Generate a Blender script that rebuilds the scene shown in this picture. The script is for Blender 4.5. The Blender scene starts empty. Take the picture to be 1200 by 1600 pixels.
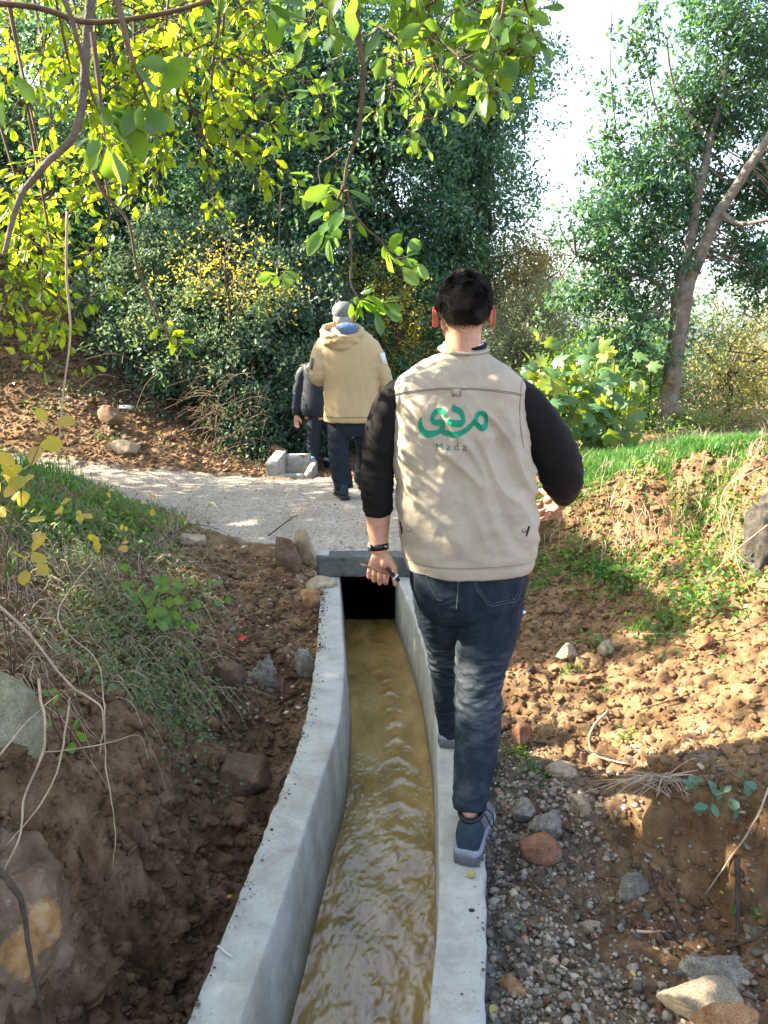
import bpy, bmesh, math, random
import numpy as np
from mathutils import Vector, Matrix
from mathutils.bvhtree import BVHTree

# ------------------------------------------------------------------ camera, world, sun, exposure
SC = bpy.context.scene
COL = SC.collection
H = 1.55
PITCH = math.atan(280 / 1200)
cam_d = bpy.data.cameras.new('camera')
cam_d.sensor_fit = 'VERTICAL'
cam_d.sensor_height = 32.0
cam_d.lens = 24.0
cam_d.clip_start = 0.02
cam_d.clip_end = 400
cam_d.dof.use_dof = True
cam_d.dof.focus_distance = 2.6
cam_d.dof.aperture_fstop = 18
cam = bpy.data.objects.new('camera', cam_d)
COL.objects.link(cam)
cam.location = (0, 0, H)
cam.rotation_euler = (math.pi / 2 - PITCH, 0, 0)
SC.camera = cam

SUN_AZ, SUN_EL = math.radians(80), math.radians(34)      # azimuth to the left of the view direction
SUN = np.array([-math.sin(SUN_AZ) * math.cos(SUN_EL), math.cos(SUN_AZ) * math.cos(SUN_EL), math.sin(SUN_EL)])
W = bpy.data.worlds.new('World')
SC.world = W
W.use_nodes = True
nt = W.node_tree
sky = nt.nodes.new('ShaderNodeTexSky')
sky.sky_type = 'NISHITA'
sky.sun_disc = False
sky.sun_elevation = SUN_EL
sky.sun_rotation = -SUN_AZ
sky.altitude = 200
sky.air_density = 1.0
sky.dust_density = 2.5
sky.ozone_density = 1.5
hs_ = nt.nodes.new('ShaderNodeHueSaturation')
hs_.inputs['Saturation'].default_value = .72
nt.links.new(sky.outputs[0], hs_.inputs['Color'])
nt.links.new(hs_.outputs[0], nt.nodes['Background'].inputs[0])
nt.nodes['Background'].inputs[1].default_value = 0.10
sd = bpy.data.lights.new('sun', 'SUN')
sd.energy = 5.0
sd.angle = math.radians(0.5)
sd.color = (1.0, 0.86, 0.66)
so = bpy.data.objects.new('sun', sd)
COL.objects.link(so)
so.rotation_euler = Vector(SUN).to_track_quat('Z', 'Y').to_euler()
SC.view_settings.view_transform = 'Standard'
SC.view_settings.look = 'None'
SC.view_settings.gamma = 1.0
SC.view_settings.exposure = 2.78
SC.cycles.max_bounces = 7
SC.cycles.diffuse_bounces = 4
SC.cycles.glossy_bounces = 3
SC.cycles.transmission_bounces = 4
SC.cycles.transparent_max_bounces = 4

# ------------------------------------------------------------------ helpers
RNG = np.random.default_rng(7)
_F = np.array([0, math.cos(PITCH), -math.sin(PITCH)])
_U = np.array([0, math.sin(PITCH), math.cos(PITCH)])

def ray(u, v):
    return _F * 1200 + np.array([u - 600, 0, 0]) + _U * (800 - v)

def D(u, v, Y):
    """point of the place seen at photo pixel (u, v), at distance Y ahead"""
    r = ray(u, v)
    return np.array([0, 0, H]) + r * (Y / r[1])

def G(u, v, z):
    r = ray(u, v)
    return np.array([0, 0, H]) + r * ((z - H) / r[2])

def _hash(ix, iy, iz, seed):
    h = (ix.astype(np.int64) * 374761393 + iy.astype(np.int64) * 668265263 + iz.astype(np.int64) * 2147483647 + seed * 974634777) & 0xffffffff
    h = ((h ^ (h >> 13)) * 1274126177) & 0xffffffff
    h = (h ^ (h >> 16))
    return h

def noise(p, seed=0):
    """gradient noise, p (n,3), about -1..1"""
    p = np.asarray(p, float)
    i = np.floor(p).astype(np.int64)
    f = p - i
    w = f * f * f * (f * (f * 6 - 15) + 10)
    out = 0
    for dx in (0, 1):
        wx = w[:, 0] if dx else 1 - w[:, 0]
        for dy in (0, 1):
            wy = w[:, 1] if dy else 1 - w[:, 1]
            for dz in (0, 1):
                wz = w[:, 2] if dz else 1 - w[:, 2]
                h = _hash(i[:, 0] + dx, i[:, 1] + dy, i[:, 2] + dz, seed)
                gx = ((h & 255) / 127.5 - 1)
                gy = (((h >> 8) & 255) / 127.5 - 1)
                gz = (((h >> 16) & 255) / 127.5 - 1)
                out = out + wx * wy * wz * (gx * (f[:, 0] - dx) + gy * (f[:, 1] - dy) + gz * (f[:, 2] - dz))
    return out * 1.3

def fbm(p, octv=4, seed=0, gain=0.5, lac=2.1):
    a, o = 1.0, 0
    p = np.asarray(p, float)
    for k in range(octv):
        o = o + a * noise(p, seed + k)
        p = p * lac
        a *= gain
    return o

def sstep(a, b, x):
    t = np.clip((x - a) / (b - a), 0, 1)
    return t * t * (3 - 2 * t)

def setp(o, label=None, cat=None, group=None, kind=None):
    if label: o['label'] = label
    if cat: o['category'] = cat
    if group: o['group'] = group
    if kind: o['kind'] = kind
    return o

def link(name, me, mat=None, parent=None, smooth=True):
    if mat is not None and len(me.materials) == 0:
        me.materials.append(mat)
    if smooth and len(me.polygons):
        me.polygons.foreach_set('use_smooth', np.ones(len(me.polygons), bool))
    o = bpy.data.objects.new(name, me)
    COL.objects.link(o)
    if parent is not None:
        o.parent = parent
        o.matrix_parent_inverse = Matrix.Translation(-Vector(parent.location))
    return o

def mesh(name, V, F):
    """F: list of integer arrays, each (n,3) or (n,4)"""
    me = bpy.data.meshes.new(name)
    V = np.asarray(V, np.float32).reshape(-1, 3)
    F = [np.asarray(f, np.int32) for f in F if len(f)]
    me.vertices.add(len(V))
    me.vertices.foreach_set('co', V.ravel())
    nl = sum(f.size for f in F)
    npol = sum(len(f) for f in F)
    me.loops.add(nl)
    me.loops.foreach_set('vertex_index', np.concatenate([f.ravel() for f in F]))
    me.polygons.add(npol)
    tot = np.concatenate([np.full(len(f), f.shape[1], np.int32) for f in F])
    st = np.concatenate([[0], np.cumsum(tot)[:-1]]).astype(np.int32)
    me.polygons.foreach_set('loop_start', st)
    me.polygons.foreach_set('loop_total', tot)
    me.update(calc_edges=True)
    return me

class MB:
    def __init__(s):
        s.V, s.F3, s.F4, s.n = [], [], [], 0
    def add(s, V, F):
        V = np.asarray(V, float).reshape(-1, 3)
        for f in F:
            f = np.asarray(f, int)
            if len(f) == 0: continue
            (s.F3 if f.shape[1] == 3 else s.F4).append(f + s.n)
        s.V.append(V)
        s.n += len(V)
    def mesh(s, name='m'):
        F = []
        if s.F3: F.append(np.concatenate(s.F3))
        if s.F4: F.append(np.concatenate(s.F4))
        return mesh(name, np.concatenate(s.V), F)
    def obj(s, name, mat, parent=None, smooth=True):
        return link(name, s.mesh(name), mat, parent, smooth)
    def box(s, c, size, rot=None):
        x, y, z = np.array(size) / 2
        V = np.array([[-x, -y, -z], [x, -y, -z], [x, y, -z], [-x, y, -z], [-x, -y, z], [x, -y, z], [x, y, z], [-x, y, z]])
        if rot is not None: V = V @ np.array(rot).T
        s.add(V + np.array(c), [[[0, 3, 2, 1], [4, 5, 6, 7], [0, 1, 5, 4], [1, 2, 6, 5], [2, 3, 7, 6], [3, 0, 4, 7]]])
    def tube(s, P, R, n=8, side=None, cap=True, rnd=0):
        """P (k,3); R scalars or (a,b) pairs"""
        P = np.asarray(P, float)
        k = len(P)
        R = np.asarray(R, float)
        if R.ndim == 0: R = np.full(k, float(R))
        if R.ndim == 1: R = np.stack([R, R], 1)
        T = np.gradient(P, axis=0)
        T /= np.linalg.norm(T, axis=1)[:, None] + 1e-12
        if side is None:
            side = np.array([1, 0, 0]) if abs(T[0][0]) < .8 else np.array([0, 0, 1.])
        sv = np.asarray(side, float)
        if rnd:     # rounded ends
            P0, P1 = P[0], P[-1]
            ex = []
            for q in (.6, .9):
                ex.append((P0 - T[0] * R[0].mean() * rnd * q, R[0] * math.sqrt(max(0, 1 - q * q))))
            ey = []
            for q in (.6, .9):
                ey.append((P1 + T[-1] * R[-1].mean() * rnd * q, R[-1] * math.sqrt(max(0, 1 - q * q))))
            P = np.concatenate([[ex[1][0], ex[0][0]], P, [ey[0][0], ey[1][0]]])
            R = np.concatenate([[ex[1][1], ex[0][1]], R, [ey[0][1], ey[1][1]]])
            T = np.concatenate([[T[0], T[0]], T, [T[-1], T[-1]]])
            k += 4
        ang = np.arange(n) / n * 2 * np.pi
        V = []
        for i in range(k):
            a = sv - T[i] * np.dot(sv, T[i])
            a /= np.linalg.norm(a) + 1e-12
            b = np.cross(T[i], a)
            sv = a
            V.append(P[i] + np.outer(np.cos(ang) * R[i, 0], a) + np.outer(np.sin(ang) * R[i, 1], b))
        V = np.concatenate(V)
        i0 = np.arange(k - 1)[:, None] * n + np.arange(n)[None]
        i1 = np.arange(k - 1)[:, None] * n + (np.arange(n)[None] + 1) % n
        Q = np.stack([i0, i1, i1 + n, i0 + n], -1).reshape(-1, 4)
        F = [Q]
        if cap:
            V = np.concatenate([V, [V[:n].mean(0)], [V[-n:].mean(0)]])
            j = np.arange(n)
            F.append(np.stack([(j + 1) % n, j, np.full(n, k * n)], 1))
            F.append(np.stack([(k - 1) * n + j, (k - 1) * n + (j + 1) % n, np.full(n, k * n + 1)], 1))
        s.add(V, F)

def spline(pts, n):
    """smooth Catmull-Rom resampling of points (k,d)"""
    P = np.asarray(pts, float)
    k = len(P)
    Pe = np.concatenate([[2 * P[0] - P[1]], P, [2 * P[-1] - P[-2]]])
    t = np.linspace(0, k - 1 - 1e-9, n)
    i = t.astype(int)
    f = (t - i)[:, None]
    a, b, c, d = Pe[i], Pe[i + 1], Pe[i + 2], Pe[i + 3]
    return .5 * ((2 * b) + (-a + c) * f + (2 * a - 5 * b + 4 * c - d) * f * f + (-a + 3 * b - 3 * c + d) * f ** 3)

def empty(name, loc, label, cat, group=None):
    o = bpy.data.objects.new(name, None)
    COL.objects.link(o)
    o.location = Vector([float(a) for a in loc])
    return setp(o, label, cat, group)

def get_co(me):
    a = np.empty(len(me.vertices) * 3, np.float32)
    me.vertices.foreach_get('co', a)
    return a.reshape(-1, 3).astype(float)

def get_no(me):
    a = np.empty(len(me.vertices) * 3, np.float32)
    me.vertex_normals.foreach_get('vector', a)
    return a.reshape(-1, 3).astype(float)

def fuse(mb, voxel, smooth=6, fac=.5):
    """joins overlapping closed shapes into one continuous surface"""
    me = mb.mesh('tmp')
    o = bpy.data.objects.new('tmp', me)
    COL.objects.link(o)
    m = o.modifiers.new('r', 'REMESH')
    m.mode = 'VOXEL'
    m.voxel_size = voxel
    if smooth:
        m2 = o.modifiers.new('s', 'SMOOTH')
        m2.iterations = smooth
        m2.factor = fac
    dg = bpy.context.evaluated_depsgraph_get()
    ev = o.evaluated_get(dg)
    out = bpy.data.meshes.new_from_object(ev)
    bpy.data.objects.remove(o)
    bpy.data.meshes.remove(me)
    return out

def bvh_of(me):
    V = [Vector(v.co) for v in me.vertices]
    return BVHTree.FromPolygons(V, [tuple(p.vertices) for p in me.polygons])

# ------------------------------------------------------------------ materials
def newmat(name):
    m = bpy.data.materials.new(name)
    m.use_nodes = True
    return m, m.node_tree, m.node_tree.nodes['Principled BSDF']

def N(t, kind, **kw):
    n = t.nodes.new(kind)
    for k, v in kw.items():
        if k.startswith('i_'):
            n.inputs[k[2:].replace('_', ' ')].default_value = v
        else:
            setattr(n, k, v)
    return n

def ramp(t, fac, stops):
    r = t.nodes.new('ShaderNodeValToRGB')
    el = r.color_ramp.elements
    while len(el) > 1: el.remove(el[0])
    el[0].position = stops[0][0]
    el[0].color = (*stops[0][1], 1)
    for p, c in stops[1:]:
        e = el.new(p)
        e.color = (*c, 1)
    t.links.new(fac, r.inputs[0])
    return r.outputs[0]

def nz(t, scale, detail=5, rough=.6, vec=None, dist=0):
    n = t.nodes.new('ShaderNodeTexNoise')
    n.inputs['Scale'].default_value = scale
    n.inputs['Detail'].default_value = detail
    n.inputs['Roughness'].default_value = rough
    n.inputs['Distortion'].default_value = dist
    if vec is None:
        tc = t.nodes.new('ShaderNodeTexCoord')
        vec = tc.outputs['Object']
    t.links.new(vec, n.inputs['Vector'])
    return n.outputs[0]

def mixc(t, fac, a, b, mode='MIX'):
    m = t.nodes.new('ShaderNodeMix')
    m.data_type = 'RGBA'
    m.blend_type = mode
    for sock, val in ((m.inputs[0], fac), (m.inputs[6], a), (m.inputs[7], b)):
        if isinstance(val, (int, float)): sock.default_value = val
        elif isinstance(val, tuple): sock.default_value = (*val, 1)
        else: t.links.new(val, sock)
    return m.outputs[2]

def math_(t, op, a, b=0.0):
    m = t.nodes.new('ShaderNodeMath')
    m.operation = op
    for s, v in ((m.inputs[0], a), (m.inputs[1], b)):
        if isinstance(v, (int, float)): s.default_value = v
        else: t.links.new(v, s)
    return m.outputs[0]

def bump(t, b, hgt, strength, dist=.01):
    n = t.nodes.new('ShaderNodeBump')
    n.inputs['Strength'].default_value = strength
    n.inputs['Distance'].default_value = dist
    t.links.new(hgt, n.inputs['Height'])
    t.links.new(n.outputs[0], b.inputs['Normal'])

def basic(name, col, rough=.8, nscale=0, var=.25, bscale=0, bstr=.3, bdist=.003, spec=.3):
    m, t, b = newmat(name)
    b.inputs['Roughness'].default_value = rough
    b.inputs['Specular IOR Level'].default_value = spec
    if nscale:
        d = tuple(c * (1 - var) for c in col)
        l = tuple(min(1, c * (1 + var)) for c in col)
        t.links.new(ramp(t, nz(t, nscale), [(.3, d), (.7, l)]), b.inputs['Base Color'])
    else:
        b.inputs['Base Color'].default_value = (*col, 1)
    if bscale: bump(t, b, nz(t, bscale, 4), bstr, bdist)
    return m

def leafmat(name, stops, trans=(.3, .4, .03), tf=.45, rough=.45, spec=.5, clump=None):
    m, t, b = newmat(name)
    g = t.nodes.new('ShaderNodeNewGeometry')
    oi = t.nodes.new('ShaderNodeObjectInfo')
    fr = math_(t, 'FRACT', math_(t, 'ADD', g.outputs['Random Per Island'], oi.outputs['Random']))
    c = ramp(t, fr, stops)
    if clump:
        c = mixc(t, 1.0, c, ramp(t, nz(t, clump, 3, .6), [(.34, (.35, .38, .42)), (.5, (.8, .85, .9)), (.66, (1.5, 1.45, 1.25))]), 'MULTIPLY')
    t.links.new(c, b.inputs['Base Color'])
    b.inputs['Roughness'].default_value = rough
    b.inputs['Specular IOR Level'].default_value = spec
    tr = t.nodes.new('ShaderNodeBsdfTranslucent')
    tc = mixc(t, .8, c, trans, 'MIX')
    t.links.new(tc, tr.inputs[0])
    mx = t.nodes.new('ShaderNodeMixShader')
    mx.inputs[0].default_value = tf
    t.links.new(b.outputs[0], mx.inputs[1])
    t.links.new(tr.outputs[0], mx.inputs[2])
    t.links.new(mx.outputs[0], t.nodes['Material Output'].inputs[0])
    return m

def stonemat(name, c1, c2, c3, scale=8, bs=70, rough=.9):
    m, t, b = newmat(name)
    oi = t.nodes.new('ShaderNodeObjectInfo')
    a = ramp(t, nz(t, scale * 2, 10, .75), [(.32, c1), (.5, c2), (.66, c3)])
    spk = ramp(t, nz(t, 220, 3, .6), [(.35, (.55, .52, .5)), (.5, (1, 1, 1)), (.66, (1.3, 1.28, 1.22))])
    a = mixc(t, .8, a, spk, 'MULTIPLY')
    t.links.new(a, b.inputs['Base Color'])
    b.inputs['Roughness'].default_value = rough
    b.inputs['Specular IOR Level'].default_value = .25
    bump(t, b, nz(t, bs, 10, .78), 1.0, .010)
    return m

def islandmat(name, stops, rough=.8, bs=120):
    m, t, b = newmat(name)
    g = t.nodes.new('ShaderNodeNewGeometry')
    c = ramp(t, g.outputs['Random Per Island'], stops)
    n = nz(t, 90, 4)
    c2 = mixc(t, .5, c, ramp(t, n, [(.3, (.55, .55, .55)), (.7, (1.3, 1.3, 1.3))]), 'MULTIPLY')
    t.links.new(c2, b.inputs['Base Color'])
    b.inputs['Roughness'].default_value = rough
    b.inputs['Specular IOR Level'].default_value = .3
    bump(t, b, nz(t, bs, 5), .5, .003)
    return m
# ------------------------------------------------------------------ channel plan (metres; channel top at z = 0)
RIN = np.array([(.052, .3), (.07, .9), (.099, 1.454), (.13, 1.64), (.156, 1.867), (.183, 2.289), (.208, 2.727), (.217, 2.985), (.212, 3.339), (.2, 3.657), (.155, 4.2), (.098, 4.667), (.07, 4.95)])
ROUT = np.array([(.19, .3), (.205, .9), (.228, 1.454), (.26, 1.64), (.288, 1.867), (.335, 2.289), (.362, 2.727), (.37, 2.985), (.362, 3.339), (.345, 3.657), (.30, 4.2), (.24, 4.667), (.21, 4.95)])
LIN = np.array([(-.40, .3), (-.375, .9), (-.336, 1.454), (-.302, 1.705), (-.273, 1.962), (-.234, 2.359), (-.182, 2.822), (-.182, 3.15), (-.19, 3.476), (-.225, 3.9), (-.252, 4.264), (-.282, 4.667), (-.30, 4.95)])
LOUT = np.array([(-.53, .3), (-.495, .9), (-.455, 1.454), (-.414, 1.827), (-.373, 2.246), (-.335, 2.6), (-.322, 2.9), (-.326, 3.2), (-.338, 3.6), (-.36, 4.0), (-.385, 4.4), (-.405, 4.667), (-.42, 4.95)])
YE = 4.95

def cx(curve, y):
    return np.interp(y, curve[:, 1], curve[:, 0])

# ------------------------------------------------------------------ ground heights
def C_(u, v, z):
    return tuple(G(u, v, z))

def D_(u, v, Y):
    return tuple(D(u, v, Y))

CP = []
for u, v, z in [(775, 1600, -.1), (782, 1400, -.1), (790, 1250, -.08), (800, 1150, -.06), (810, 1080, -.05), (815, 1000, -.04), (800, 940, -.02), (720, 880, .06),
                (900, 1600, -.14), (1000, 1600, -.12), (1150, 1600, -.07), (900, 1450, -.15), (1000, 1450, -.16), (1100, 1500, -.14), (1200, 1520, -.12),
                (880, 1330, -.12), (950, 1340, -.13), (860, 1230, -.07), (900, 1150, -.02), (950, 1230, -.06),
                (985, 1322, -.12), (1058, 1356, -.14), (1123, 1396, -.15), (1200, 1424, -.14),
                (1000, 1150, .05), (1200, 1150, .2), (1100, 1080, .12), (950, 1080, .0), (860, 1050, -.03), (1200, 1050, .25), (1050, 1000, .12), (900, 980, 0), (1200, 980, .3),
                (840, 930, .02), (950, 960, .08), (1060, 960, .18), (1090, 1160, .12)]:
    CP.append(C_(u, v, z))
for u, v, Y in [(975, 1276, 2.31), (1031, 1236, 2.25), (1085, 1227, 2.2), (1154, 1227, 2.14), (1200, 1250, 2.05),
                (840, 790, 4.86), (920, 782, 4.82), (1000, 775, 4.54), (1080, 760, 4.4), (1150, 745, 4.2), (1200, 735, 4.1),
                (850, 860, 4.75), (950, 870, 4.5), (1050, 870, 4.15), (1150, 870, 3.7), (1200, 900, 3.4),
                (850, 740, 6), (1000, 715, 6), (1200, 700, 5.5), (900, 800, 4.75), (1000, 820, 4.5), (1100, 810, 4.3), (1000, 860, 4.42), (1100, 860, 4.17)]:
    CP.append(D_(u, v, Y))
CP += [(1.25, 1.3, -.05), (1.6, 1.3, .2), (1.6, 1.9, .24), (2.2, 1.5, .3), (2.5, 2.5, .4), (2.5, 3.3, .6), (3, 4, .85), (4, 2, .7), (5, 5, 1.0), (1.0, .8, -.1), (2.0, .3, .1), (1.3, 8, .40), (3, 8, .42), (5, 8, .5), (1, 12, .4), (5, 12, .4), (9, 9, .8), (3, 20, -.6), (12, 20, -1), (0, 30, 0), (6, 40, -3), (20, 40, -4), (-10, 40, 8), (30, 10, 1), (30, -20, 1), (0, -20, 0), (-30, -20, 9), (10, -5, .5)]
for y in (4.98, 5.4, 6, 6.8, 7.6):
    for x in (-.6, -.2, .2, .7):
        CP.append((x, y, .1))
CP += [(.95, 5.6, .16), (1.05, 6.6, .2), (.95, 7.4, .15), (.85, 5.15, .1), (-1.0, 5.2, .1), (-1.5, 5.6, .1), (-1.5, 6.8, .1), (-1.5, 7.6, .1), (-3, 7.7, .12), (-2.4, 7.2, .11), (-5, 8.3, .15), (-4, 7.9, .12), (-7, 8.6, .2)]
for y, row in [(0.3, [(-.6, -.5), (-.8, -.3), (-.9, 0), (-1.1, .25), (-1.8, .45)]),
               (1.0, [(-.55, -.5), (-.68, -.5), (-.8, -.3), (-.9, 0), (-1.1, .25), (-1.8, .45)]),
               (1.5, [(-.5, -.5), (-.65, -.5), (-.83, -.36), (-.91, 0), (-1.0, .3), (-1.8, .45)]),
               (2.0, [(-.45, -.5), (-.6, -.5), (-.78, -.38), (-.87, 0), (-.95, .3), (-1.3, .4), (-1.8, .5)]),
               (2.6, [(-.38, -.42), (-.55, -.45), (-.77, -.33), (-.87, -.02), (-.96, .2), (-1.3, .3), (-1.8, .45)]),
               (3.2, [(-.36, -.22), (-.6, -.34), (-.8, -.15), (-1.0, 0), (-1.3, .15), (-1.8, .3)]),
               (4.0, [(-.4, -.05), (-.6, -.08), (-.9, 0), (-1.2, .1), (-1.8, .3), (-2.5, .4)]),
               (4.6, [(-.47, -.03), (-.7, .03), (-1, .07), (-1.5, .17), (-2.2, .46), (-3, .6)]),
               (5.4, [(-1.9, .28), (-2.6, .48), (-3.6, .65)]),
               (6.5, [(-2.2, .13), (-2.9, .38), (-3.6, .5), (-5, .6)])]:
    for x, z in row:
        CP.append((x, y, z))
CP += [(-5, 2, .9), (-5, 5, .7), (-8, 3, 1.6), (-5, -2, .9), (-7, 7.2, .4), (-10, 7, 1)]
for u, v, Y in [(250, 700, 8.5), (100, 645, 9), (0, 620, 9.2), (0, 560, 9.9), (100, 500, 10.6), (0, 450, 11.2), (200, 600, 10.2), (200, 480, 12), (330, 710, 9.1), (420, 705, 10)]:
    CP.append(D_(u, v, Y))
CP += [(-1.2, 8.9, -.1), (-.5, 9.2, -.12), (.3, 9, 0), (-1.0, 11, .1), (0, 10, .05), (0, 14, .4), (-3, 16, 4), (-5, 12, 3.6), (-8, 11, 5), (-12, 16, 9), (-12, 9, 4), (2, 10, .55), (-30, 20, 18), (-20, 0, 5)]
CP = np.array(CP)
_src = CP.copy()
_src[:, 0:2] += RNG.normal(0, 1e-4, (len(CP), 2))
_d = np.hypot(_src[:, None, 0] - _src[None, :, 0], _src[:, None, 1] - _src[None, :, 1])
_A = np.zeros((len(CP) + 1, len(CP) + 1))
_A[:-1, :-1] = -_d - np.eye(len(CP)) * .004
_A[-1, :-1] = _A[:-1, -1] = 1
_w = np.linalg.solve(_A, np.append(_src[:, 2], 0))

def base_h(x, y):
    out = np.empty(len(x))
    for s in range(0, len(x), 20000):
        d = np.hypot(x[s:s + 20000, None] - _src[None, :, 0], y[s:s + 20000, None] - _src[None, :, 1])
        out[s:s + 20000] = -(d @ _w[:-1]) + _w[-1]
    return out

def masks(x, y, wob):
    """where each kind of ground lies: road, grey rubble, moist trench earth, grass"""
    # road outline: front edge and back edge
    fy = np.interp(x, [-9, -5, -3.3, -2.4, -1.5, -1.0, -.6, -.42, .24, .5, .9, 1.2], [8.2, 7.9, 7.4, 6.7, 5.75, 5.3, 5.02, 4.8, 4.8, 4.7, 4.9, 7]) + wob * .16
    by = np.interp(x, [-9, -5, -3, -1.5, .3, 1.1], [8.9, 8.6, 8.0, 7.95, 8.1, 7.5]) + wob * .12
    road = sstep(-.06, .1, y - fy) * sstep(-.06, .12, by - y) * sstep(0, .2, 1.12 + wob * .12 - x)
    gx = x - cx(ROUT, y)
    grey = sstep(-.02, .01, gx) * (1 - sstep(.12, .45, gx + wob * .24)) * (1 - sstep(2.5, 3.0, y + wob * .3))
    spill = sstep(-.02, .0, gx) * (1 - sstep(.02, .06, gx + wob * .03)) * (1 - sstep(3.0, 3.4, y))
    lx = cx(LOUT, y) - x
    moist = sstep(-.02, .03, lx) * (1 - sstep(.32, .75, lx + wob * .2)) * (1 - sstep(3.3, 4.3, y + wob * .5))
    return road, grey, spill, moist

def ground(x, y, fine=True):
    x = np.asarray(x, float).ravel()
    y = np.asarray(y, float).ravel()
    z = base_h(x, y)
    P = np.stack([x, y, z * .7], 1)
    wob = noise(P * [2.2, 2.2, 1], 11) + .5 * noise(P * [6, 6, 3], 12)
    road, grey, spill, moist = masks(x, y, wob)
    far = sstep(9, 20, np.hypot(x, y))
    rough = 1 - .93 * road
    z = z + rough * (.05 * noise(P * 1.7, 21) + .045 * noise(P * 4.3, 22)) * (1 + 2 * far)
    near = 1 - sstep(6, 11, np.hypot(x, y))
    cl = np.abs(noise(P * 11, 23))
    lb = sstep(.35, .55, -x) * (1 - sstep(4.2, 5, y)) * near
    z = z + lb * (.045 * noise(P * [6.5, 6.5, 4], 28) + .03 * (np.abs(noise(P * [13, 13, 9], 29)) - .25))
    z = z + rough * near * (.042 * (.35 - cl) * 1.3)
    z = z + rough * near * (.017 * noise(P * 27, 24) + .018 * np.abs(noise(P * 48, 25)))
    z = z + road * (.006 * noise(P * 9, 26) + .004 * noise(P * 30, 27))
    # keep the earth off the channel walls and level under the feet of the wall
    dl = np.minimum(np.abs(x - cx(LOUT, y)), np.abs(x - cx(ROUT, y)))
    mid = (x > cx(LOUT, y)) & (x < cx(ROUT, y))
    nearw = np.where(mid, 1.0, 1 - sstep(0.0, .12, dl)) * (y < 4.8)
    z = np.where(nearw > 0, np.minimum(z, -.022 + (1 - nearw) * .3), z)
    z = np.where((x < cx(LOUT, y) - 0) & (y < 2.6) & (x > cx(LOUT, y) - .2), np.minimum(z, -.26), z)
    return z, wob, road, grey, spill, moist

def gh(x, y):
    return float(ground([x], [y])[0][0])

def grow(a, b, step, lo, hi, f):
    c = list(np.arange(a, b, step))
    s, p = step, c[0]
    left = []
    while p > lo:
        s *= f
        p -= s
        left.append(p)
    s, p = step, c[-1]
    right = []
    while p < hi:
        s *= f
        p += s
        right.append(p)
    return np.array(left[::-1] + c + right)

def earth_mat():
    m, t, b = newmat('earth')
    at = t.nodes.new('ShaderNodeAttribute')
    at.attribute_name = 'kinds'
    sp = t.nodes.new('ShaderNodeSeparateColor')
    t.links.new(at.outputs['Color'], sp.inputs[0])
    at2 = t.nodes.new('ShaderNodeAttribute')
    at2.attribute_name = 'kinds_more'
    sp2 = t.nodes.new('ShaderNodeSeparateColor')
    t.links.new(at2.outputs['Color'], sp2.inputs[0])
    big, mid, fine = nz(t, 1.6, 4), nz(t, 9, 6, .65), nz(t, 60, 6, .7)
    ochre = ramp(t, mid, [(.28, (.105, .060, .029)), (.5, (.25, .155, .080)), (.72, (.40, .27, .155))])
    brown = ramp(t, mid, [(.28, (.05, .028, .014)), (.5, (.165, .10, .057)), (.72, (.32, .215, .13))])
    c = mixc(t, sp2.outputs[0], brown, ochre)
    reddish = mixc(t, ramp(t, big, [(.45, (0, 0, 0)), (.65, (.6, .6, .6))]), c, (.20, .115, .06))
    c = mixc(t, .5, c, reddish)
    # small pale grit in the earth
    vo = t.nodes.new('ShaderNodeTexVoronoi')
    vo.inputs['Scale'].default_value = 55
    tc = t.nodes.new('ShaderNodeTexCoord')
    t.links.new(tc.outputs['Object'], vo.inputs['Vector'])
    grit = ramp(t, vo.outputs['Distance'], [(.12, (.8, .8, .8)), (.22, (0, 0, 0))])
    sel = ramp(t, math_(t, 'FRACT', math_(t, 'MULTIPLY', vo.outputs['Color'], 7.3)), [(.74, (0, 0, 0)), (.76, (1, 1, 1))])
    gm = mixc(t, 1.0, grit, sel, 'MULTIPLY')
    c = mixc(t, gm, c, (.36, .31, .25))
    moistc = ramp(t, mid, [(.3, (.05, .028, .014)), (.5, (.165, .10, .058)), (.7, (.31, .205, .13))])
    c = mixc(t, sp2.outputs[1], c, moistc)
    greyc = ramp(t, fine, [(.3, (.08, .056, .037)), (.55, (.17, .135, .10)), (.75, (.30, .26, .21))])
    c = mixc(t, sp.outputs[1], c, greyc)
    spillc = ramp(t, mid, [(.3, (.2, .2, .19)), (.7, (.34, .34, .32))])
    c = mixc(t, sp.outputs[2], c, spillc)
    vr = t.nodes.new('ShaderNodeTexVoronoi')
    vr.inputs['Scale'].default_value = 42
    t.links.new(tc.outputs['Object'], vr.inputs['Vector'])
    roadc = ramp(t, vr.outputs['Color'], [(.1, (.33, .28, .225)), (.4, (.43, .375, .31)), (.7, (.49, .435, .37)), (.95, (.57, .52, .455))])
    roadt = mixc(t, ramp(t, nz(t, 2.2, 5), [(.4, (0, 0, 0)), (.7, (.55, .55, .55))]), roadc, (.27, .205, .145))
    c = mixc(t, sp.outputs[0], c, roadt)
    litter = ramp(t, nz(t, 14, 8, .8), [(.4, (.03, .02, .014)), (.6, (.12, .075, .045)), (.72, (.26, .18, .12))])
    c = mixc(t, sp2.outputs[2], c, litter)
    t.links.new(c, b.inputs['Base Color'])
    b.inputs['Roughness'].default_value = .92
    b.inputs['Specular IOR Level'].default_value = .15
    hgt = math_(t, 'ADD', math_(t, 'MULTIPLY', nz(t, 45, 8, .75), 1.3), math_(t, 'MULTIPLY', nz(t, 170, 5, .7), .45))
    bump(t, b, hgt, .95, .012)
    return m

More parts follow.
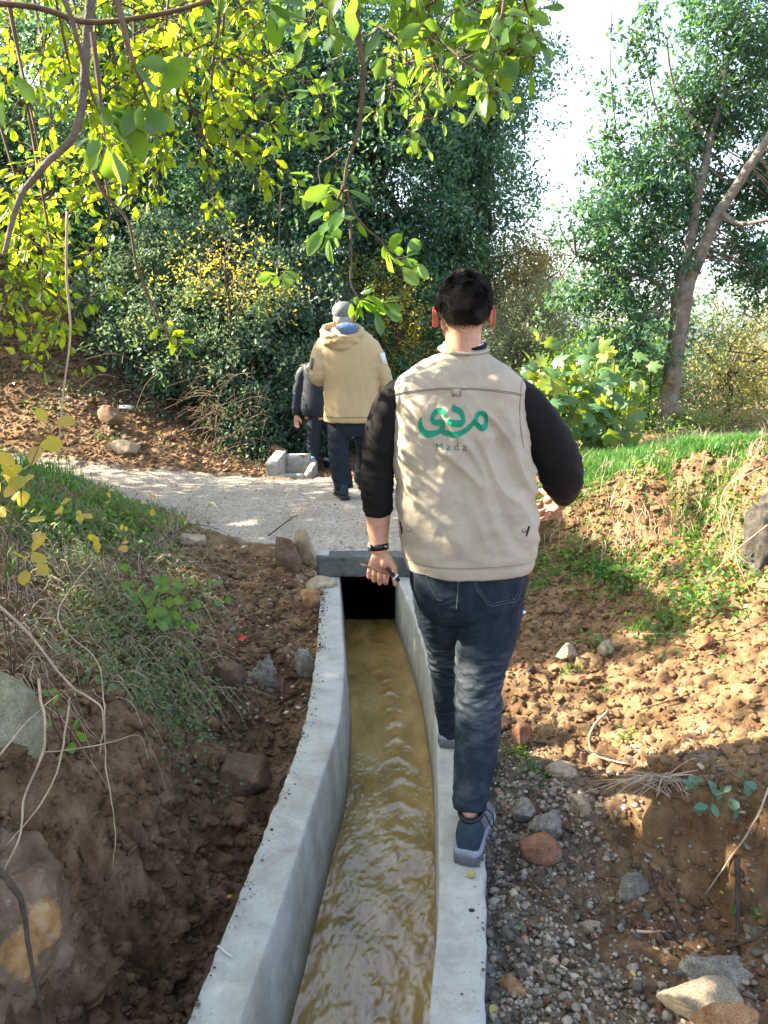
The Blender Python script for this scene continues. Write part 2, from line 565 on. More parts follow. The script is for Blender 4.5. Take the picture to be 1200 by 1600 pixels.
EARTH = earth_mat()
gx_ = grow(-2.3, 2.5, .0135, -90, 90, 1.055)
gy_ = grow(.75, 5.6, .0145, -60, 110, 1.022)
X, Y = np.meshgrid(gx_, gy_)
Z, wob, road, grey, spill, moist = ground(X, Y)
X, Y = X.ravel(), Y.ravel()
nx, ny = len(gx_), len(gy_)
# horizontal jitter breaks the grid on steep cuts
V = np.stack([X, Y, Z], 1)
jn = 1 - sstep(3, 8, np.hypot(X, Y))
V[:, 0] += jn * (1 - road) * (.018 * noise(V * 15, 31) + .011 * noise(V * 36, 33))
V[:, 1] += jn * (1 - road) * (.018 * noise(V * 15, 32) + .011 * noise(V * 36, 34))
V[:, 0] += jn * (1 - road) * .016 * noise(V * [24, 24, 5], 35)
V[:, 1] += jn * (1 - road) * .016 * noise(V * [24, 24, 5], 36)
ii, jj = np.meshgrid(np.arange(ny - 1), np.arange(nx - 1), indexing='ij')
a = (ii * nx + jj).ravel()
Q = np.stack([a, a + 1, a + 1 + nx, a + nx], 1)
inside = (X > cx(LOUT, Y) + .012) & (X < cx(ROUT, Y) - .012) & (Y < YE - .08) & (Y > .3)
Q = Q[~inside[Q].all(1)]
# the culvert comes up again in the second trough beyond the road: open ground there
def in2(x, y):
    return (x > -1.29) & (x < -.80) & (y > 8.18) & (y < 9.35)
Q = Q[~in2(X, Y)[Q].all(1)]
gme = mesh('ground', V, [Q])
def kinds_at(X, Y, wob, road, grey, spill, moist):
    ochre = sstep(.25, .9, X + wob * .12) * (1 - .9 * sstep(3.3, 4.5, Y + wob * .25)) * sstep(1.9, 2.5, Y + .25 * (X - .5) + wob * .1)  # browner up the right bank: its shade is put into the earth colour
    ochre = np.maximum(ochre, .35 * (X < 0) + .3 * (X > 0))
    litterm = sstep(8.6, 10.5, Y + wob * .6) * (1 - sstep(2, 5, X))
    return np.stack([road, grey, spill, np.ones_like(road)], 1), np.stack([ochre, moist, litterm, np.ones_like(road)], 1)
k1, k2 = kinds_at(X, Y, wob, road, grey, spill, moist)
for nm, kk in (('kinds', k1), ('kinds_more', k2)):
    ca = gme.color_attributes.new(nm, 'FLOAT_COLOR', 'POINT')
    ca.data.foreach_set('color', kk.astype(np.float32).ravel())
g_obj = link('ground', gme, EARTH)
setp(g_obj, kind='structure')

# ------------------------------------------------------------------ concrete channel
def concrete_mat(name, base, tint, rough=.85):
    m, t, b = newmat(name)
    c = ramp(t, nz(t, 9, 10, .72, dist=.4), [(.3, tuple(x * .68 for x in base)), (.5, base), (.72, tuple(x * 1.18 for x in base))])
    c = mixc(t, ramp(t, nz(t, 2.6, 8, .75, dist=.6), [(.5, (0, 0, 0)), (.68, (.75, .75, .75))]), c, tint)
    pits = ramp(t, nz(t, 120, 3, .6), [(.28, (.45, .45, .45)), (.36, (1, 1, 1))])
    c = mixc(t, .8, c, pits, 'MULTIPLY')
    tc = t.nodes.new('ShaderNodeTexCoord')
    mp = t.nodes.new('ShaderNodeMapping')
    mp.inputs['Scale'].default_value = (9, 9, 1.6)
    t.links.new(tc.outputs['Object'], mp.inputs[0])
    ge = t.nodes.new('ShaderNodeNewGeometry')
    sx = t.nodes.new('ShaderNodeSeparateXYZ')
    t.links.new(ge.outputs['Normal'], sx.inputs[0])
    side = ramp(t, math_(t, 'ABSOLUTE', sx.outputs[2]), [(.2, (1, 1, 1)), (.6, (0, 0, 0))])
    strk = ramp(t, nz(t, 1.0, 4, .6, vec=mp.outputs[0]), [(.3, (.72, .73, .68)), (.6, (1, 1, 1))])
    c = mixc(t, math_(t, 'MULTIPLY', side, .7), c, mixc(t, 1.0, c, strk, 'MULTIPLY'))
    # damp green-brown band close to the water
    sz = t.nodes.new('ShaderNodeSeparateXYZ')
    t.links.new(tc.outputs['Object'], sz.inputs[0])
    wl = math_(t, 'ADD', sz.outputs[2], math_(t, 'MULTIPLY', nz(t, 7, 3), .09))
    dampf = ramp(t, math_(t, 'ADD', wl, .34), [(.05, (.9, .9, .9)), (.13, (0, 0, 0))])
    c = mixc(t, dampf, c, (.13, .12, .07))
    t.links.new(c, b.inputs['Base Color'])
    b.inputs['Roughness'].default_value = rough
    b.inputs['Specular IOR Level'].default_value = .35
    bump(t, b, math_(t, 'ADD', nz(t, 45, 8, .75), math_(t, 'MULTIPLY', nz(t, 260, 3), .4)), .6, .006)
    return m

CONC = concrete_mat('pale_concrete', (.36, .365, .345), (.27, .235, .17))
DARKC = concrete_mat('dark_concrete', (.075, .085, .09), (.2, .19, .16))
SHADEC = basic('shade_black_concrete', (.012, .012, .011), rough=.7, nscale=8, bscale=30)  # near-black colour stands for the deep shade inside the culvert
ch = empty('concrete_channel', (0, 2.3, 0), 'pale new concrete channel curving from the foreground to the road, with muddy water inside', 'channel')
chn_pt = np.array([0, 2.3, 0])

def sweep_wall(outer, inner, batter, side, seed):
    """wall between an outer and an inner plan curve; crisp cast edges with small chips"""
    mb = MB()
    ys = np.arange(.3, 4.9, .012)
    xo, xi = cx(outer, ys), cx(inner, ys)
    # smooth the plan curves
    k = np.ones(25) / 25
    def sm(a):
        return np.convolve(np.pad(a, 12, mode='edge'), k, 'valid')
    xo, xi = sm(xo), sm(xi)
    s = 1 if xi[0] > xo[0] else -1      # towards the water
    w = np.abs(xi - xo)
    prof = []
    zb = -.62
    topj = .0022 * noise(np.stack([ys * 3, ys * 0, ys * 0], 1), seed)
    ch1 = .004 + .005 * np.clip(noise(np.stack([ys * 22, ys * 0 + 3, ys * 0], 1), seed + 1), 0, 1) + .003 * np.abs(noise(np.stack([ys * 60, ys * 0 + 3, ys * 0], 1), seed + 1))
    ch2 = .003 + .003 * np.clip(noise(np.stack([ys * 18, ys * 0 + 9, ys * 0], 1), seed + 2), 0, 1)
    rag = .007 * noise(np.stack([ys * 14, ys * 0 + 1, ys * 0], 1), seed + 3) + .004 * noise(np.stack([ys * 40, ys * 0 + 1, ys * 0], 1), seed + 4)
    def ring(off, z):
        return np.stack([xo + s * off, ys, z], 1)
    o = np.zeros_like(ys)
    rows = [np.stack([xo + s * .0, ys, o + zb], 1)]
    for zz in (-.5, -.4, -.3, -.2, -.12, -.06):
        rows.append(np.stack([xo - s * rag * .8, ys, o + zz], 1))
    rows.append(np.stack([xo - s * rag, ys, topj - ch1], 1))
    rows.append(np.stack([xo - s * rag + s * ch1 * .6, ys, topj - ch1 * .15], 1))
    for f in (.12, .3, .5, .7, .88):
        rows.append(np.stack([xo + s * f * w, ys, topj + .0012 * noise(np.stack([ys * 9, o + f * 3, o], 1), seed + 5)], 1))
    rows.append(np.stack([xi - s * ch2, ys, topj - .0005], 1))
    rows.append(np.stack([xi, ys, topj - ch2], 1))
    for q in (.1, .25, .5, .75, 1.0, 1.6):
        rows.append(np.stack([xi + s * batter * q, ys, o - .35 * q], 1))
    rows.append(np.stack([xi + s * batter * 1.6, ys, o + zb], 1))
    R = len(rows)
    V = np.concatenate(rows)
    n = len(ys)
    i, j = np.meshgrid(np.arange(R), np.arange(n - 1), indexing='ij')
    i2 = (i + 1) % R
    F = np.stack([i * n + j, i * n + j + 1, i2 * n + j + 1, i2 * n + j], -1).reshape(-1, 4)
    if s < 0: F = F[:, ::-1]
    mb.add(V, [F[:, ::-1]])
    # end caps
    for e in (0, n - 1):
        idx = np.arange(R) * n + e
        c = V[idx].mean(0)
        m0 = mb.n
        mb.add(np.concatenate([V[idx], [c]]), [np.stack([np.arange(R), (np.arange(R) + 1) % R, np.full(R, R)], 1)])
    me = mb.mesh('side_wall')
    o_ = link('side_wall', me, CONC, ch)
    return o_

sweep_wall(LOUT, LIN, .03, 1, 100)
sweep_wall(ROUT, RIN, .006, -1, 200)
mb = MB()
ys = np.linspace(.32, 4.93, 40)
# floor under water, on through the culvert
def cul(y):
    t = sstep(YE, 8.3, y)
    return (-.115) * (1 - t) + (-.95) * t
V = []
for y in ys:
    l = cx(LIN, y) if y < YE else cul(y) - .19
    r = cx(RIN, y) if y < YE else cul(y) + .19
    V += [(l - .05, y, -.56), (r + .05, y, -.56), (r + .05, y, -.66), (l - .05, y, -.66)]
n = len(ys)
i, j = np.meshgrid(np.arange(n - 1), np.arange(4), indexing='ij')
mb.add(V, [np.stack([i * 4 + j, i * 4 + (j + 1) % 4, (i + 1) * 4 + (j + 1) % 4, (i + 1) * 4 + j], -1).reshape(-1, 4)])
mb.obj('floor_slab', CONC, ch, smooth=False)
mb = MB()
ys = np.linspace(4.94, 8.3, 24)
V = []
for y in ys:
    V += [(cul(y) - .24, y, -.575), (cul(y) + .24, y, -.575), (cul(y) + .24, y, -.66), (cul(y) - .24, y, -.66)]
n = len(ys)
i, j = np.meshgrid(np.arange(n - 1), np.arange(4), indexing='ij')
mb.add(V, [np.stack([i * 4 + j, i * 4 + (j + 1) % 4, (i + 1) * 4 + (j + 1) % 4, (i + 1) * 4 + j], -1).reshape(-1, 4)])
mb.obj('culvert_floor', SHADEC, ch, smooth=False)
# culvert tube under the road
mb = MB()
ys = np.linspace(4.88, 7.9, 24)
for (o1, o2, z1, z2) in ((-.30, -.19, -.62, .03), (.19, .30, -.62, .03), (-.30, .30, .031, .055)):
    V = []
    for y in ys:
        c = cul(y)
        a0 = (cx(LIN, 4.9) + .19 - .004 - cul(4.9)) * (1 - sstep(4.9, 5.6, y))
        V += [(c + o1 + a0, y, z1), (c + o2 + a0, y, z1), (c + o2 + a0, y, z2), (c + o1 + a0, y, z2)]
    n = len(ys)
    i, j = np.meshgrid(np.arange(n - 1), np.arange(4), indexing='ij')
    mb.add(V, [np.stack([i * 4 + j, i * 4 + (j + 1) % 4, (i + 1) * 4 + (j + 1) % 4, (i + 1) * 4 + j], -1).reshape(-1, 4), [[0, 1, 2, 3]], [[4 * n - 4, 4 * n - 3, 4 * n - 2, 4 * n - 1]]])
mb.obj('culvert_pipe', SHADEC, ch, smooth=False)

def chipped_box(x0, x1, y0, y1, z0, z1, seed, step=.014, rot=0, amp=.004):
    bm = bmesh.new()
    bmesh.ops.create_cube(bm, size=1)
    me = bpy.data.meshes.new('t')
    bmesh.ops.scale(bm, vec=(x1 - x0, y1 - y0, z1 - z0), verts=bm.verts)
    bmesh.ops.bevel(bm, geom=list(bm.edges), offset=.006, segments=2, affect='EDGES')
    bmesh.ops.triangulate(bm, faces=bm.faces)
    for _ in range(5):
        long = [e for e in bm.edges if e.calc_length() > step * 2.2]
        if not long: break
        bmesh.ops.subdivide_edges(bm, edges=long, cuts=1)
        bmesh.ops.triangulate(bm, faces=bm.faces)
    bm.to_mesh(me)
    bm.free()
    co = get_co(me)
    no = get_no(me)
    co += no * (amp * noise(co * 22, seed) + amp * .6 * noise(co * 70, seed + 1))[:, None]
    c, s = math.cos(rot), math.sin(rot)
    co = np.stack([co[:, 0] * c - co[:, 1] * s, co[:, 0] * s + co[:, 1] * c, co[:, 2]], 1)
    co += [(x0 + x1) / 2, (y0 + y1) / 2, (z0 + z1) / 2]
    me.vertices.foreach_set('co', co.astype(np.float32).ravel())
    me.update()
    return me

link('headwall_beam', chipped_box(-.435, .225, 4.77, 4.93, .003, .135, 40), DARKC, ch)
lt = link('beam_corner', chipped_box(-.437, -.36, 4.80, 4.935, .1365, .142, 41, amp=.001), CONC, ch)

# second trough beyond the road
ch2 = empty('concrete_channel', (-.95, 8.7, -.1), 'short open concrete trough beyond the gravel road, dark gap at its left', 'channel')
for (x0, x1, y0, y1, z0, z1, r) in ((-1.28, -1.15, 8.2, 9.0, -.7, .195, 0), (-.86, -.79, 8.2, 9.0, -.7, .075, 0), (-1.148, -.862, 8.88, 8.99, -.7, .165, 0), (-1.148, -.862, 8.19, 8.27, -.7, .055, 0)):
    link('side_wall', chipped_box(x0, x1, y0, y1, z0, z1, 50, rot=r, step=.04), CONC, ch2)
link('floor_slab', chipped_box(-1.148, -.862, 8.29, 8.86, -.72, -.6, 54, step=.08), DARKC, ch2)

# ------------------------------------------------------------------ water
def water_mat():
    m, t, b = newmat('muddy_water')
    tc = t.nodes.new('ShaderNodeTexCoord')
    mp = t.nodes.new('ShaderNodeMapping')
    mp.inputs['Scale'].default_value = (1, .45, 1)
    t.links.new(tc.outputs['Object'], mp.inputs[0])
    c = ramp(t, nz(t, 7, 5, .6, vec=mp.outputs[0], dist=.4), [(.3, (.16, .10, .03)), (.5, (.26, .168, .055)), (.72, (.36, .25, .095))])
    t.links.new(c, b.inputs['Base Color'])
    b.inputs['Roughness'].default_value = .045
    b.inputs['IOR'].default_value = 1.5
    b.inputs['Specular IOR Level'].default_value = 1.0
    bump(t, b, nz(t, 75, 6, .65, vec=mp.outputs[0], dist=.5), .25, .005)
    return m
WL = -.35
ys = np.arange(.32, 4.93, .0095)
us = np.linspace(0, 1, 64)
U_, Y_ = np.meshgrid(us, ys)
l = np.where(Y_ < YE, cx(LIN, Y_) + .024, cul(Y_) - .2)
r = np.where(Y_ < YE, cx(RIN, Y_) + .004, cul(Y_) + .2)
X_ = l + (r - l) * U_
k = 40
c_ = (U_ - .62)
wid = np.abs(U_ - .5) * .4
P = np.stack([X_.ravel(), Y_.ravel(), 0 * X_.ravel()], 1)
def n2(sx, sy, seed, shear=0):
    return noise(np.stack([P[:, 0] * sx + P[:, 1] * shear, P[:, 1] * sy, P[:, 2]], 1), seed).reshape(X_.shape)
yy = Y_ + 1.1 * np.abs(U_ - .6) ** 1.3 * .5 + .03 * n2(8, 3, 60)
train = np.exp(-((U_ - .6) / .17) ** 2) * sstep(2.35, 2.8, Y_) * (1 - .35 * sstep(3.6, 4.8, Y_))
z = .0070 * train * np.maximum(0, np.sin(2 * np.pi * (yy + .035 * n2(3, 5, 66)) / .165)) ** 1.5 * (.55 + .9 * np.abs(n2(14, 7, 67)))
z += .005 * n2(9, 4.5, 61, 2) + .0060 * n2(22, 12, 62, -4) * (1 - .7 * sstep(1.9, 2.8, Y_))
z += .0062 * np.abs(n2(45, 26, 63, 10)) * (1.1 - .8 * sstep(1.9, 2.8, Y_)) + .0018 * n2(90, 60, 64)
# oblique wakes crossing under the walker
wk = np.exp(-(((Y_ - 2.55) - (U_ - .55) * -.9) / .05) ** 2) * (U_ < .62) + np.exp(-(((Y_ - 2.6) - (U_ - .55) * -.25) / .04) ** 2) * (U_ > .5)
z += .007 * wk * (.6 + .6 * n2(30, 30, 65))
V = np.stack([X_, Y_, WL + z], -1).reshape(-1, 3)
ny, nx = X_.shape
i, j = np.meshgrid(np.arange(ny - 1), np.arange(nx - 1), indexing='ij')
a = (i * nx + j).ravel()
wme = mesh('water', V, [np.stack([a, a + 1, a + 1 + nx, a + nx], 1)])
setp(link('water', wme, water_mat()), kind='structure')
# ------------------------------------------------------------------ people
def ell(mb, c, r, rot=None, n=20, m=14, f=None):
    th = np.linspace(0, np.pi, m)
    ph = np.arange(n) / n * 2 * np.pi
    d = [(0, 0, 1)] + [(math.sin(t) * math.cos(p), math.sin(t) * math.sin(p), math.cos(t)) for t in th[1:-1] for p in ph] + [(0, 0, -1)]
    d = np.array(d)
    V = d * np.array(r)
    if f is not None: V = f(V, d)
    if rot is not None: V = V @ np.array(rot).T
    F3, F4 = [], []
    for j in range(n): F3.append((0, 1 + j, 1 + (j + 1) % n))
    for i in range(m - 3):
        for j in range(n):
            a_, b_ = 1 + i * n + j, 1 + i * n + (j + 1) % n
            F4.append((a_, a_ + n, b_ + n, b_))
    e = len(d) - 1
    s = 1 + (m - 3) * n
    for j in range(n): F3.append((s + j, e, s + (j + 1) % n))
    mb.add(V + np.array(c), [F3, F4])

def loft(mb, secs, n=40, ex=2.3):
    """horizontal sections (z, cx, cy, ax, ay) closed at both ends"""
    S = spline(np.array(secs, float), len(secs) * 4)
    ang = np.arange(n) / n * 2 * np.pi
    c, s = np.cos(ang), np.sin(ang)
    px = np.sign(c) * np.abs(c) ** (2 / ex)
    py = np.sign(s) * np.abs(s) ** (2 / ex)
    V = np.concatenate([np.stack([q[1] + px * q[3], q[2] + py * q[4], np.full(n, q[0])], 1) for q in S])
    k = len(S)
    i, j = np.meshgrid(np.arange(k - 1), np.arange(n), indexing='ij')
    F = np.stack([i * n + j, i * n + (j + 1) % n, (i + 1) * n + (j + 1) % n, (i + 1) * n + j], -1).reshape(-1, 4)
    V = np.concatenate([V, [V[:n].mean(0)], [V[-n:].mean(0)]])
    j = np.arange(n)
    mb.add(V, [F[:, ::-1] if S[0][0] > S[-1][0] else F, np.stack([j, (j + 1) % n, np.full(n, k * n)], 1), np.stack([(k - 1) * n + (j + 1) % n, (k - 1) * n + j, np.full(n, k * n + 1)], 1)])

def limb(mb, pts, n=20, k=5, rnd=.5, flat=1.0):
    """pts (u, v, Y, halfwidth in photo px) -> tapered limb"""
    P, R = [], []
    for u, v, Yy, hw in pts:
        p = D(u, v, Yy)
        ax = Yy * _F[1] + (p[2] - H) * _F[2]
        P.append(p)
        R.append(hw / 1200 * ax)
    S = spline(np.column_stack([P, R]), len(pts) * k)
    mb.tube(S[:, :3], np.stack([S[:, 3], S[:, 3] * flat], 1), n=n, rnd=rnd)
    return S

def wrinkle(me, fn):
    co, no = get_co(me), get_no(me)
    co = co + no * fn(co, no)[:, None]
    me.vertices.foreach_set('co', co.astype(np.float32).ravel())
    me.update()
    return me

def tosecs(levels, Yc, ay):
    out = []
    for i, lv in enumerate(levels):
        v, a_, b_ = lv[:3]
        y = lv[4] if len(lv) > 4 else Yc
        L, R = D(a_, v, y), D(b_, v, y)
        out.append((L[2], (L[0] + R[0]) / 2, y, (R[0] - L[0]) / 2, lv[3] if len(lv) > 3 else ay))
    return out

def hand(mb, w, d, nrm, thumb, curl=(1.1, 1.3, .9), s=1.0, tcurl=.5, spread=0.0, order=(.98, 1.08, 1.0, .8), wr=.026):
    """w wrist, d along the hand, nrm palm side, thumb = side of the thumb"""
    d = np.array(d, float); d /= np.linalg.norm(d)
    nrm = np.array(nrm, float); nrm -= d * nrm.dot(d); nrm /= np.linalg.norm(nrm)
    t = np.cross(d, nrm)
    if t.dot(thumb) < 0: t = -t
    w = np.array(w, float)
    P = [w - d * .02, w + d * .01, w + d * .035 * s, w + d * .065 * s, w + d * .088 * s]
    mb.tube(P, np.array([(wr, .021), (wr * 1.03, .020), (.036, .018), (.040, .0165), (.037, .012)]) * s, n=18, side=t, rnd=.4)
    ell(mb, w + d * .035 * s + t * .020 * s + nrm * .012 * s, np.array([.016, .016, .026]) * s, rot=np.stack([t, nrm, d], 1))
    ell(mb, w + d * .04 * s - t * .020 * s + nrm * .009 * s, np.array([.013, .013, .03]) * s, rot=np.stack([t, nrm, d], 1))
    off = [.029, .0095, -.0105, -.029]
    tips = []
    for i in range(4):
        p = w + d * (.083 - abs(i - 1.2) * .004) * s + t * off[i] * s
        a_ = 0
        L = np.array([.043, .027, .021]) * order[i] * s
        pts = [p - d * .02 * s, p]
        c = np.array(curl) * (1 + .07 * (i - 1)) * (1 if i else .93)
        for q in range(3):
            a_ += c[q]
            dd = d * math.cos(a_) + nrm * math.sin(a_) + t * spread * (1.5 - i) * .3
            pts.append(pts[-1] + dd * L[q] * .5)
            pts.append(pts[-1] + dd * L[q] * .5)
        R = np.array([.0098, .0098, .0092, .0091, .0083, .0082, .0076, .0066]) * s
        mb.tube(pts, R, n=10, side=t, rnd=.8)
        tips.append(pts[-1])
    b = w + d * .018 * s + t * .028 * s + nrm * .008 * s
    d1 = d * .75 + t * .62 + nrm * .25
    d2 = d * math.cos(tcurl) + t * .12 + nrm * math.sin(tcurl)
    pts = [b - d1 * .012 * s, b, b + d1 * .022 * s, b + d1 * .042 * s, b + d1 * .042 * s + d2 * .018 * s, b + d1 * .042 * s + d2 * .036 * s, b + d1 * .042 * s + d2 * .056 * s]
    mb.tube(pts, np.array([.016, .0155, .014, .0115, .0112, .0105, .008]) * s, n=12, rnd=.8)
    return tips, pts[-1]

def skinmat(name, c, red=.0):
    m, t, b = newmat(name)
    col = ramp(t, nz(t, 60, 4, .6), [(.3, tuple(x * .86 for x in c)), (.7, tuple(min(1, x * 1.1) for x in c))])
    t.links.new(col, b.inputs['Base Color'])
    b.inputs['Roughness'].default_value = .5
    b.inputs['Subsurface Weight'].default_value = .18
    b.inputs['Subsurface Radius'].default_value = (.02, .006, .003)
    b.inputs['Subsurface Scale'].default_value = .5
    bump(t, b, nz(t, 350, 3), .25, .0015)
    return m

def clothmat(name, stops, scale=14, weave=900, rough=.85, bstr=.35, sheen=0, fold=0, fade=None):
    m, t, b = newmat(name)
    c = ramp(t, nz(t, scale, 6, .65), stops)
    tc = t.nodes.new('ShaderNodeTexCoord')
    wv = nz(t, weave, 2, .5)
    c = mixc(t, .35, c, ramp(t, wv, [(.3, (.6, .6, .6)), (.7, (1.25, 1.25, 1.25))]), 'MULTIPLY')
    t.links.new(c, b.inputs['Base Color'])
    b.inputs['Roughness'].default_value = rough
    b.inputs['Specular IOR Level'].default_value = .2
    b.inputs['Sheen Weight'].default_value = sheen
    bump(t, b, math_(t, 'ADD', math_(t, 'MULTIPLY', wv, .25), nz(t, 26, 5, .6, dist=.8)), bstr, .006)
    return m

SKIN = skinmat('skin', (.50, .275, .19))
EAR = leafmat('ear_skin', [(0, (.55, .22, .15)), (1, (.55, .22, .15))], trans=(.9, .10, .05), tf=.42, rough=.5, spec=.3)
HAIR = basic('dark_hair', (.014, .010, .008), rough=.6, spec=.3)
VEST = clothmat('beige_cotton', [(.25, (.37, .33, .265)), (.6, (.43, .385, .315)), (.8, (.47, .425, .36))], scale=5, weave=700, bstr=.6)
BLACKK = clothmat('black_knit', [(.3, (.005, .005, .006)), (.7, (.010, .0095, .011))], weave=1100, sheen=.02, bstr=.2)
DENIM = clothmat('dark_denim', [(.25, (.006, .013, .022)), (.5, (.012, .022, .034)), (.78, (.032, .046, .062))], scale=22, weave=1400, bstr=.4)
def _worn_sunpatch(m):
    # pale threads behind the knees: wear, and a sun patch painted into the denim
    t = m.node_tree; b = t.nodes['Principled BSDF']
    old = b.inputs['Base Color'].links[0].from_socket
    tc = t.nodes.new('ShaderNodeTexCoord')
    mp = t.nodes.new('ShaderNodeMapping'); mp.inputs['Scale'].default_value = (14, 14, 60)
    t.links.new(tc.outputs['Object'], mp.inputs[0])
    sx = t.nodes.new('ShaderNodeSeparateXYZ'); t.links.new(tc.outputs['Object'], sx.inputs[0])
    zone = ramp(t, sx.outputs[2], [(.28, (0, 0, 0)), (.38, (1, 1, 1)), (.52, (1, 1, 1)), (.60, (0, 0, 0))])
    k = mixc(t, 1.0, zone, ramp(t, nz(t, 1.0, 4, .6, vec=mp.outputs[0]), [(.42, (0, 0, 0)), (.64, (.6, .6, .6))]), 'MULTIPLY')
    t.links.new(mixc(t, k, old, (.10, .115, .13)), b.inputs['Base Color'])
_worn_sunpatch(DENIM)
STITCH = basic('pale_stitching', (.085, .10, .115), rough=.9)
SEAM = basic('vest_seam', (.26, .21, .165), rough=.9)
WHITE = basic('white_cotton', (.62, .64, .68), rough=.85, bscale=60)
NAVY = basic('navy_suede', (.018, .035, .055), rough=.75, nscale=40, bscale=250)
GREYS = basic('grey_mesh_fabric', (.12, .13, .15), rough=.85, nscale=60, bscale=500, bstr=.5)
SOLE = basic('grey_rubber', (.09, .095, .105), rough=.6, nscale=30, bscale=90)
MIDS = basic('pale_rubber', (.19, .21, .25), rough=.55, nscale=20)
BLACKR = basic('black_rubber', (.012, .012, .014), rough=.45)
EYE = basic('eye_white', (.6, .58, .55), rough=.2)
METAL = basic('dull_metal', (.4, .4, .4), rough=.35)
METAL.node_tree.nodes['Principled BSDF'].inputs['Metallic'].default_value = .9

def head(mb, c, s=1.0, R=None):
    """skull, jaw, nose, lips, brows; faces +Y"""
    R = np.eye(3) if R is None else R
    c = np.array(c)
    def E(o, r): ell(mb, c + R @ (np.array(o) * s), np.array(r) * s, rot=R, n=24, m=18)
    E((0, -.004, .022), (.0745, .093, .098))
    E((0, .030, -.035), (.060, .062, .075))
    E((0, .052, -.078), (.036, .036, .030))
    E((0, .086, -.006), (.050, .012, .012))
    E((0, .099, -.034), (.0125, .020, .015))
    E((0, .090, -.018), (.008, .015, .024))
    E((0, .086, -.060), (.023, .012, .006))
    E((0, .084, -.068), (.021, .012, .006))
    for q in (-1, 1):
        E((q * .042, .058, -.03), (.022, .026, .026))

def face_bits(root, c, s, hairmat, R=None):
    R = np.eye(3) if R is None else R
    c = np.array(c)
    for q in (-1, 1):
        mb = MB(); ell(mb, c + R @ (np.array((q * .031, .078, -.014)) * s), np.array((.0125,) * 3) * s, n=12, m=10)
        mb.obj('eye', EYE, root)
        mb = MB(); ell(mb, c + R @ (np.array((q * .031, .089, -.014)) * s), np.array((.0055, .003, .0055)) * s, n=10, m=8)
        mb.obj('iris', HAIR, root)
        mb = MB(); mb.tube([c + R @ (np.array((q * .016, .094, .006)) * s), c + R @ (np.array((q * .032, .094, .011)) * s), c + R @ (np.array((q * .048, .082, .005)) * s)], .003 * s, n=6)
        mb.obj('eyebrow', hairmat, root)

def ears(root, c, s, mat, R=None, w=.078):
    R = np.eye(3) if R is None else R
    c = np.array(c)
    for q in (-1, 1):
        def f(V, d):
            V = V.copy()
            V[:, 0] -= q * .006 * s * np.exp(-((d[:, 1]) ** 2 + (d[:, 2]) ** 2) / .35) * (np.sign(d[:, 0]) == q)
            V[:, 1] += .15 * V[:, 2]
            return V
        mb = MB()
        an = q * math.radians(-28)
        rz = np.array([[math.cos(an), -math.sin(an), 0], [math.sin(an), math.cos(an), 0], [0, 0, 1]])
        ell(mb, c + R @ (np.array((q * w, -.004, -.016)) * s), np.array((.006, .017, .027)) * s, rot=R @ rz, n=18, m=14, f=f)
        eo = mb.obj('ear', mat, root)
        mb = MB()
        th = np.linspace(-2.2, 2.4, 18)
        mb.tube(np.array([c + R @ (np.array((q * (w + .004 + .003 * math.cos(a)), -.012 - .019 * math.cos(a) + .012, -.014 + .027 * math.sin(a) + .002)) * s) for a in th]), np.linspace(.0042, .003, 18) * s, n=7)
        link('helix', mb.mesh(), mat, eo)

def strands(V, Nn, L, flow, w=.0011, seed=0, jit=.35):
    r = np.random.default_rng(seed)
    d = Nn * .55 + flow + r.normal(0, jit, V.shape)
    d /= np.linalg.norm(d, axis=1)[:, None]
    s = np.cross(d, Nn); s /= np.linalg.norm(s, axis=1)[:, None] + 1e-9
    mid = V + d * L[:, None] * .55
    cur = d + flow * .6 + r.normal(0, .25, V.shape)
    cur /= np.linalg.norm(cur, axis=1)[:, None]
    tip = mid + cur * L[:, None] * .45
    P = np.stack([V - s * w - Nn * .002, V + s * w - Nn * .002, mid + s * w * .8, mid - s * w * .8, tip], 1).reshape(-1, 3)
    b = np.arange(len(V))[:, None] * 5
    return P, [np.concatenate([b + [0, 1, 2], b + [0, 2, 3], b + [3, 2, 4]])]

def sample_surf(me, n, seed=0, cond=None):
    r = np.random.default_rng(seed)
    me.calc_loop_triangles()
    T = np.empty(len(me.loop_triangles) * 3, np.int32)
    me.loop_triangles.foreach_get('vertices', T)
    T = T.reshape(-1, 3)
    co, no = get_co(me), get_no(me)
    A, B, C = co[T[:, 0]], co[T[:, 1]], co[T[:, 2]]
    ar = np.linalg.norm(np.cross(B - A, C - A), axis=1)
    i = r.choice(len(T), n, p=ar / ar.sum())
    u, v = r.random(n), r.random(n)
    f = u + v > 1
    u[f], v[f] = 1 - u[f], 1 - v[f]
    P = A[i] + (B[i] - A[i]) * u[:, None] + (C[i] - A[i]) * v[:, None]
    Nn = no[T[i, 0]]
    if cond is not None:
        k = cond(P)
        P, Nn = P[k], Nn[k]
    return P, Nn

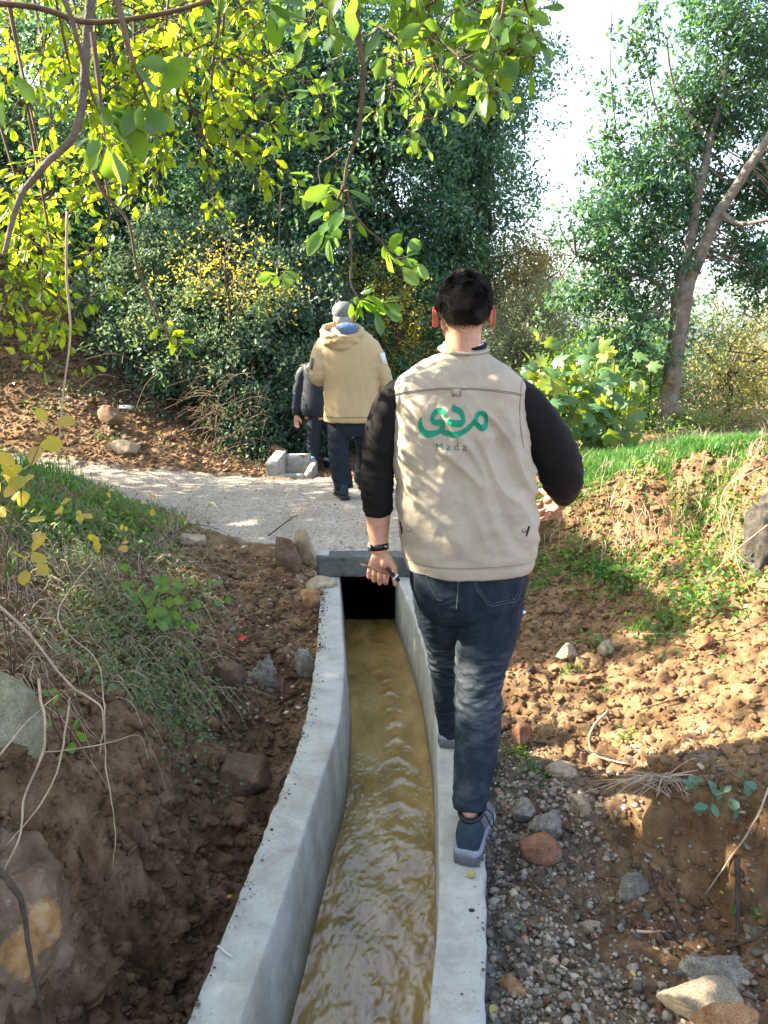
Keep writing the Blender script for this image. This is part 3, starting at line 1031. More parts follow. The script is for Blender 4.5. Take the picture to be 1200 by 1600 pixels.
def shoe(name, root, heel, yaw, s, mats, pitch=0.0, parts=True):
    up, so_, hp = mats
    c, si = math.cos(yaw), math.sin(yaw)
    cp, sp = math.cos(pitch), math.sin(pitch)
    def X_(P):
        P = np.asarray(P, float) * s
        y, z = P[:, 1] * cp + P[:, 2] * sp, -P[:, 1] * sp + P[:, 2] * cp
        return np.stack([P[:, 0] * c + y * si, -P[:, 0] * si + y * c, z], 1) + np.array(heel)
    def build(mb, secs, n=20, base=0.0, flatten=.0):
        V = []
        ang = np.arange(n) / n * 2 * np.pi
        for y, hw, z0, z1, lx in secs:
            zc, rz = (z0 + z1) / 2, (z1 - z0) / 2
            ca, sa = np.cos(ang), np.sin(ang)
            px = np.sign(ca) * np.abs(ca) ** .7
            pz = np.sign(sa) * np.abs(sa) ** .75
            V.append(np.stack([lx + px * hw * (1 - .18 * np.maximum(0, pz)), np.full(n, y), zc + pz * rz], 1))
        k = len(V)
        V = np.concatenate(V)
        i, j = np.meshgrid(np.arange(k - 1), np.arange(n), indexing='ij')
        F = np.stack([i * n + j, i * n + (j + 1) % n, (i + 1) * n + (j + 1) % n, (i + 1) * n + j], -1).reshape(-1, 4)
        V = np.concatenate([V, [V[:n].mean(0)], [V[-n:].mean(0)]])
        j = np.arange(n)
        mb.add(X_(V), [F, np.stack([(j + 1) % n, j, np.full(n, k * n)], 1), np.stack([(k - 1) * n + j, (k - 1) * n + (j + 1) % n, np.full(n, k * n + 1)], 1)])
    U = [(.006, .020, .03, .095, 0), (.012, .030, .02, .118, 0), (.035, .037, .015, .128, 0), (.07, .038, .015, .126, 0), (.10, .039, .015, .122, 0), (.13, .041, .015, .108, .001), (.165, .046, .015, .09, .003), (.2, .049, .015, .073, .004), (.235, .045, .015, .062, .004), (.262, .033, .015, .05, .002), (.276, .015, .02, .036, 0)]
    mb = MB()
    build(mb, spline(np.array(U), 34))
    o = mb.obj(name, up, root)
    S = [(-.012, .022, .004, .026, 0), (-.006, .034, .0, .036, 0), (.02, .043, .0, .034, 0), (.07, .043, .004, .03, 0), (.12, .043, .006, .028, .001), (.17, .050, .0, .028, .003), (.21, .053, .0, .028, .004), (.25, .045, .003, .03, .003), (.28, .026, .01, .034, 0), (.289, .012, .016, .032, 0)]
    mb = MB()
    build(mb, spline(np.array(S), 40))
    link('sole', mb.mesh(), so_, o)
    if parts:
        mb = MB()
        Hh = [(-.003, .019, .03, .088, 0), (.004, .031, .026, .122, 0), (.02, .0385, .024, .135, 0), (.045, .041, .024, .137, 0), (.07, .041, .03, .12, 0), (.085, .0405, .04, .09, 0)]
        build(mb, spline(np.array(Hh), 20))
        link('heel_panel', mb.mesh(), hp, o)
        mb = MB()
        W_ = [(-.009, .026, .026, .046, 0), (0, .039, .026, .052, 0), (.03, .0445, .024, .044, 0), (.07, .0440, .024, .050, 0), (.12, .0445, .022, .05, .001), (.17, .0515, .022, .044, .003), (.21, .054, .022, .04, .004), (.25, .045, .022, .04, .003)]
        build(mb, spline(np.array(W_), 30))
        link('midsole', mb.mesh(), MIDS, o)
        # treads
        for k in range(9):
            y = -.002 + k * .031
            w = float(np.interp(y, [q[0] for q in S], [q[1] for q in S]))
            for sx in (-1, 1):
                P = X_([(sx * w * .90, y + .006, .007)])[0]
                mb = MB(); mb.box(P, (.014, .016, .012)); mb.obj('tread', SOLE, o, smooth=False)
        # ankle collar and lace loop
        mb = MB()
        a_ = np.linspace(0, 2 * np.pi, 26)
        mb.tube(X_(np.stack([np.cos(a_) * .033, .055 + np.sin(a_) * .045, .131 + .006 * np.cos(2 * a_) - .012 * np.sin(a_)], 1)), .007 * s, n=8)
        mb.obj('collar', BLACKR, o)
        mb = MB()
        L = [(.028, .085, .128), (.045, .088, .135), (.060, .085, .125), (.067, .078, .105), (.063, .072, .088), (.055, .076, .098), (.040, .085, .118), (.025, .09, .122)]
        mb.tube(X_(spline(np.array(L), 30)), .0023 * s, n=6)
        mb.obj('lace', BLACKR, o)
    return o

# ---- walker in the beige vest
Y0 = 2.36
man = empty('person', D(735, 1330, 2.3) * [1, 1, 0], 'person in beige vest, black sleeves and dark jeans walking on the channel wall', 'person')
HC = D(724, 488, 2.36)
body = MB()
head(body, HC)
body.tube([HC + [0, -.012, -.03], HC + [0, -.018, -.09], HC + [-.004, -.018, -.13], HC + [-.004, .0, -.2]], [.056, .053, .053, .055], n=20)
loft(body, tosecs([(575, 672, 772, .06), (600, 640, 796, .085), (640, 634, 800, .10), (740, 636, 812, .11), (850, 650, 812, .115), (930, 658, 808, .10)], Y0, .1), ex=2.2)
limb(body, [(640, 628, 2.36, 22), (606, 670, 2.36, 22), (596, 735, 2.36, 20), (592, 790, 2.36, 18), (590, 800, 2.36, 17)])
limb(body, [(800, 630, 2.36, 22), (845, 680, 2.38, 22), (878, 735, 2.43, 20), (878, 765, 2.53, 17), (876, 780, 2.60, 14)])
limb(body, [(768, 930, 2.36, 42), (752, 1030, 2.31, 33), (747, 1090, 2.27, 28), (746, 1150, 2.2, 27), (736, 1230, 2.09, 16), (733, 1280, 2.05, 14.5), (734, 1292, 2.06, 12)])
limb(body, [(690, 930, 2.38, 40), (696, 1010, 2.5, 28), (701, 1080, 2.61, 22), (700, 1130, 2.69, 16), (699, 1150, 2.71, 13)])
bm_ = fuse(body, .0062, 5)
fine = MB()
limb(fine, [(591, 782, 2.36, 19), (591, 806, 2.36, 19.5), (591, 828, 2.36, 17), (592, 848, 2.355, 14.2), (593, 862, 2.35, 13.5)], n=24, flat=.85)
hand(fine, D(593, 862, 2.35), (-.02, .05, -1), (-.15, -1, .1), (1, 0, 0), curl=(1.25, 1.35, .9), s=.93, tcurl=.15)
WR = D(878, 781, 2.57)
limb(fine, [(880, 758, 2.53, 17), (882, 771, 2.55, 14.5), (878, 781, 2.57, 14)], n=20)
hand(fine, WR, (-.42, .45, -.42), (-.85, -.5, .0), (-.2, 0, 1), curl=(1.25, 1.35, .9), s=1.06, tcurl=.7, wr=.028)
fm = fuse(fine, .0021, 4, .5)
# one mesh holds the body and its finely modelled forearms and hands
bb = bmesh.new(); bb.from_mesh(bm_); bb.from_mesh(fm)
bodyme = bpy.data.meshes.new('body'); bb.to_mesh(bodyme); bb.free()
link('body', bodyme, SKIN, man)
face_bits(man, HC, 1, HAIR)
ears(man, HC, 1.0, EAR, w=.0835)
# hair
hm = MB()
ell(hm, HC + [0, -.012, .036], (.0765, .092, .079), n=28, m=20)
ell(hm, HC + [0, -.020, .012], (.0740, .080, .056), n=24, m=16)
ell(hm, HC + [0, -.034, -.004], (.064, .058, .050), n=24, m=16)
hme = fuse(hm, .004, 4)
def hf(co, no):
    up = sstep(-.02, .06, co[:, 2] - HC[2])
    return .007 * up * noise(co * 38, 5) + .003 * up * noise(co * 80, 6)
wrinkle(hme, hf)
hair = link('hair', hme, HAIR, man)
Ph, Nh = sample_surf(hme, 30000, 3)
fade = sstep(-.085, .03, Ph[:, 2] - HC[2])
kp = np.random.default_rng(1).random(len(Ph)) < .15 + .85 * fade
Ph, Nh, fade = Ph[kp], Nh[kp], fade[kp]
flow = np.stack([.9 * noise(Ph * 22, 8), -.1 + .9 * noise(Ph * 22, 9), -.3 - .6 * (1 - fade) + .7 * noise(Ph * 22, 10)], 1)
Ls = .003 + .012 * fade ** 1.6
PV, PF = strands(Ph, Nh, Ls, flow, w=.0006, seed=2, jit=.10)
hs = MB(); hs.add(PV, PF)
setp(hs.obj('hair_strands', HAIR, hair, smooth=False), kind='stuff')
# stubble fade on the nape and sides
Pn, Nn_ = sample_surf(bodyme, 90000, 4, lambda P: (P[:, 2] > HC[2] - .088) & (P[:, 2] < HC[2] + .03) & (P[:, 1] < HC[1] + .03))
kk = np.random.default_rng(5).random(len(Pn)) < .02 + .98 * sstep(-.092, -.03, Pn[:, 2] - HC[2])
PV, PF = strands(Pn[kk], Nn_[kk], np.full(kk.sum(), .0042), np.tile([0, 0, -.8], (kk.sum(), 1)), w=.0007, seed=3, jit=.2)
hs = MB(); hs.add(PV, PF)
setp(hs.obj('short_hair', HAIR, man, smooth=False), kind='stuff')
# beard along the jaw
Pn, Nn_ = sample_surf(bodyme, 90000, 6, lambda P: (P[:, 2] > HC[2] - .11) & (P[:, 2] < HC[2] - .01) & (P[:, 1] > HC[1] + .02) & ((np.abs(P[:, 0] - HC[0]) > .045) | (P[:, 2] < HC[2] - .05)))
PV, PF = strands(Pn, Nn_, np.full(len(Pn), .005), np.tile([0, .2, -.8], (len(Pn), 1)), w=.0006, seed=4, jit=.2)
hs = MB(); hs.add(PV, PF)
setp(hs.obj('beard', HAIR, man, smooth=False), kind='stuff')

# vest
vm = MB()
VL = [(547, 692, 757, .060), (553, 680, 766, .070), (563, 662, 782, .085), (577, 640, 803, .100), (592, 619, 817, .112), (612, 610, 821, .122), (645, 609, 819, .130), (690, 612, 824, .137), (740, 614, 834, .142), (800, 618, 838, .146), (850, 626, 838, .148), (878, 633, 834, .146), (888, 637, 830, .143)]
loft(vm, tosecs(VL, Y0, .1), n=56, ex=2.25)
vme = fuse(vm, .0062, 5)
def vf(co, no):
    x, z = co[:, 0] - .22, co[:, 2]
    zt, zb = 1.42, .83
    # long soft folds: fan from the right armhole down to the left, and upright pleats
    a = math.radians(32)
    p = x * math.cos(a) + z * math.sin(a)
    q = -x * math.sin(a) + z * math.cos(a)
    P1 = np.stack([p * 19 + .6 * noise(co * 5, 48), q * 4, co[:, 1] * 3], 1)
    f1 = np.abs(noise(P1, 41))
    w1 = sstep(-.16, .08, x) * sstep(.85, 1.0, z) * (1 - sstep(1.28, 1.36, z))
    P2 = np.stack([x * 26, z * 3.2 + x * 3, co[:, 1] * 6], 1)
    f2 = noise(P2, 42)
    w2 = sstep(1.0, 1.2, z) * (1 - sstep(1.30, 1.34, z))
    f3 = noise(np.stack([x * 14 + z * 5, z * 9 - x * 4, co[:, 1] * 5], 1), 43)
    f4 = noise(np.stack([x * 10, z * 26, co[:, 1] * 8], 1), 44)
    amp = sstep(.83, .87, z)
    o = (-.034 * f1 ** .75 + .012) * w1 + .010 * f2 * w2 + .008 * f3 + .0045 * f4 + .004 * np.abs(noise(co * 30, 45)) - .009 * np.abs(noise(np.stack([x * 9 - z * 9, z * 4 + x * 4, co[:, 1] * 3], 1), 47)) * (1 - w1)
    o += -.0035 * np.exp(-((z - .852) / .0035) ** 2)        # hem stitching
    return o * (1 - .3 * (1 - amp))
wrinkle(vme, vf)
# soften
vest = link('vest', vme, VEST, man)
VB = bvh_of(vme)

def on_vest(x, z, off=.0012, B=None):
    hit = (B or VB).ray_cast(Vector((x, 1.6, z)), Vector((0, 1, 0)))
    if hit[0] is None: return None
    return np.array(hit[0]) + np.array(hit[1]) * off

def uv_on(B, u, v, Ys=2.22, off=.0012):
    """surface point met when looking along +Y at the height of a point given in the photo"""
    for _ in range(4):
        p = D(u, v, Ys)
        h = B.ray_cast(Vector((p[0], 1.5, p[2])), Vector((0, 1, 0)))
        if h[0] is None: return None
        Ys = h[0].y
    return np.array(h[0]) + np.array(h[1]) * off

def seam(B, uv, r, name, mat, parent, n=40, off=.0008):
    pts = [uv_on(B, a_, b_, off=off) for a_, b_ in spline(np.array(uv, float), n)]
    pts = [p for p in pts if p is not None]
    if len(pts) < 3: return
    mb = MB(); mb.tube(pts, r, n=6)
    return mb.obj(name, mat, parent)

seam(VB, [(613, 617), (640, 611), (680, 607), (715, 606), (760, 608), (800, 613), (816, 617)], .0017, 'yoke_seam', SEAM, vest, 60)
seam(VB, [(615, 619), (640, 613.5), (680, 609.5), (715, 608.5), (760, 610.5), (800, 615.5), (815, 619)], .0008, 'yoke_seam', STITCH, vest, 60)
seam(VB, [(816, 592), (813, 618), (812, 650), (815, 680), (818, 700)], .0015, 'armhole_seam', SEAM, vest, 30)
seam(VB, [(617, 596), (614, 620), (613, 650), (615, 690)], .0015, 'armhole_seam', SEAM, vest, 30)
seam(VB, [(640, 879.5), (680, 886), (720, 888), (770, 886.5), (820, 881)], .0013, 'hem_seam', SEAM, vest, 50)
# collar band
mb = MB()
a_ = np.linspace(0, 2 * np.pi, 40)
cc = D(724, 547, 2.36)
mb.tube(np.stack([cc[0] + np.cos(a_) * .066, cc[1] + np.sin(a_) * .066, cc[2] + .004 + .012 * np.sin(a_)], 1), np.tile([[.006, .013]], (40, 1)), n=8, side=(0, 0, 1))
mb.obj('collar', VEST, vest)
mb = MB()
mb.tube(np.stack([cc[0] + np.cos(a_) * .058, cc[1] + np.sin(a_) * .06, cc[2] + .014 + .010 * np.sin(a_)], 1), np.tile([[.010, .005]], (40, 1)), n=8, side=(0, 0, 1))
mb.obj('inner_collar', WHITE, vest)
mb = MB()
mb.tube(np.stack([cc[0] + np.cos(a_[:9]) * .062, cc[1] - .0 + np.sin(-a_[:9]) * .064, cc[2] + .014 - .010 * np.sin(a_[:9])], 1), np.linspace(.010, .005, 9), n=8, rnd=1)
mb.obj('shirt_collar', BLACKK, man)
# loop tab
t0 = uv_on(VB, 713, 610)
mb = MB(); mb.box(t0 + [0, -.002, -.006], (.024, .005, .020)); mb.obj('loop_tab', VEST, vest)
mb = MB()
for dx, dz, sx, sz in ((-.0125, -.006, .0016, .021), (.0125, -.006, .0016, .021), (0, -.0165, .026, .0018)):
    mb.box(t0 + [dx, -.004, dz], (sx, .003, sz))
mb.obj('loop_edge', SEAM, vest)
# side snaps and adjuster slots
for (u, v) in ((638, 828), (818, 829)):
    p = uv_on(VB, u, v, off=.001)
    mb = MB(); ell(mb, p, (.0055, .003, .0055), n=14, m=8); mb.obj('snap', METAL, vest)
    mb = MB(); mb.tube(np.stack([p[0] + np.cos(a_) * .0062, 0 * a_ + p[1] - .001, p[2] + np.sin(a_) * .0062], 1), .0011, n=5); mb.obj('snap_ring', SEAM, vest)
for uv in ([(626, 815), (628, 824), (628, 834)], [(827, 822), (824, 830), (822, 838)]):
    pts = [uv_on(VB, *q, off=.001) for q in uv]
    if all(p is not None for p in pts):
        mb = MB(); mb.tube(pts, [.003, .004, .002], n=6); mb.obj('strap_slot', BLACKR, vest)
# side flap of the adjuster strap
pl = uv_on(VB, 633, 826)

# printed emblem: calligraphic strokes and small latin letters, laid on the cloth
EMB = basic('green_print', (.0, .235, .135), rough=.55, nscale=50, var=.15)
EMB2 = basic('dull_green_print', (.055, .16, .12), rough=.7)
ST = [
 [(165, 432, 8), (150, 480, 36), (146, 540, 56), (160, 600, 70), (195, 650, 84), (255, 672, 92), (320, 663, 86), (385, 640, 62), (425, 615, 60)],
 [(467, 442, 14), (462, 395, 44), (430, 358, 70), (375, 358, 74), (330, 398, 66), (307, 455, 54), (318, 508, 62), (370, 518, 82), (425, 515, 78), (440, 560, 72), (432, 620, 70), (470, 648, 74), (540, 668, 78), (610, 675, 74), (680, 658, 72), (740, 625, 66), (790, 585, 62), (845, 530, 58), (885, 480, 60)],
 [(590, 272, 10), (596, 300, 44), (608, 340, 84), (650, 352, 84), (692, 395, 76), (714, 450, 56), (708, 505, 72), (665, 530, 96), (600, 526, 94), (545, 515, 76), (524, 462, 14)],
 [(888, 478, 56), (905, 420, 58), (945, 390, 62), (990, 395, 66), (1022, 440, 56), (1024, 500, 56), (1005, 570, 74), (965, 592, 80), (920, 560, 72), (885, 510, 56), (870, 490, 50)]]
def emblem():
    st = 1.7
    gxs = np.arange(100, 1070, 8.571 * .62)
    gys = np.arange(255, 735, 8.571 * .62)
    GX, GY = np.meshgrid(gxs, gys)
    M_ = np.zeros(GX.shape, bool)
    for s in ST:
        S = spline(np.array(s, float), len(s) * 8)
        for (x0, y0, w0), (x1, y1, w1) in zip(S[:-1], S[1:]):
            dx, dy = x1 - x0, y1 - y0
            t = np.clip(((GX - x0) * dx + (GY - y0) * dy) / (dx * dx + dy * dy + 1e-9), 0, 1)
            M_ |= np.hypot(GX - x0 - t * dx, GY - y0 - t * dy) < (w0 + (w1 - w0) * t) / 2
    V, idx, F = [], {}, []
    def vert(i, j):
        if (i, j) in idx: return idx[i, j]
        p = uv_on(VB, 640 + (100 + (j - .5) * 8.571 * .62) / 8.571, 600 + (255 + (i - .5) * 8.571 * .62) / 8.571, off=.0016)
        if p is None: p = np.zeros(3)
        idx[i, j] = len(V); V.append(p)
        return idx[i, j]
    for i in range(M_.shape[0]):
        for j in range(M_.shape[1]):
            if M_[i, j]:
                F.append((vert(i, j), vert(i + 1, j), vert(i + 1, j + 1), vert(i, j + 1)))
    mb = MB(); mb.add(V, [F])
    mb.obj('printed_emblem', EMB, vest)
emblem()
def print_letter(ch, u0, u1, v1, mat):
    cu = bpy.data.curves.new('t', 'FONT')
    cu.body = ch
    cu.resolution_u = 3
    o = bpy.data.objects.new('t', cu); COL.objects.link(o)
    me = bpy.data.meshes.new_from_object(o.evaluated_get(bpy.context.evaluated_depsgraph_get()))
    bpy.data.objects.remove(o)
    bm = bmesh.new(); bm.from_mesh(me)
    bmesh.ops.triangulate(bm, faces=bm.faces)
    for _ in range(2): bmesh.ops.subdivide_edges(bm, edges=[e for e in bm.edges if e.calc_length() > .12], cuts=1); bmesh.ops.triangulate(bm, faces=bm.faces)
    xs = [v.co.x for v in bm.verts]; x0, x1 = min(xs), max(xs)
    sc = (u1 - u0) / (x1 - x0)
    for v in bm.verts:
        p = uv_on(VB, u0 + (v.co.x - x0) * sc, v1 - v.co.y * sc * 1.08, off=.0017)
        v.co = Vector(p)
    bm.to_mesh(me); bm.free()
    link('printed_letter', me, mat, vest)
for ch_, a0, a1 in (('M', 681.5, 691.5), ('a', 697.5, 703.6), ('d', 709.8, 716.5), ('a', 723, 729.5)):
    print_letter(ch_, a0, a1, 704, EMB2)

# shirt sleeves
def sleeve(pts, seed, ringdir=1, name='sleeve', mat=None, parent=None, amp=.006, vox=.0055, flat=.95):
    mb = MB(); S = limb(mb, pts, n=24, k=6, rnd=.25, flat=flat)
    me = fuse(mb, vox, 4)
    A = S[:, :3]
    def f(co, no):
        d = ((co[:, None] - A[None]) ** 2).sum(-1)
        i = d.argmin(1)
        s = i / len(A)
        ang = np.arctan2(co[:, 0] - A[i, 0], co[:, 1] - A[i, 1])
        bend = .35 + .65 * sstep(.35, .6, s)
        return amp * bend * (np.abs(noise(np.stack([co[:, 0] * 9 + co[:, 2] * 8, co[:, 1] * 9, co[:, 2] * 42 + co[:, 0] * 12], 1), seed)) - .25) * 1.6 + .0015 * noise(co * 30, seed + 1)
    wrinkle(me, f)
    return link(name, me, mat, parent)
sleeve([(650, 612, 2.37, 26), (622, 622, 2.365, 29), (606, 650, 2.36, 30), (596, 690, 2.36, 28), (590, 735, 2.36, 27), (589, 765, 2.36, 26), (590, 785, 2.36, 24.5), (591, 803, 2.36, 22.5)], 51, mat=BLACKK, parent=man)
sleeve([(790, 612, 2.38, 24), (818, 625, 2.37, 28), (838, 655, 2.37, 33), (858, 690, 2.39, 36), (874, 728, 2.42, 36), (879, 752, 2.46, 32), (882, 766, 2.52, 24), (883, 773, 2.56, 19)], 52, mat=BLACKK, parent=man)

# jeans
jm = MB()
loft(jm, tosecs([(868, 640, 826, .128), (895, 639, 826, .130), (920, 643, 821, .132), (945, 652, 815, .124), (962, 664, 806, .10)], Y0, .1), n=40, ex=2.3)
RL = [(768, 920, 2.35, 52), (766, 955, 2.34, 50), (759, 1000, 2.32, 46), (750, 1050, 2.295, 39.5), (747, 1090, 2.265, 37), (747, 1130, 2.22, 36.5), (743, 1180, 2.15, 34), (737, 1225, 2.1, 29.5), (734, 1250, 2.07, 27), (733.5, 1264, 2.06, 26.5)]
LL = [(690, 920, 2.38, 47), (692, 960, 2.42, 42), (697, 1005, 2.5, 33), (700, 1050, 2.57, 29), (703, 1090, 2.63, 26), (704, 1125, 2.68, 21), (704, 1146, 2.70, 18)]
limb(jm, RL, n=28, k=6, rnd=.05); limb(jm, LL, n=24, k=6, rnd=.05)
jme = fuse(jm, .0058, 4)
def jf(co, no):
    z = co[:, 2]
    kn = np.exp(-((z - .44) / .10) ** 2) + .8 * np.exp(-((z - .17) / .05) ** 2) + .5 * np.exp(-((z - .68) / .05) ** 2) + .25
    P = np.stack([co[:, 0] * 9 + z * 6, co[:, 1] * 9, z * 48 - co[:, 0] * 14], 1)
    return .0105 * kn * (np.abs(noise(P, 71)) - .22) + .002 * noise(co * 24, 72) + .0008 * noise(co * 90, 73)
wrinkle(jme, jf)
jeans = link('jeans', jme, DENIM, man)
JB = bvh_of(jme)
seam(JB, [(716, 893), (715, 930), (713, 952)], .0016, 'seam', STITCH, jeans, 16)
seam(JB, [(748, 892), (742, 915), (752, 930), (766, 946), (792, 942), (808, 938), (815, 915), (819, 893)], .0011, 'back_pocket', STITCH, jeans, 60)
seam(JB, [(751, 892), (745, 914), (754, 927), (767, 942), (792, 938), (805, 934), (812, 913), (816, 893)], .0008, 'back_pocket', STITCH, jeans, 60)
seam(JB, [(664, 892), (672, 915), (683, 935), (690, 938)], .0011, 'back_pocket', STITCH, jeans, 30)
seam(JB, [(640, 895), (700, 897), (760, 897), (824, 892)], .0012, 'waistband', STITCH, jeans, 40)
for v0 in (1258,):
    seam(JB, [(709, v0 + 1), (722, v0 + 3), (740, v0 + 3), (757, v0)], .0012, 'hem', STITCH, jeans, 20)

HR = D(731, 1350, 2.0) * [1, 1, 0]
shoe('shoe', man, (HR[0] - .004, 2.0, .001), math.radians(16), 1.0, (GREYS, SOLE, NAVY))
HL = D(697, 1170, 2.66) * [1, 1, 0]
shoe('shoe', man, (HL[0] + .012, 2.665, .001), math.radians(6), .98, (GREYS, SOLE, NAVY))
# wristwatch
ww = D(592, 854, 2.354)
watch = MB()
watch.tube([ww + [-.001, .002, .010], ww + [.001, 0, -.010]], np.array([(.0315, .0275)] * 2), n=28, cap=True)
wo = watch.obj('watch_strap', BLACKR, man)
mb = MB(); ell(mb, ww + [-.031, .006, -.002], (.006, .019, .018), n=18, m=12); link('watch_case', mb.mesh(), METAL, wo)
mb = MB(); mb.box(ww + [-.029, -.018, .002], (.008, .010, .020)); link('buckle', mb.mesh(), METAL, wo)
mb = MB(); mb.box(ww + [.022, -.021, .006], (.010, .006, .006)); link('keeper', mb.mesh(), METAL, wo)

# things held in the left hand
WOODP = basic('bare_wood', (.33, .17, .095), rough=.5, nscale=60, bscale=200)
pe = empty('pencil', D(578, 887, 2.30), 'slim brown wooden pencil held in the fist of the vested person', 'pencil')
p0, p1 = D(563, 881, 2.275), D(606, 897, 2.29)
mb = MB(); mb.tube([p0 + (p1 - p0) * .12, p1], .0042, n=6); mb.obj('shaft', WOODP, pe, smooth=False)
mb = MB(); mb.tube([p0, p0 + (p1 - p0) * .12], [.0008, .0041], n=8); mb.obj('tip', basic('sharpened_wood', (.5, .36, .24), .7), pe)
pn = empty('marker_pen', D(618, 905, 2.30), 'black marker pen with a white clip hanging from the hand with the watch', 'pen')
q0, q1 = D(604, 888, 2.275), D(623, 907, 2.28)
mb = MB(); mb.tube([q0, q0 + (q1 - q0) * .4, q0 + (q1 - q0) * .42, q1], [.005, .005, .0066, .0066], n=10, rnd=.4); mb.obj('barrel', BLACKR, pn)
mb = MB(); mb.box((q0 + q1) / 2 + [.009, -.006, -.006], (.006, .003, .022), rot=Matrix.Rotation(math.radians(40), 3, 'Y')); mb.obj('clip', WHITE, pn)

# ---- person in the tan jacket
TAN = clothmat('tan_canvas', [(.25, (.42, .315, .175)), (.6, (.48, .37, .215)), (.8, (.52, .41, .26))], scale=4, weave=300, bstr=.3)
TROU = clothmat('dark_trousers', [(.3, (.010, .016, .026)), (.7, (.02, .028, .04))], scale=6, weave=300, bstr=.3)
BLUEL = basic('blue_lining', (.10, .17, .32), rough=.8, nscale=30)
CAPM = basic('grey_felt', (.15, .16, .175), rough=.85, nscale=40)
GREYH = basic('grey_hair', (.3, .28, .26), rough=.6)
p2 = empty('person', (-.33, 6.75, .1), 'person in tan hooded jacket and grey cap walking away across the gravel road', 'person')
HC2 = D(536, 496, 6.85)
Rz = np.array([[math.cos(.3), -math.sin(.3), 0], [math.sin(.3), math.cos(.3), 0], [0, 0, 1]])
body = MB()
head(body, HC2, 1.0, Rz)
body.tube([HC2 + [0, -.01, -.05], HC2 + [0, -.02, -.12], HC2 + [0, -.02, -.2]], [.055, .056, .08], n=16)
loft(body, tosecs([(520, 515, 565, .07), (560, 508, 585, .11), (620, 512, 585, .11), (665, 515, 585, .1)], 6.85, .1), n=30)
limb(body, [(528, 655, 6.85, 13), (529, 710, 6.82, 10), (537, 762, 6.76, 8), (537, 772, 6.75, 7)], n=14)
limb(body, [(568, 655, 6.85, 13), (574, 705, 7.0, 10), (566, 750, 7.2, 7)], n=14)
limb(body, [(503, 545, 6.85, 9), (494, 590, 6.83, 8), (512, 592, 7.1, 6)], n=12)
limb(body, [(582, 545, 6.85, 9), (598, 585, 6.85, 8), (612, 615, 6.88, 6)], n=12)
hand(body, D(513, 592, 7.1), (.4, .8, .1), (0, .3, -1), (0, 0, 1), curl=(.7, .8, .5))
hand(body, D(613, 618, 6.88), (.1, .1, -1), (-1, 0, 0), (0, 1, 0), curl=(.6, .7, .5))
link('body', fuse(body, .009, 3), SKIN, p2)
face_bits(p2, HC2, 1, GREYH, Rz)
ears(p2, HC2, 1.0, SKIN, Rz)
hm = MB(); ell(hm, HC2 + [0, -.012, -.005], (.08, .09, .075)); hm.obj('hair', GREYH, p2)
cp = MB()
ell(cp, HC2 + [0, -.012, .052], (.095, .112, .082))
cp.tube([HC2 + [-.05, -.02, .012], HC2 + [.0, -.115, .010], HC2 + [.05, -.02, .012]], .006, n=6)
cap_ = cp.obj('cap', CAPM, p2)
cp = MB(); ell(cp, HC2 + Rz @ np.array([0, .11, .03]), (.072, .06, .010)); link('cap_brim', cp.mesh(), CAPM, cap_)
jk = MB()
loft(jk, tosecs([(511, 519, 558, .075), (519, 510, 574, .10), (530, 500, 586, .13), (545, 498, 592, .145), (565, 500, 592, .15), (600, 505, 592, .155), (635, 505.5, 592, .165), (655, 505, 590, .17), (659, 507, 588, .165)], 6.85, .1), n=36, ex=2.4)
limb(jk, [(512, 532, 6.86, 12), (502, 548, 6.85, 14), (496, 575, 6.82, 13.5), (495, 590, 6.83, 12), (503, 593, 7.0, 10), (510, 592, 7.08, 9)], n=18)
limb(jk, [(572, 532, 6.86, 12), (584, 548, 6.85, 14), (594, 575, 6.84, 14), (603, 596, 6.85, 12.5), (611, 614, 6.87, 10.5)], n=18)
jkm = fuse(jk, .0105, 4)
wrinkle(jkm, lambda co, no: .012 * (np.abs(noise(np.stack([co[:, 0] * 9, co[:, 1] * 6, co[:, 2] * 3.0 + co[:, 0] * 4], 1), 81)) - .3) + .012 * (np.abs(noise(np.stack([co[:, 0] * 7, co[:, 1] * 6, co[:, 2] * 16], 1), 82)) - .25) * (np.abs(co[:, 0] + .32) > .2))
jack = link('jacket', jkm, TAN, p2)
hd = MB()
hc = D(534, 524, 6.72)
a_ = np.linspace(0, 2 * np.pi, 24)
hd.tube(np.stack([hc[0] + np.cos(a_) * .165, hc[1] + .07 + np.sin(a_) * .10, hc[2] + .03 + .055 * np.sin(a_)], 1), np.tile([[.030, .042]], (24, 1)), n=12)
ell(hd, hc + [-.01, .05, -.045], (.18, .10, .075))
ell(hd, hc + [.0, .02, -.09], (.10, .06, .06))
link('hood', wrinkle(fuse(hd, .012, 5), lambda co, no: .020 * (np.abs(noise(co * [9, 9, 22], 83)) - .25) + .006 * noise(co * 30, 84)), TAN, jack)
hd = MB()
ell(hd, hc + [.045, -.012, .050], (.105, .05, .055), f=lambda V, d: V * np.stack([np.ones(len(V)), np.ones(len(V)), np.ones(len(V))], 1) + np.stack([-.25 * V[:, 0] * (V[:, 2] < 0) , 0 * V[:, 0], .004 * np.sin(V[:, 0] * 120)], 1))
link('hood_lining', hd.mesh(), BLUEL, jack)
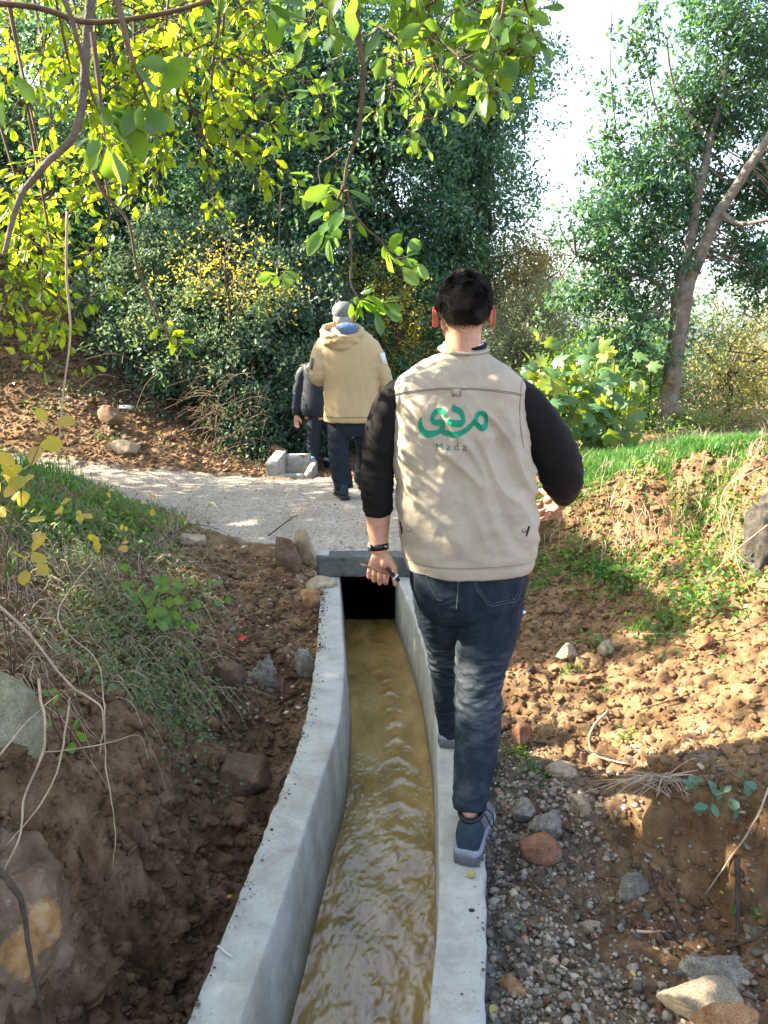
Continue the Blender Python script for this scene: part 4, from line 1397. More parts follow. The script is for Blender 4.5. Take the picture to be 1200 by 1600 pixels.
# sleeve patches
for u, v, Yp, m_ in ((597, 560, 6.80, WHITE), (489, 568, 6.76, basic('faded_patch', (.12, .12, .12), .8))):
    pp = D(u, v, Yp)
    h = bvh_of(jkm).ray_cast(Vector((pp[0], 5, pp[2])), Vector((0, 1, 0)))
    c = np.array(h[0]) if h[0] is not None else pp
    mb = MB(); mb.box(c + [0.01 if u > 550 else -.01, .0, 0], (.05 if u > 550 else .03, .012, .10), rot=Matrix.Rotation(math.radians(-14 if u > 550 else 8), 3, 'Y') @ Matrix.Rotation(math.radians(30 if u > 550 else -40), 3, 'Z'))
    mb.obj('sleeve_patch', m_, jack)
for zz in (D(540, 652, 6.7)[2],):
    B2 = bvh_of(jkm)
    pts = []
    for x in np.linspace(-.52, -.08, 24):
        h = B2.ray_cast(Vector((x, 5, zz)), Vector((0, 1, 0)))
        if h[0] is not None: pts.append(np.array(h[0]) + np.array(h[1]) * .002)
    if len(pts) > 3:
        mb = MB(); mb.tube(pts, .004, n=5); mb.obj('hem_seam', basic('tan_thread', (.27, .18, .09)), jack)
tr = MB()
loft(tr, tosecs([(645, 512, 586, .13), (665, 512, 588, .13), (680, 514, 586, .11)], 6.85, .1), n=24)
limb(tr, [(530, 665, 6.85, 19), (529, 710, 6.82, 16.5), (534, 745, 6.79, 15.5), (538, 764, 6.77, 15)], n=18, rnd=.05)
limb(tr, [(568, 665, 6.85, 19), (573, 705, 7.0, 16), (569, 735, 7.12, 14), (566, 750, 7.2, 14)], n=18, rnd=.05)
trm = fuse(tr, .011, 3)
wrinkle(trm, lambda co, no: .012 * (np.abs(noise(np.stack([co[:, 0] * 6, co[:, 1] * 6, co[:, 2] * 15], 1), 84)) - .25))
link('trousers', trm, TROU, p2)
DSH = basic('dark_teal_suede', (.015, .032, .045), rough=.7, nscale=30)
shoe('shoe', p2, (D(540, 778, 6.66)[0], 6.66, .105), math.radians(-18), 1.05, (DSH, BLACKR, DSH), parts=False)
shoe('shoe', p2, (D(566, 760, 7.16)[0], 7.12, .105), 0, 1.0, (DSH, BLACKR, DSH), parts=False)

# ---- person in dark jacket further on
LEATH = basic('dark_blue_jacket_cloth', (.007, .014, .026), rough=.6, nscale=3, bscale=9, bstr=.3, bdist=.02, spec=.35)
LSH = basic('pale_blue_canvas', (.18, .30, .38), rough=.8)
Y3 = 9.35
p3 = empty('person', (-.78, 9.3, -.02), 'person in dark blue jacket mostly hidden behind the tan jacket, stepping past the trough', 'person')
body = MB()
HC3 = D(506, 541, Y3)
head(body, HC3)
body.tube([HC3 + [0, -.01, -.05], HC3 + [0, -.02, -.2]], [.055, .07], n=12)
loft(body, tosecs([(565, 485, 522, .08), (600, 474, 530, .1), (655, 476, 524, .1)], Y3, .1), n=24)
limb(body, [(472, 585, Y3, 6), (464, 622, Y3, 5), (463, 650, Y3, 3.6)], n=10)
limb(body, [(535, 585, Y3, 6), (540, 622, Y3, 5), (541, 650, Y3, 3.6)], n=10)
limb(body, [(489, 650, Y3, 8), (488, 735, Y3 - .1, 5)], n=10)
limb(body, [(512, 650, Y3, 8), (521, 692, Y3 - .02, 6), (508, 728, Y3 + .3, 5)], n=10)
hand(body, D(463, 650, Y3), (.05, .0, -1), (0, -1, 0), (1, 0, 0), curl=(.5, .6, .4))
hand(body, D(541, 650, Y3), (-.05, .0, -1), (0, -1, 0), (-1, 0, 0), curl=(.5, .6, .4))
link('body', fuse(body, .011, 3), SKIN, p3)
face_bits(p3, HC3, 1, HAIR)
ears(p3, HC3, 1.0, SKIN)
hm = MB(); ell(hm, HC3 + [0, -.015, .03], (.084, .098, .1)); hm.obj('hair', HAIR, p3)
jk = MB()
loft(jk, tosecs([(556, 494, 518, .08), (564, 484, 530, .12), (575, 474, 535, .14), (600, 472, 535, .15), (635, 469, 530, .16), (650, 473, 526, .14)], Y3, .1), n=28, ex=2.4)
limb(jk, [(482, 572, Y3, 8), (472, 585, Y3, 9.5), (465, 615, Y3, 8.5), (463, 640, Y3, 7), (463, 647, Y3, 6)], n=14)
limb(jk, [(528, 572, Y3, 8), (537, 585, Y3, 9.5), (541, 615, Y3, 8.5), (541, 647, Y3, 6)], n=14)
jkm = fuse(jk, .014, 3)
wrinkle(jkm, lambda co, no: .010 * (np.abs(noise(np.stack([co[:, 0] * 4, co[:, 1] * 6, co[:, 2] * 5], 1), 91)) - .25))
link('jacket', jkm, LEATH, p3)
tr = MB()
limb(tr, [(493, 642, Y3, 14), (490, 690, Y3 - .05, 11), (489, 730, Y3 - .1, 9.5)], n=14, rnd=.05)
limb(tr, [(512, 642, Y3, 14), (522, 690, Y3 + .05, 11), (512, 726, Y3 + .25, 8)], n=14, rnd=.05)
link('trousers', fuse(tr, .014, 3), TROU, p3)
shoe('shoe', p3, (D(489, 737, Y3 - .15)[0], Y3 - .2, -.03), 0, 1.0, (LSH, BLACKR, LSH), parts=False)
shoe('shoe', p3, (D(509, 732, Y3 + .1)[0], Y3 + .1, .0), math.radians(30), 1.05, (LSH, LSH, LSH), pitch=math.radians(25), parts=False)
# ------------------------------------------------------------------ vegetation
def litgap(P):
    """1 where the crown lets the sun through (openings in the canopy, followed along the sun's rays)"""
    gx = P[:, 0] - SUN[0] / SUN[2] * P[:, 2]
    gy = P[:, 1] - SUN[1] / SUN[2] * P[:, 2]
    q = np.stack([gx * 2.6, gy * 2.6, 0 * gx], 1)
    w = .16 * noise(q, 301) + .07 * noise(q * 3, 302)
    A = (gx > .40 + w) & (gy > np.maximum(2.02, 2.68 - 1.35 * (gx - .42)) + w) & (gy < np.where(gx < 1.7, 3.45, 5.6) + w * 2)
    B = (gx > 1.5 + w) & (gy > .3) & ((gx > 2.6) | (gy < 3.25) | (gy > 5.6))
    C = np.hypot(gx - .75, gy - 1.52) < .13 + w * .5
    E2 = np.hypot(gx - .62, gy - 1.86) < .10 + w * .6
    dapk = noise(np.stack([gx * 4.2, gy * 4.2, 0 * gx], 1), 305) > .42
    A = A & ~dapk
    dap = noise(np.stack([gx * 3.3, gy * 3.3, 0 * gx], 1), 303) > .62
    dap2 = (noise(np.stack([gx * 4.5, gy * 4.5, 0 * gx], 1), 304) > .40) & (gy > 2.2) & (gx > .1)
    E3 = (np.hypot(gx - .88, gy - 2.19) < .15 + w * .3) | (np.hypot(gx - .56, gy - 2.06) < .09)
    F_ = (noise(np.stack([gx * 3.6, gy * 3.6, 0 * gx], 1), 306) > .12) & (gx < -.7) & (gx > -3.2) & (gy > 2.7) & (gy < 6)
    return A | B | C | E2 | E3 | F_ | dap | dap2

def leafquads(P, size, seed, up=.35, droop=0.0, aspect=.5, fold=.18, outdir=None):
    r = np.random.default_rng(seed)
    n = len(P)
    d = r.normal(0, 1, (n, 3))
    d[:, 2] -= droop
    if outdir is not None: d += outdir
    d /= np.linalg.norm(d, axis=1)[:, None]
    nn = r.normal(0, 1, (n, 3)); nn[:, 2] += up * 3
    s = np.cross(d, nn); s /= np.linalg.norm(s, axis=1)[:, None] + 1e-9
    nn = np.cross(s, d)
    L = (size * r.uniform(.65, 1.25, n))[:, None] if np.ndim(size) == 0 else (size * r.uniform(.7, 1.2, n))[:, None]
    w = L * aspect * .5
    V = np.stack([P, P + d * L * .5 + s * w + nn * fold * w, P + d * L - nn * .1 * L, P + d * L * .5 - s * w + nn * fold * w], 1).reshape(-1, 3)
    b = np.arange(n)[:, None] * 4
    return V, [np.concatenate([b + [0, 1, 2], b + [0, 2, 3]])]

def crown_pts(ells, seed, cl=.16, per=40, dens=1.0, hollow=.55):
    """leaf positions in clusters through several ellipsoids (cx,cy,cz, rx,ry,rz, nclusters)"""
    r = np.random.default_rng(seed)
    out, C = [], []
    for (x, y, z, a_, b_, c_, k) in ells:
        k = int(k * dens)
        d = r.normal(0, 1, (k, 3)); d /= np.linalg.norm(d, axis=1)[:, None]
        rad = hollow + (1 - hollow) * r.random(k) ** .6
        wob = 1 + .42 * noise(d * 1.9 + seed, seed) + .25 * noise(d * 4.5 + seed, seed + 1)
        c = np.array([x, y, z]) + d * (rad * wob)[:, None] * np.array([a_, b_, c_])
        C.append(c)
        m = r.poisson(per, k)
        idx = np.repeat(np.arange(k), m)
        sz = cl * r.uniform(.6, 1.4, k)
        dd = np.column_stack([r.normal(0, .6, k), r.normal(0, .6, k), -r.uniform(.3, 1.3, k)])
        tt = r.random(len(idx))
        p = c[idx] + dd[idx] * (tt * sz[idx] * 2.6)[:, None] + r.normal(0, 1, (len(idx), 3)) * (sz[idx] * (.75 - .4 * tt))[:, None] * np.array([1, 1, .75])
        out.append(p)
    return np.concatenate(out), np.concatenate(C)

def branches(mb, root, top, C, seed, r0=.06, n=14, seg=7):
    r = np.random.default_rng(seed)
    idx = r.choice(len(C), min(n, len(C)), replace=False)
    for i in idx:
        e = C[i]
        t = r.uniform(.35, 1)
        s = root + (top - root) * t
        m1 = s + (e - s) * .4 + r.normal(0, .12, 3) + [0, 0, .1]
        m2 = s + (e - s) * .72 + r.normal(0, .1, 3)
        S = spline(np.array([s, m1, m2, e]), seg)
        mb.tube(S, np.linspace(r0 * (1.2 - t * .6), .006, seg), n=5, cap=False)

BARK = basic('grey_bark', (.14, .125, .11), rough=.9, nscale=14, var=.4, bscale=30, bstr=.8, bdist=.02)
DBARK = basic('dark_bark', (.07, .052, .04), rough=.9, nscale=14, var=.4, bscale=30, bstr=.8, bdist=.02)
TWIG = basic('brown_twig', (.105, .07, .048), rough=.8, nscale=30, var=.4)
DRY = basic('dry_stem', (.36, .28, .20), rough=.85, nscale=12, var=.45)
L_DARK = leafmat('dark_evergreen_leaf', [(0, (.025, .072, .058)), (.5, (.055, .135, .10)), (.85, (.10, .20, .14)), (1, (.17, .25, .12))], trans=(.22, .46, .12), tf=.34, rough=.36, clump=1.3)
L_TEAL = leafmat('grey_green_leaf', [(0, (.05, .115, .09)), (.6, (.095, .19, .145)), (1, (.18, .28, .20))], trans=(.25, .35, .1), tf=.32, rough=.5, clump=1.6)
L_OAK = leafmat('oak_leaf', [(0, (.035, .085, .022)), (.4, (.055, .12, .03)), (.8, (.10, .17, .035)), (1, (.22, .20, .03))], trans=(.64, .80, .015), tf=.66, rough=.33)
L_YEL = leafmat('yellowing_leaf', [(0, (.12, .15, .03)), (.5, (.25, .22, .04)), (1, (.38, .27, .05))], trans=(.7, .6, .06), tf=.55)
L_OLIVE = leafmat('olive_leaf', [(0, (.10, .13, .085)), (.5, (.16, .19, .13)), (1, (.24, .26, .17))], trans=(.35, .4, .15), tf=.4, rough=.55)
L_FIG = leafmat('fig_leaf', [(0, (.04, .115, .05)), (.72, (.055, .15, .07)), (.86, (.15, .22, .04)), (1, (.38, .32, .03))], trans=(.38, .5, .03), tf=.38, rough=.5)
L_GRN = leafmat('fresh_green_leaf', [(0, (.04, .12, .03)), (.6, (.065, .17, .045)), (1, (.12, .22, .05))], trans=(.35, .55, .06), tf=.45)
GRASSM = leafmat('grass_blade', [(0, (.03, .11, .02)), (.6, (.05, .16, .03)), (.9, (.10, .2, .04)), (1, (.26, .24, .11))], trans=(.16, .45, .05), tf=.4)

def tree(name, label, ells, mat, size, seed, trunk=None, cl=.16, per=40, cat='tree', group=None, gap=False, aspect=.5, barkm=None, hollow=.5, nb=14, up=.35, droop=0, trunk_r=.12, part='foliage'):
    P, C = crown_pts(ells, seed, cl, per, hollow=hollow)
    P = P[P[:, 2] > base_h(P[:, 0], P[:, 1]) + .02]
    if gap:
        rr = np.random.default_rng(seed + 5).random(len(P))
        P = P[(~litgap(P)) | (rr < .06)]
        visible = (P[:, 1] > .25) & (np.abs(P[:, 0]) < .52 * P[:, 1] + .05) & (P[:, 2] < H + .40 * P[:, 1] + .05)
        P = P[~visible]
    e = ells[0]
    if trunk is None:
        gz = float(base_h(np.array([e[0]]), np.array([e[1]]))[0])
        trunk = [(e[0], e[1], gz - .1), (e[0] + .05, e[1], gz * .5 + e[2] * .5), (e[0], e[1] + .02, e[2])]
    trunk = np.array(trunk, float)
    t = empty(name, (trunk[0][0], trunk[0][1], trunk[0][2] + .1), label, cat, group)
    V, F = leafquads(P, size, seed + 1, aspect=aspect, up=up, droop=droop)
    mb = MB(); mb.add(V, F)
    o = mb.obj(part, mat, t, smooth=False)
    setp(o, kind='stuff')
    mb = MB()
    S = spline(trunk, 12)
    mb.tube(S, np.linspace(trunk_r, trunk_r * .45, 12), n=8)
    tr_ = mb.obj('trunk', barkm or DBARK, t)
    mb = MB()
    branches(mb, trunk[len(trunk) // 2], trunk[-1], C, seed + 2, trunk_r * .4, n=nb)
    if mb.n:
        setp(mb.obj('branch', barkm or DBARK, tr_), kind='stuff')
    return t

def E_(u, v, Y, rx, ry, rz, k):
    p = D(u, v, Y)
    return (p[0], p[1], p[2], rx, ry, rz, k)

# --- dense evergreens filling the slope beyond the road
tree('evergreen_oak', 'broad dark evergreen at the centre, crown above the two walkers ahead', [E_(610, 230, 12.3, 1.9, 1.4, 2.3, 620), E_(560, 60, 12.5, 2.0, 1.5, 1.8, 460), E_(640, 420, 12.0, 1.2, 1.0, 1.0, 260)], L_DARK, .078, 401, cl=.2, per=62, hollow=.35, trunk=[(-.4, 12.2, .1), (-.5, 12.2, 2), (-.1, 12.3, 4.2)], trunk_r=.22, nb=22)
tree('evergreen_oak', 'tall dark evergreen left of the centre, half hidden by the hanging oak leaves', [E_(330, 130, 12.6, 2.0, 1.5, 2.3, 620), E_(420, 300, 11.8, 1.3, 1.0, 1.5, 420), E_(250, 20, 12.6, 1.6, 1.2, 1.6, 250)], L_DARK, .076, 402, cl=.19, per=60, hollow=.35, trunk=[(-2.6, 12.4, 1.2), (-2.6, 12.5, 3), (-2.7, 12.6, 5)], trunk_r=.2, nb=20)
tree('evergreen_oak', 'evergreen at the far left on top of the earth slope', [E_(60, 130, 12.6, 2.1, 1.5, 1.9, 520), E_(-120, 260, 12.2, 1.7, 1.4, 1.7, 260), E_(130, 330, 11.9, 1.2, .7, .9, 260), E_(20, 380, 11.9, 1.0, .6, .7, 160)], L_DARK, .076, 403, cl=.2, per=52, hollow=.35, trunk=[(-5.6, 12.6, 3.2), (-5.6, 12.6, 4.5), (-5.5, 12.6, 6)], trunk_r=.18)
tree('evergreen_oak', 'airy evergreen crown just left of the bright sky gap', [E_(745, 250, 12.6, .95, .9, 2.0, 330), E_(770, 60, 12.8, .95, .9, 1.3, 170), E_(720, 420, 12.4, .8, .8, .8, 150)], L_DARK, .066, 404, cl=.17, per=50, hollow=.2, trunk=[(1.4, 12.8, .4), (1.5, 12.7, 2.6), (1.6, 12.7, 5)], trunk_r=.13, nb=26)
tree('evergreen_bush', 'teal leafed bush hanging over the bank left of the walkers', [E_(430, 560, 10.3, 1.2, .8, 1.1, 520), E_(300, 520, 10.4, 1.05, .8, .75, 300), E_(395, 655, 9.9, .65, .45, .55, 190), E_(450, 460, 10.8, 1.0, .7, .8, 260), E_(300, 400, 11.0, 1.1, .6, .8, 240), E_(200, 470, 10.8, .7, .5, .6, 130), E_(420, 350, 11.4, 1.0, .6, .9, 220)], L_TEAL, .066, 405, cl=.12, per=56, cat='bush', trunk_r=.05, hollow=.4)
tree('evergreen_bush', 'dark bush directly behind the person in the tan jacket', [E_(560, 620, 10.9, 1.15, .6, 1.15, 400), E_(640, 560, 11.2, .9, .6, 1.1, 260), E_(480, 640, 10.4, .6, .45, .7, 160)], L_DARK, .064, 406, cl=.13, per=52, cat='bush', trunk_r=.05, hollow=.4)
tree('young_oak', 'yellow green sunlit sapling in the middle of the dark slope', [E_(350, 400, 9.7, .75, .4, .42, 60), E_(400, 440, 9.6, .55, .3, .3, 40), E_(290, 440, 9.7, .4, .3, .3, 16)], L_YEL, .05, 407, cl=.10, per=8, cat='bush', trunk_r=.03, hollow=.2)
tree('young_oak', 'yellow flecked bush behind the right shoulder of the tan jacket', [E_(620, 500, 10.6, .6, .4, .7, 100), E_(585, 430, 10.9, .6, .4, .4, 50)], L_YEL, .045, 408, cl=.12, per=20, cat='bush', trunk_r=.03, hollow=.2)
tree('feathery_bush', 'pale grey green feathery bush right of the vested walker\'s head', [E_(820, 520, 10.5, .52, .5, .62, 330), E_(850, 480, 10.8, .4, .4, .45, 120)], L_OLIVE, .055, 409, cl=.11, per=50, cat='bush', aspect=.16, up=0, trunk_r=.04, hollow=.2)
tree('young_tree', 'pale yellow green young tree standing behind the vested walker\'s head', [E_(805, 430, 12.2, .7, .6, .75, 220), E_(850, 400, 12.4, .5, .5, .5, 90)], leafmat('pale_leaf', [(0, (.14, .15, .06)), (1, (.33, .28, .11))], (.6, .5, .15), .5), .05, 410, cl=.12, per=34, trunk_r=.06, hollow=.2)
tree('evergreen_bush', 'green bush between the fig and the grey feathery bush', [E_(900, 660, 9.3, 1.1, .5, .55, 260), E_(880, 590, 9.9, .6, .5, .5, 130), E_(980, 560, 9.6, .7, .5, .6, 180)], L_GRN, .05, 411, cl=.12, per=42, cat='bush', trunk_r=.04, hollow=.3)
tree('yellowing_bush', 'yellowing autumn bush at the right edge beyond the grass', [E_(1140, 570, 9.4, .6, .5, .8, 110), E_(1220, 540, 9.6, .6, .5, .8, 80), E_(1160, 660, 9.0, .6, .4, .35, 100)], leafmat('autumn_leaf', [(0, (.06, .11, .05)), (.6, (.12, .17, .07)), (.85, (.30, .27, .09)), (1, (.42, .30, .12))], (.6, .55, .12), .5), .05, 412, cl=.12, per=30, cat='bush', trunk_r=.04, hollow=.2)
tree('low_bush', 'low green shoots around the foot of the grey trunk', [E_(1010, 670, 8.7, .9, .4, .35, 170), E_(960, 600, 8.9, .55, .4, .55, 130), E_(1100, 690, 8.4, .7, .3, .2, 90)], L_GRN, .042, 413, cl=.1, per=36, cat='bush', trunk_r=.03, hollow=.3)

# --- the grey-barked tree on the right
rt = empty('grey_tree', (D(1035, 700, 8.7)[0], 8.7, .6), 'grey barked tree forking in two at the right, crown against the sky', 'tree')
mb = MB()
def trunkline(pts, n=16, k=18):
    P = np.array([D(u, v, Y) for u, v, Y, w in pts])
    ax = P[:, 1] * _F[1] + (P[:, 2] - H) * _F[2]
    R = np.array([q[3] for q in pts]) / 1200 * ax / 2
    S = spline(np.column_stack([P, R]), k)
    return S
S = trunkline([(1022, 740, 8.7, 38), (1036, 680, 8.7, 31), (1048, 600, 8.7, 27), (1060, 520, 8.7, 27), (1065, 470, 8.7, 31), (1070, 440, 8.7, 29)], k=26)
S[:, 3] *= 1 + .07 * noise(S[:, :3] * 7, 7)
mb.tube(S[:, :3], S[:, 3], n=20)
ell(mb, D(1050, 585, 8.58), (.07, .07, .12)); ell(mb, D(1056, 640, 8.60), (.05, .06, .08))
rtm = fuse(mb, .02, 2)
wrinkle(rtm, lambda co, no: .012 * noise(co * 9, 12) + .007 * np.abs(noise(co * [22, 22, 9], 13)))
rtk = link('trunk', rtm, BARK, rt)
LIMBS = [[(1070, 450, 8.7, 25), (1098, 390, 8.65, 21), (1125, 330, 8.6, 17), (1165, 270, 8.5, 15), (1210, 200, 8.4, 13), (1260, 90, 8.3, 9)],
         [(1064, 450, 8.7, 22), (1080, 370, 8.75, 17), (1092, 300, 8.8, 14), (1110, 220, 8.9, 11), (1130, 130, 9.0, 8), (1135, 20, 9.1, 8), (1150, -80, 9.1, 5)],
         [(1060, 470, 8.7, 9), (1020, 440, 8.8, 5), (960, 420, 8.9, 3.5), (900, 400, 8.9, 2)],
         [(1092, 300, 8.8, 6), (1060, 230, 8.9, 4.5), (1025, 170, 8.9, 3.5), (1010, 90, 8.9, 2.5), (1005, 10, 8.9, 2)],
         [(1125, 330, 8.6, 9), (1160, 350, 8.3, 7), (1220, 340, 8.1, 5)],
         [(1070, 420, 8.7, 6), (1020, 360, 8.9, 4), (975, 270, 8.9, 3), (955, 130, 8.9, 2.2), (955, 10, 8.9, 1.5)],
         [(1110, 220, 8.9, 7), (1060, 150, 8.9, 5), (1040, 60, 8.9, 3)]]
for L_ in LIMBS:
    S = trunkline(L_, k=len(L_) * 5)
    S[:, :3] += .02 * np.stack([noise(S[:, :3] * 3, 3), noise(S[:, :3] * 3, 4), noise(S[:, :3] * 3, 5)], 1) * np.minimum(1, np.arange(len(S)) / 6)[:, None]
    mb = MB(); mb.tube(S[:, :3], S[:, 3], n=9)
    mb.obj('limb', BARK, rt)
EL = [E_(1000, 380, 9.0, .75, .6, .45, 150), E_(920, 440, 8.9, .5, .5, .25, 50), E_(1010, 270, 9.0, .6, .5, .45, 115), E_(1120, 300, 9.3, .75, .45, .5, 130),
      E_(1080, 170, 9.2, .65, .5, .55, 125), E_(1175, 110, 9.1, .6, .5, .8, 160), E_(1195, 400, 9.0, .55, .5, .42, 120), E_(965, 530, 8.9, .4, .4, .3, 40),
      E_(1130, 20, 9.0, .6, .6, .5, 90), E_(1215, 250, 9.1, .5, .4, .6, 55), E_(950, 310, 8.6, .32, .3, .5, 40), E_(960, 180, 8.7, .12, .12, .9, 26), E_(1010, 60, 8.7, .14, .14, .7, 20), E_(1000, 530, 8.6, .35, .3, .3, 40), E_(1010, 470, 8.9, .35, .3, .2, 26), E_(900, 350, 8.9, .3, .3, .3, 14)]
P, C = crown_pts(EL, 420, .10, 30, hollow=.15)
V, F = leafquads(P, .075, 421, aspect=.42)
mb = MB(); mb.add(V, F)
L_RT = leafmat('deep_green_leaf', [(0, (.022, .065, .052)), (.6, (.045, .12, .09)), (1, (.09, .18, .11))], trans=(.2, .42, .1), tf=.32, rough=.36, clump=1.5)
setp(mb.obj('foliage', L_RT, rt, smooth=False), kind='stuff')
mb = MB()
allL = np.concatenate([trunkline(L_, k=20)[:, :3] for L_ in LIMBS])
rr = np.random.default_rng(422)
for i in rr.choice(len(C), 230, replace=False):
    e = C[i]
    s = allL[((allL - e) ** 2).sum(1).argmin()]
    m = (s + e) / 2 + rr.normal(0, .05, 3)
    mb.tube(spline(np.array([s, m, e]), 6), np.linspace(.011, .004, 6), n=4, cap=False)
setp(mb.obj('twig', BARK, rt), kind='stuff')

# --- fig: big lobed leaves, each one its own part
def fig_leaf_mesh(seed):
    r = np.random.default_rng(seed)
    pts = [(0, 0)]
    for a_, rad in ((-2.5, .4), (-1.9, .66), (-1.6, .62), (-1.38, .48), (-1.15, .84), (-.85, .86), (-.6, .52), (-.32, .78), (0, 1.0), (.32, .78), (.6, .52), (.85, .86), (1.15, .84), (1.38, .48), (1.6, .62), (1.9, .66), (2.5, .4)):
        rad *= r.uniform(.92, 1.08)
        pts.append((math.sin(a_) * rad * .55, .38 + math.cos(a_) * rad * .62))
    P = np.array(pts)
    V = np.column_stack([P, -.35 * P[:, 0] ** 2 - .12 * P[:, 1] ** 2])
    c = np.array([[0, .38, .06]])
    V = np.concatenate([V, c])
    n = len(P)
    F = [(i, (i + 1) % n, n) for i in range(n)]
    return mesh('leaf', V, [F])

def oak_leaf_mesh(seed, w=.26, teeth=True):
    r = np.random.default_rng(seed)
    ys = np.array([0, .14, .3, .48, .66, .84, 1.0])
    ws = np.array([.02, .35, .68, .95, 1.0, .7, .04]) * w
    if teeth: ws = ws * (1 + r.uniform(-.12, .12, 7))
    bend = r.uniform(-.25, .1)
    tw = r.uniform(-.1, .1)
    V, F = [], []
    for y, ww in zip(ys, ws):
        z = bend * y * y
        V += [(-ww + tw * y * y, y, z + .16 * ww + .05 * w * math.sin(y * 9)), (tw * y * y, y, z - .03), (ww + tw * y * y, y, z + .16 * ww)]
    for i in range(6):
        a_ = i * 3
        F += [(a_, a_ + 1, a_ + 4, a_ + 3), (a_ + 1, a_ + 2, a_ + 5, a_ + 4)]
    return mesh('leaf', np.array(V), [F])

def place(me, name, parent, p, d, nrm, size, mat=None):
    d = np.array(d, float); d /= np.linalg.norm(d) + 1e-9
    s = np.cross(d, nrm); s /= np.linalg.norm(s) + 1e-9
    n = np.cross(s, d)
    M = Matrix(((s[0] * size, d[0] * size, n[0] * size, p[0]), (s[1] * size, d[1] * size, n[1] * size, p[1]), (s[2] * size, d[2] * size, n[2] * size, p[2]), (0, 0, 0, 1)))
    o = bpy.data.objects.new(name, me)
    COL.objects.link(o)
    o.parent = parent
    if parent is not None:
        o.matrix_parent_inverse = Matrix.Translation(-Vector(parent.location))
    o.matrix_basis = M
    return o

def smoothme(me, mat):
    me.materials.append(mat)
    me.polygons.foreach_set('use_smooth', np.ones(len(me.polygons), bool))
    return me

r = np.random.default_rng(500)
fg = empty('fig_tree', (D(930, 700, 7.0)[0], 7.0, .55), 'low fig with big lobed green and yellow leaves, right of the vested walker', 'fig tree')
FM = [smoothme(fig_leaf_mesh(s), L_FIG) for s in range(4)]
base = D(935, 720, 7.0)
stem_ends = [D(830, 560, 6.7), D(850, 610, 6.6), D(870, 640, 6.7), D(880, 545, 6.9), D(930, 570, 6.8), D(960, 560, 7.0), D(985, 600, 7.1), D(930, 640, 6.5), D(860, 675, 6.6), D(970, 670, 6.8), D(900, 600, 6.6), D(815, 590, 6.7)]
mbs = MB(); nl = 0
for e in stem_ends:
    m = base + (e - base) * .5 + r.normal(0, .06, 3)
    S = spline(np.array([base, m, e]), 12)
    mbs.tube(S, np.linspace(.018, .005, 12), n=6)
    for k in range(22):
        t = r.uniform(.3, 1.0) if k > 3 else 1.0
        p = S[int(t * 11)] + r.normal(0, .11, 3)
        d = r.normal(0, 1, 3) + [0, -.2, -.3]
        place(FM[k % 4], 'leaf', fg, p, d, r.normal(0, .6, 3) + [0, -.9, .7], r.uniform(.13, .23))
        nl += 1
mbs.obj('branch', TWIG, fg)

# --- the oak whose branches hang into the picture from the left and above
oak = empty('oak_tree', (-3.1, 1.3, .5), 'oak at the left edge, sunlit yellow green leaves on branches hanging across the top', 'oak')
mb = MB()
mb.tube(spline(np.array([(-3.1, 1.3, .2), (-3.05, 1.3, 1.4), (-2.9, 1.4, 2.6), (-3.2, 1.6, 4.2)]), 16), np.linspace(.26, .12, 16), n=14)
mb.obj('trunk', DBARK, oak)
def limbw(P, r0, r1, n=18, name='branch', rough=.0, mat=DBARK):
    S = spline(np.array(P, float), n)
    if rough: S = S + rough * np.stack([noise(S * 6, 3), noise(S * 6, 4), noise(S * 6, 5)], 1)
    mb = MB(); mb.tube(S, np.linspace(r0, r1, n), n=8)
    mb.obj(name, mat, oak)
    return S
main = [limbw([(-2.95, 1.35, 2.5), (-1.9, 1.7, 3.1), (-.9, 2.0, 3.15), (.2, 2.1, 2.95), (.9, 2.2, 2.85)], .075, .02, rough=.02),
        limbw([(-2.95, 1.35, 2.2), (-2.0, 2.0, 2.75), (-1.1, 2.6, 2.9), (-.3, 2.9, 2.95)], .06, .015, rough=.02),
        limbw([(-2.95, 1.35, 2.0), (-2.2, 1.4, 2.45), (-1.2, 1.2, 2.5), (-.4, 1.1, 2.42), (.3, 1.2, 2.4)], .05, .012, rough=.02)]
mall = np.concatenate(main)
leafspec = []   # position, direction, normal, size
twb = MB()
r = np.random.default_rng(77)
def shoot(P, nleaf, size, tr=.004, spread=.035, tipcl=5, dens_lo=.1):
    S = spline(np.array(P, float), max(8, len(P) * 5))
    S = S + .008 * np.stack([noise(S * 14, 3), noise(S * 14, 4), noise(S * 14, 5)], 1)
    twb.tube(S, np.linspace(tr, tr * .3, len(S)), n=5, cap=False)
    for k in range(nleaf):
        t = 1.0 if k < tipcl else r.uniform(dens_lo, 1)
        if nleaf > 12 and k >= tipcl: t = min(1, round(t * 5) / 5 + r.normal(0, .012))
        i = int(t * (len(S) - 1))
        ax = S[i] - S[max(0, i - 1)]; ax = ax / (np.linalg.norm(ax) + 1e-9)
        o = r.normal(0, 1, 3); o -= ax * o.dot(ax) * .6; o /= np.linalg.norm(o)
        p = S[i] + o * r.uniform(.0, spread)
        d = o * .9 + ax * .7 + r.normal(0, .3, 3) + [0, 0, -.15]
        nrm = r.normal(0, .7, 3) + [0, -.5, .7]
        leafspec.append((p, d, nrm, size * r.uniform(.55, 1.3)))
        if spread > .02:
            twb.tube([S[i], p], .0013, n=3, cap=False)
def uvs(L): return [D(*q) for q in L]
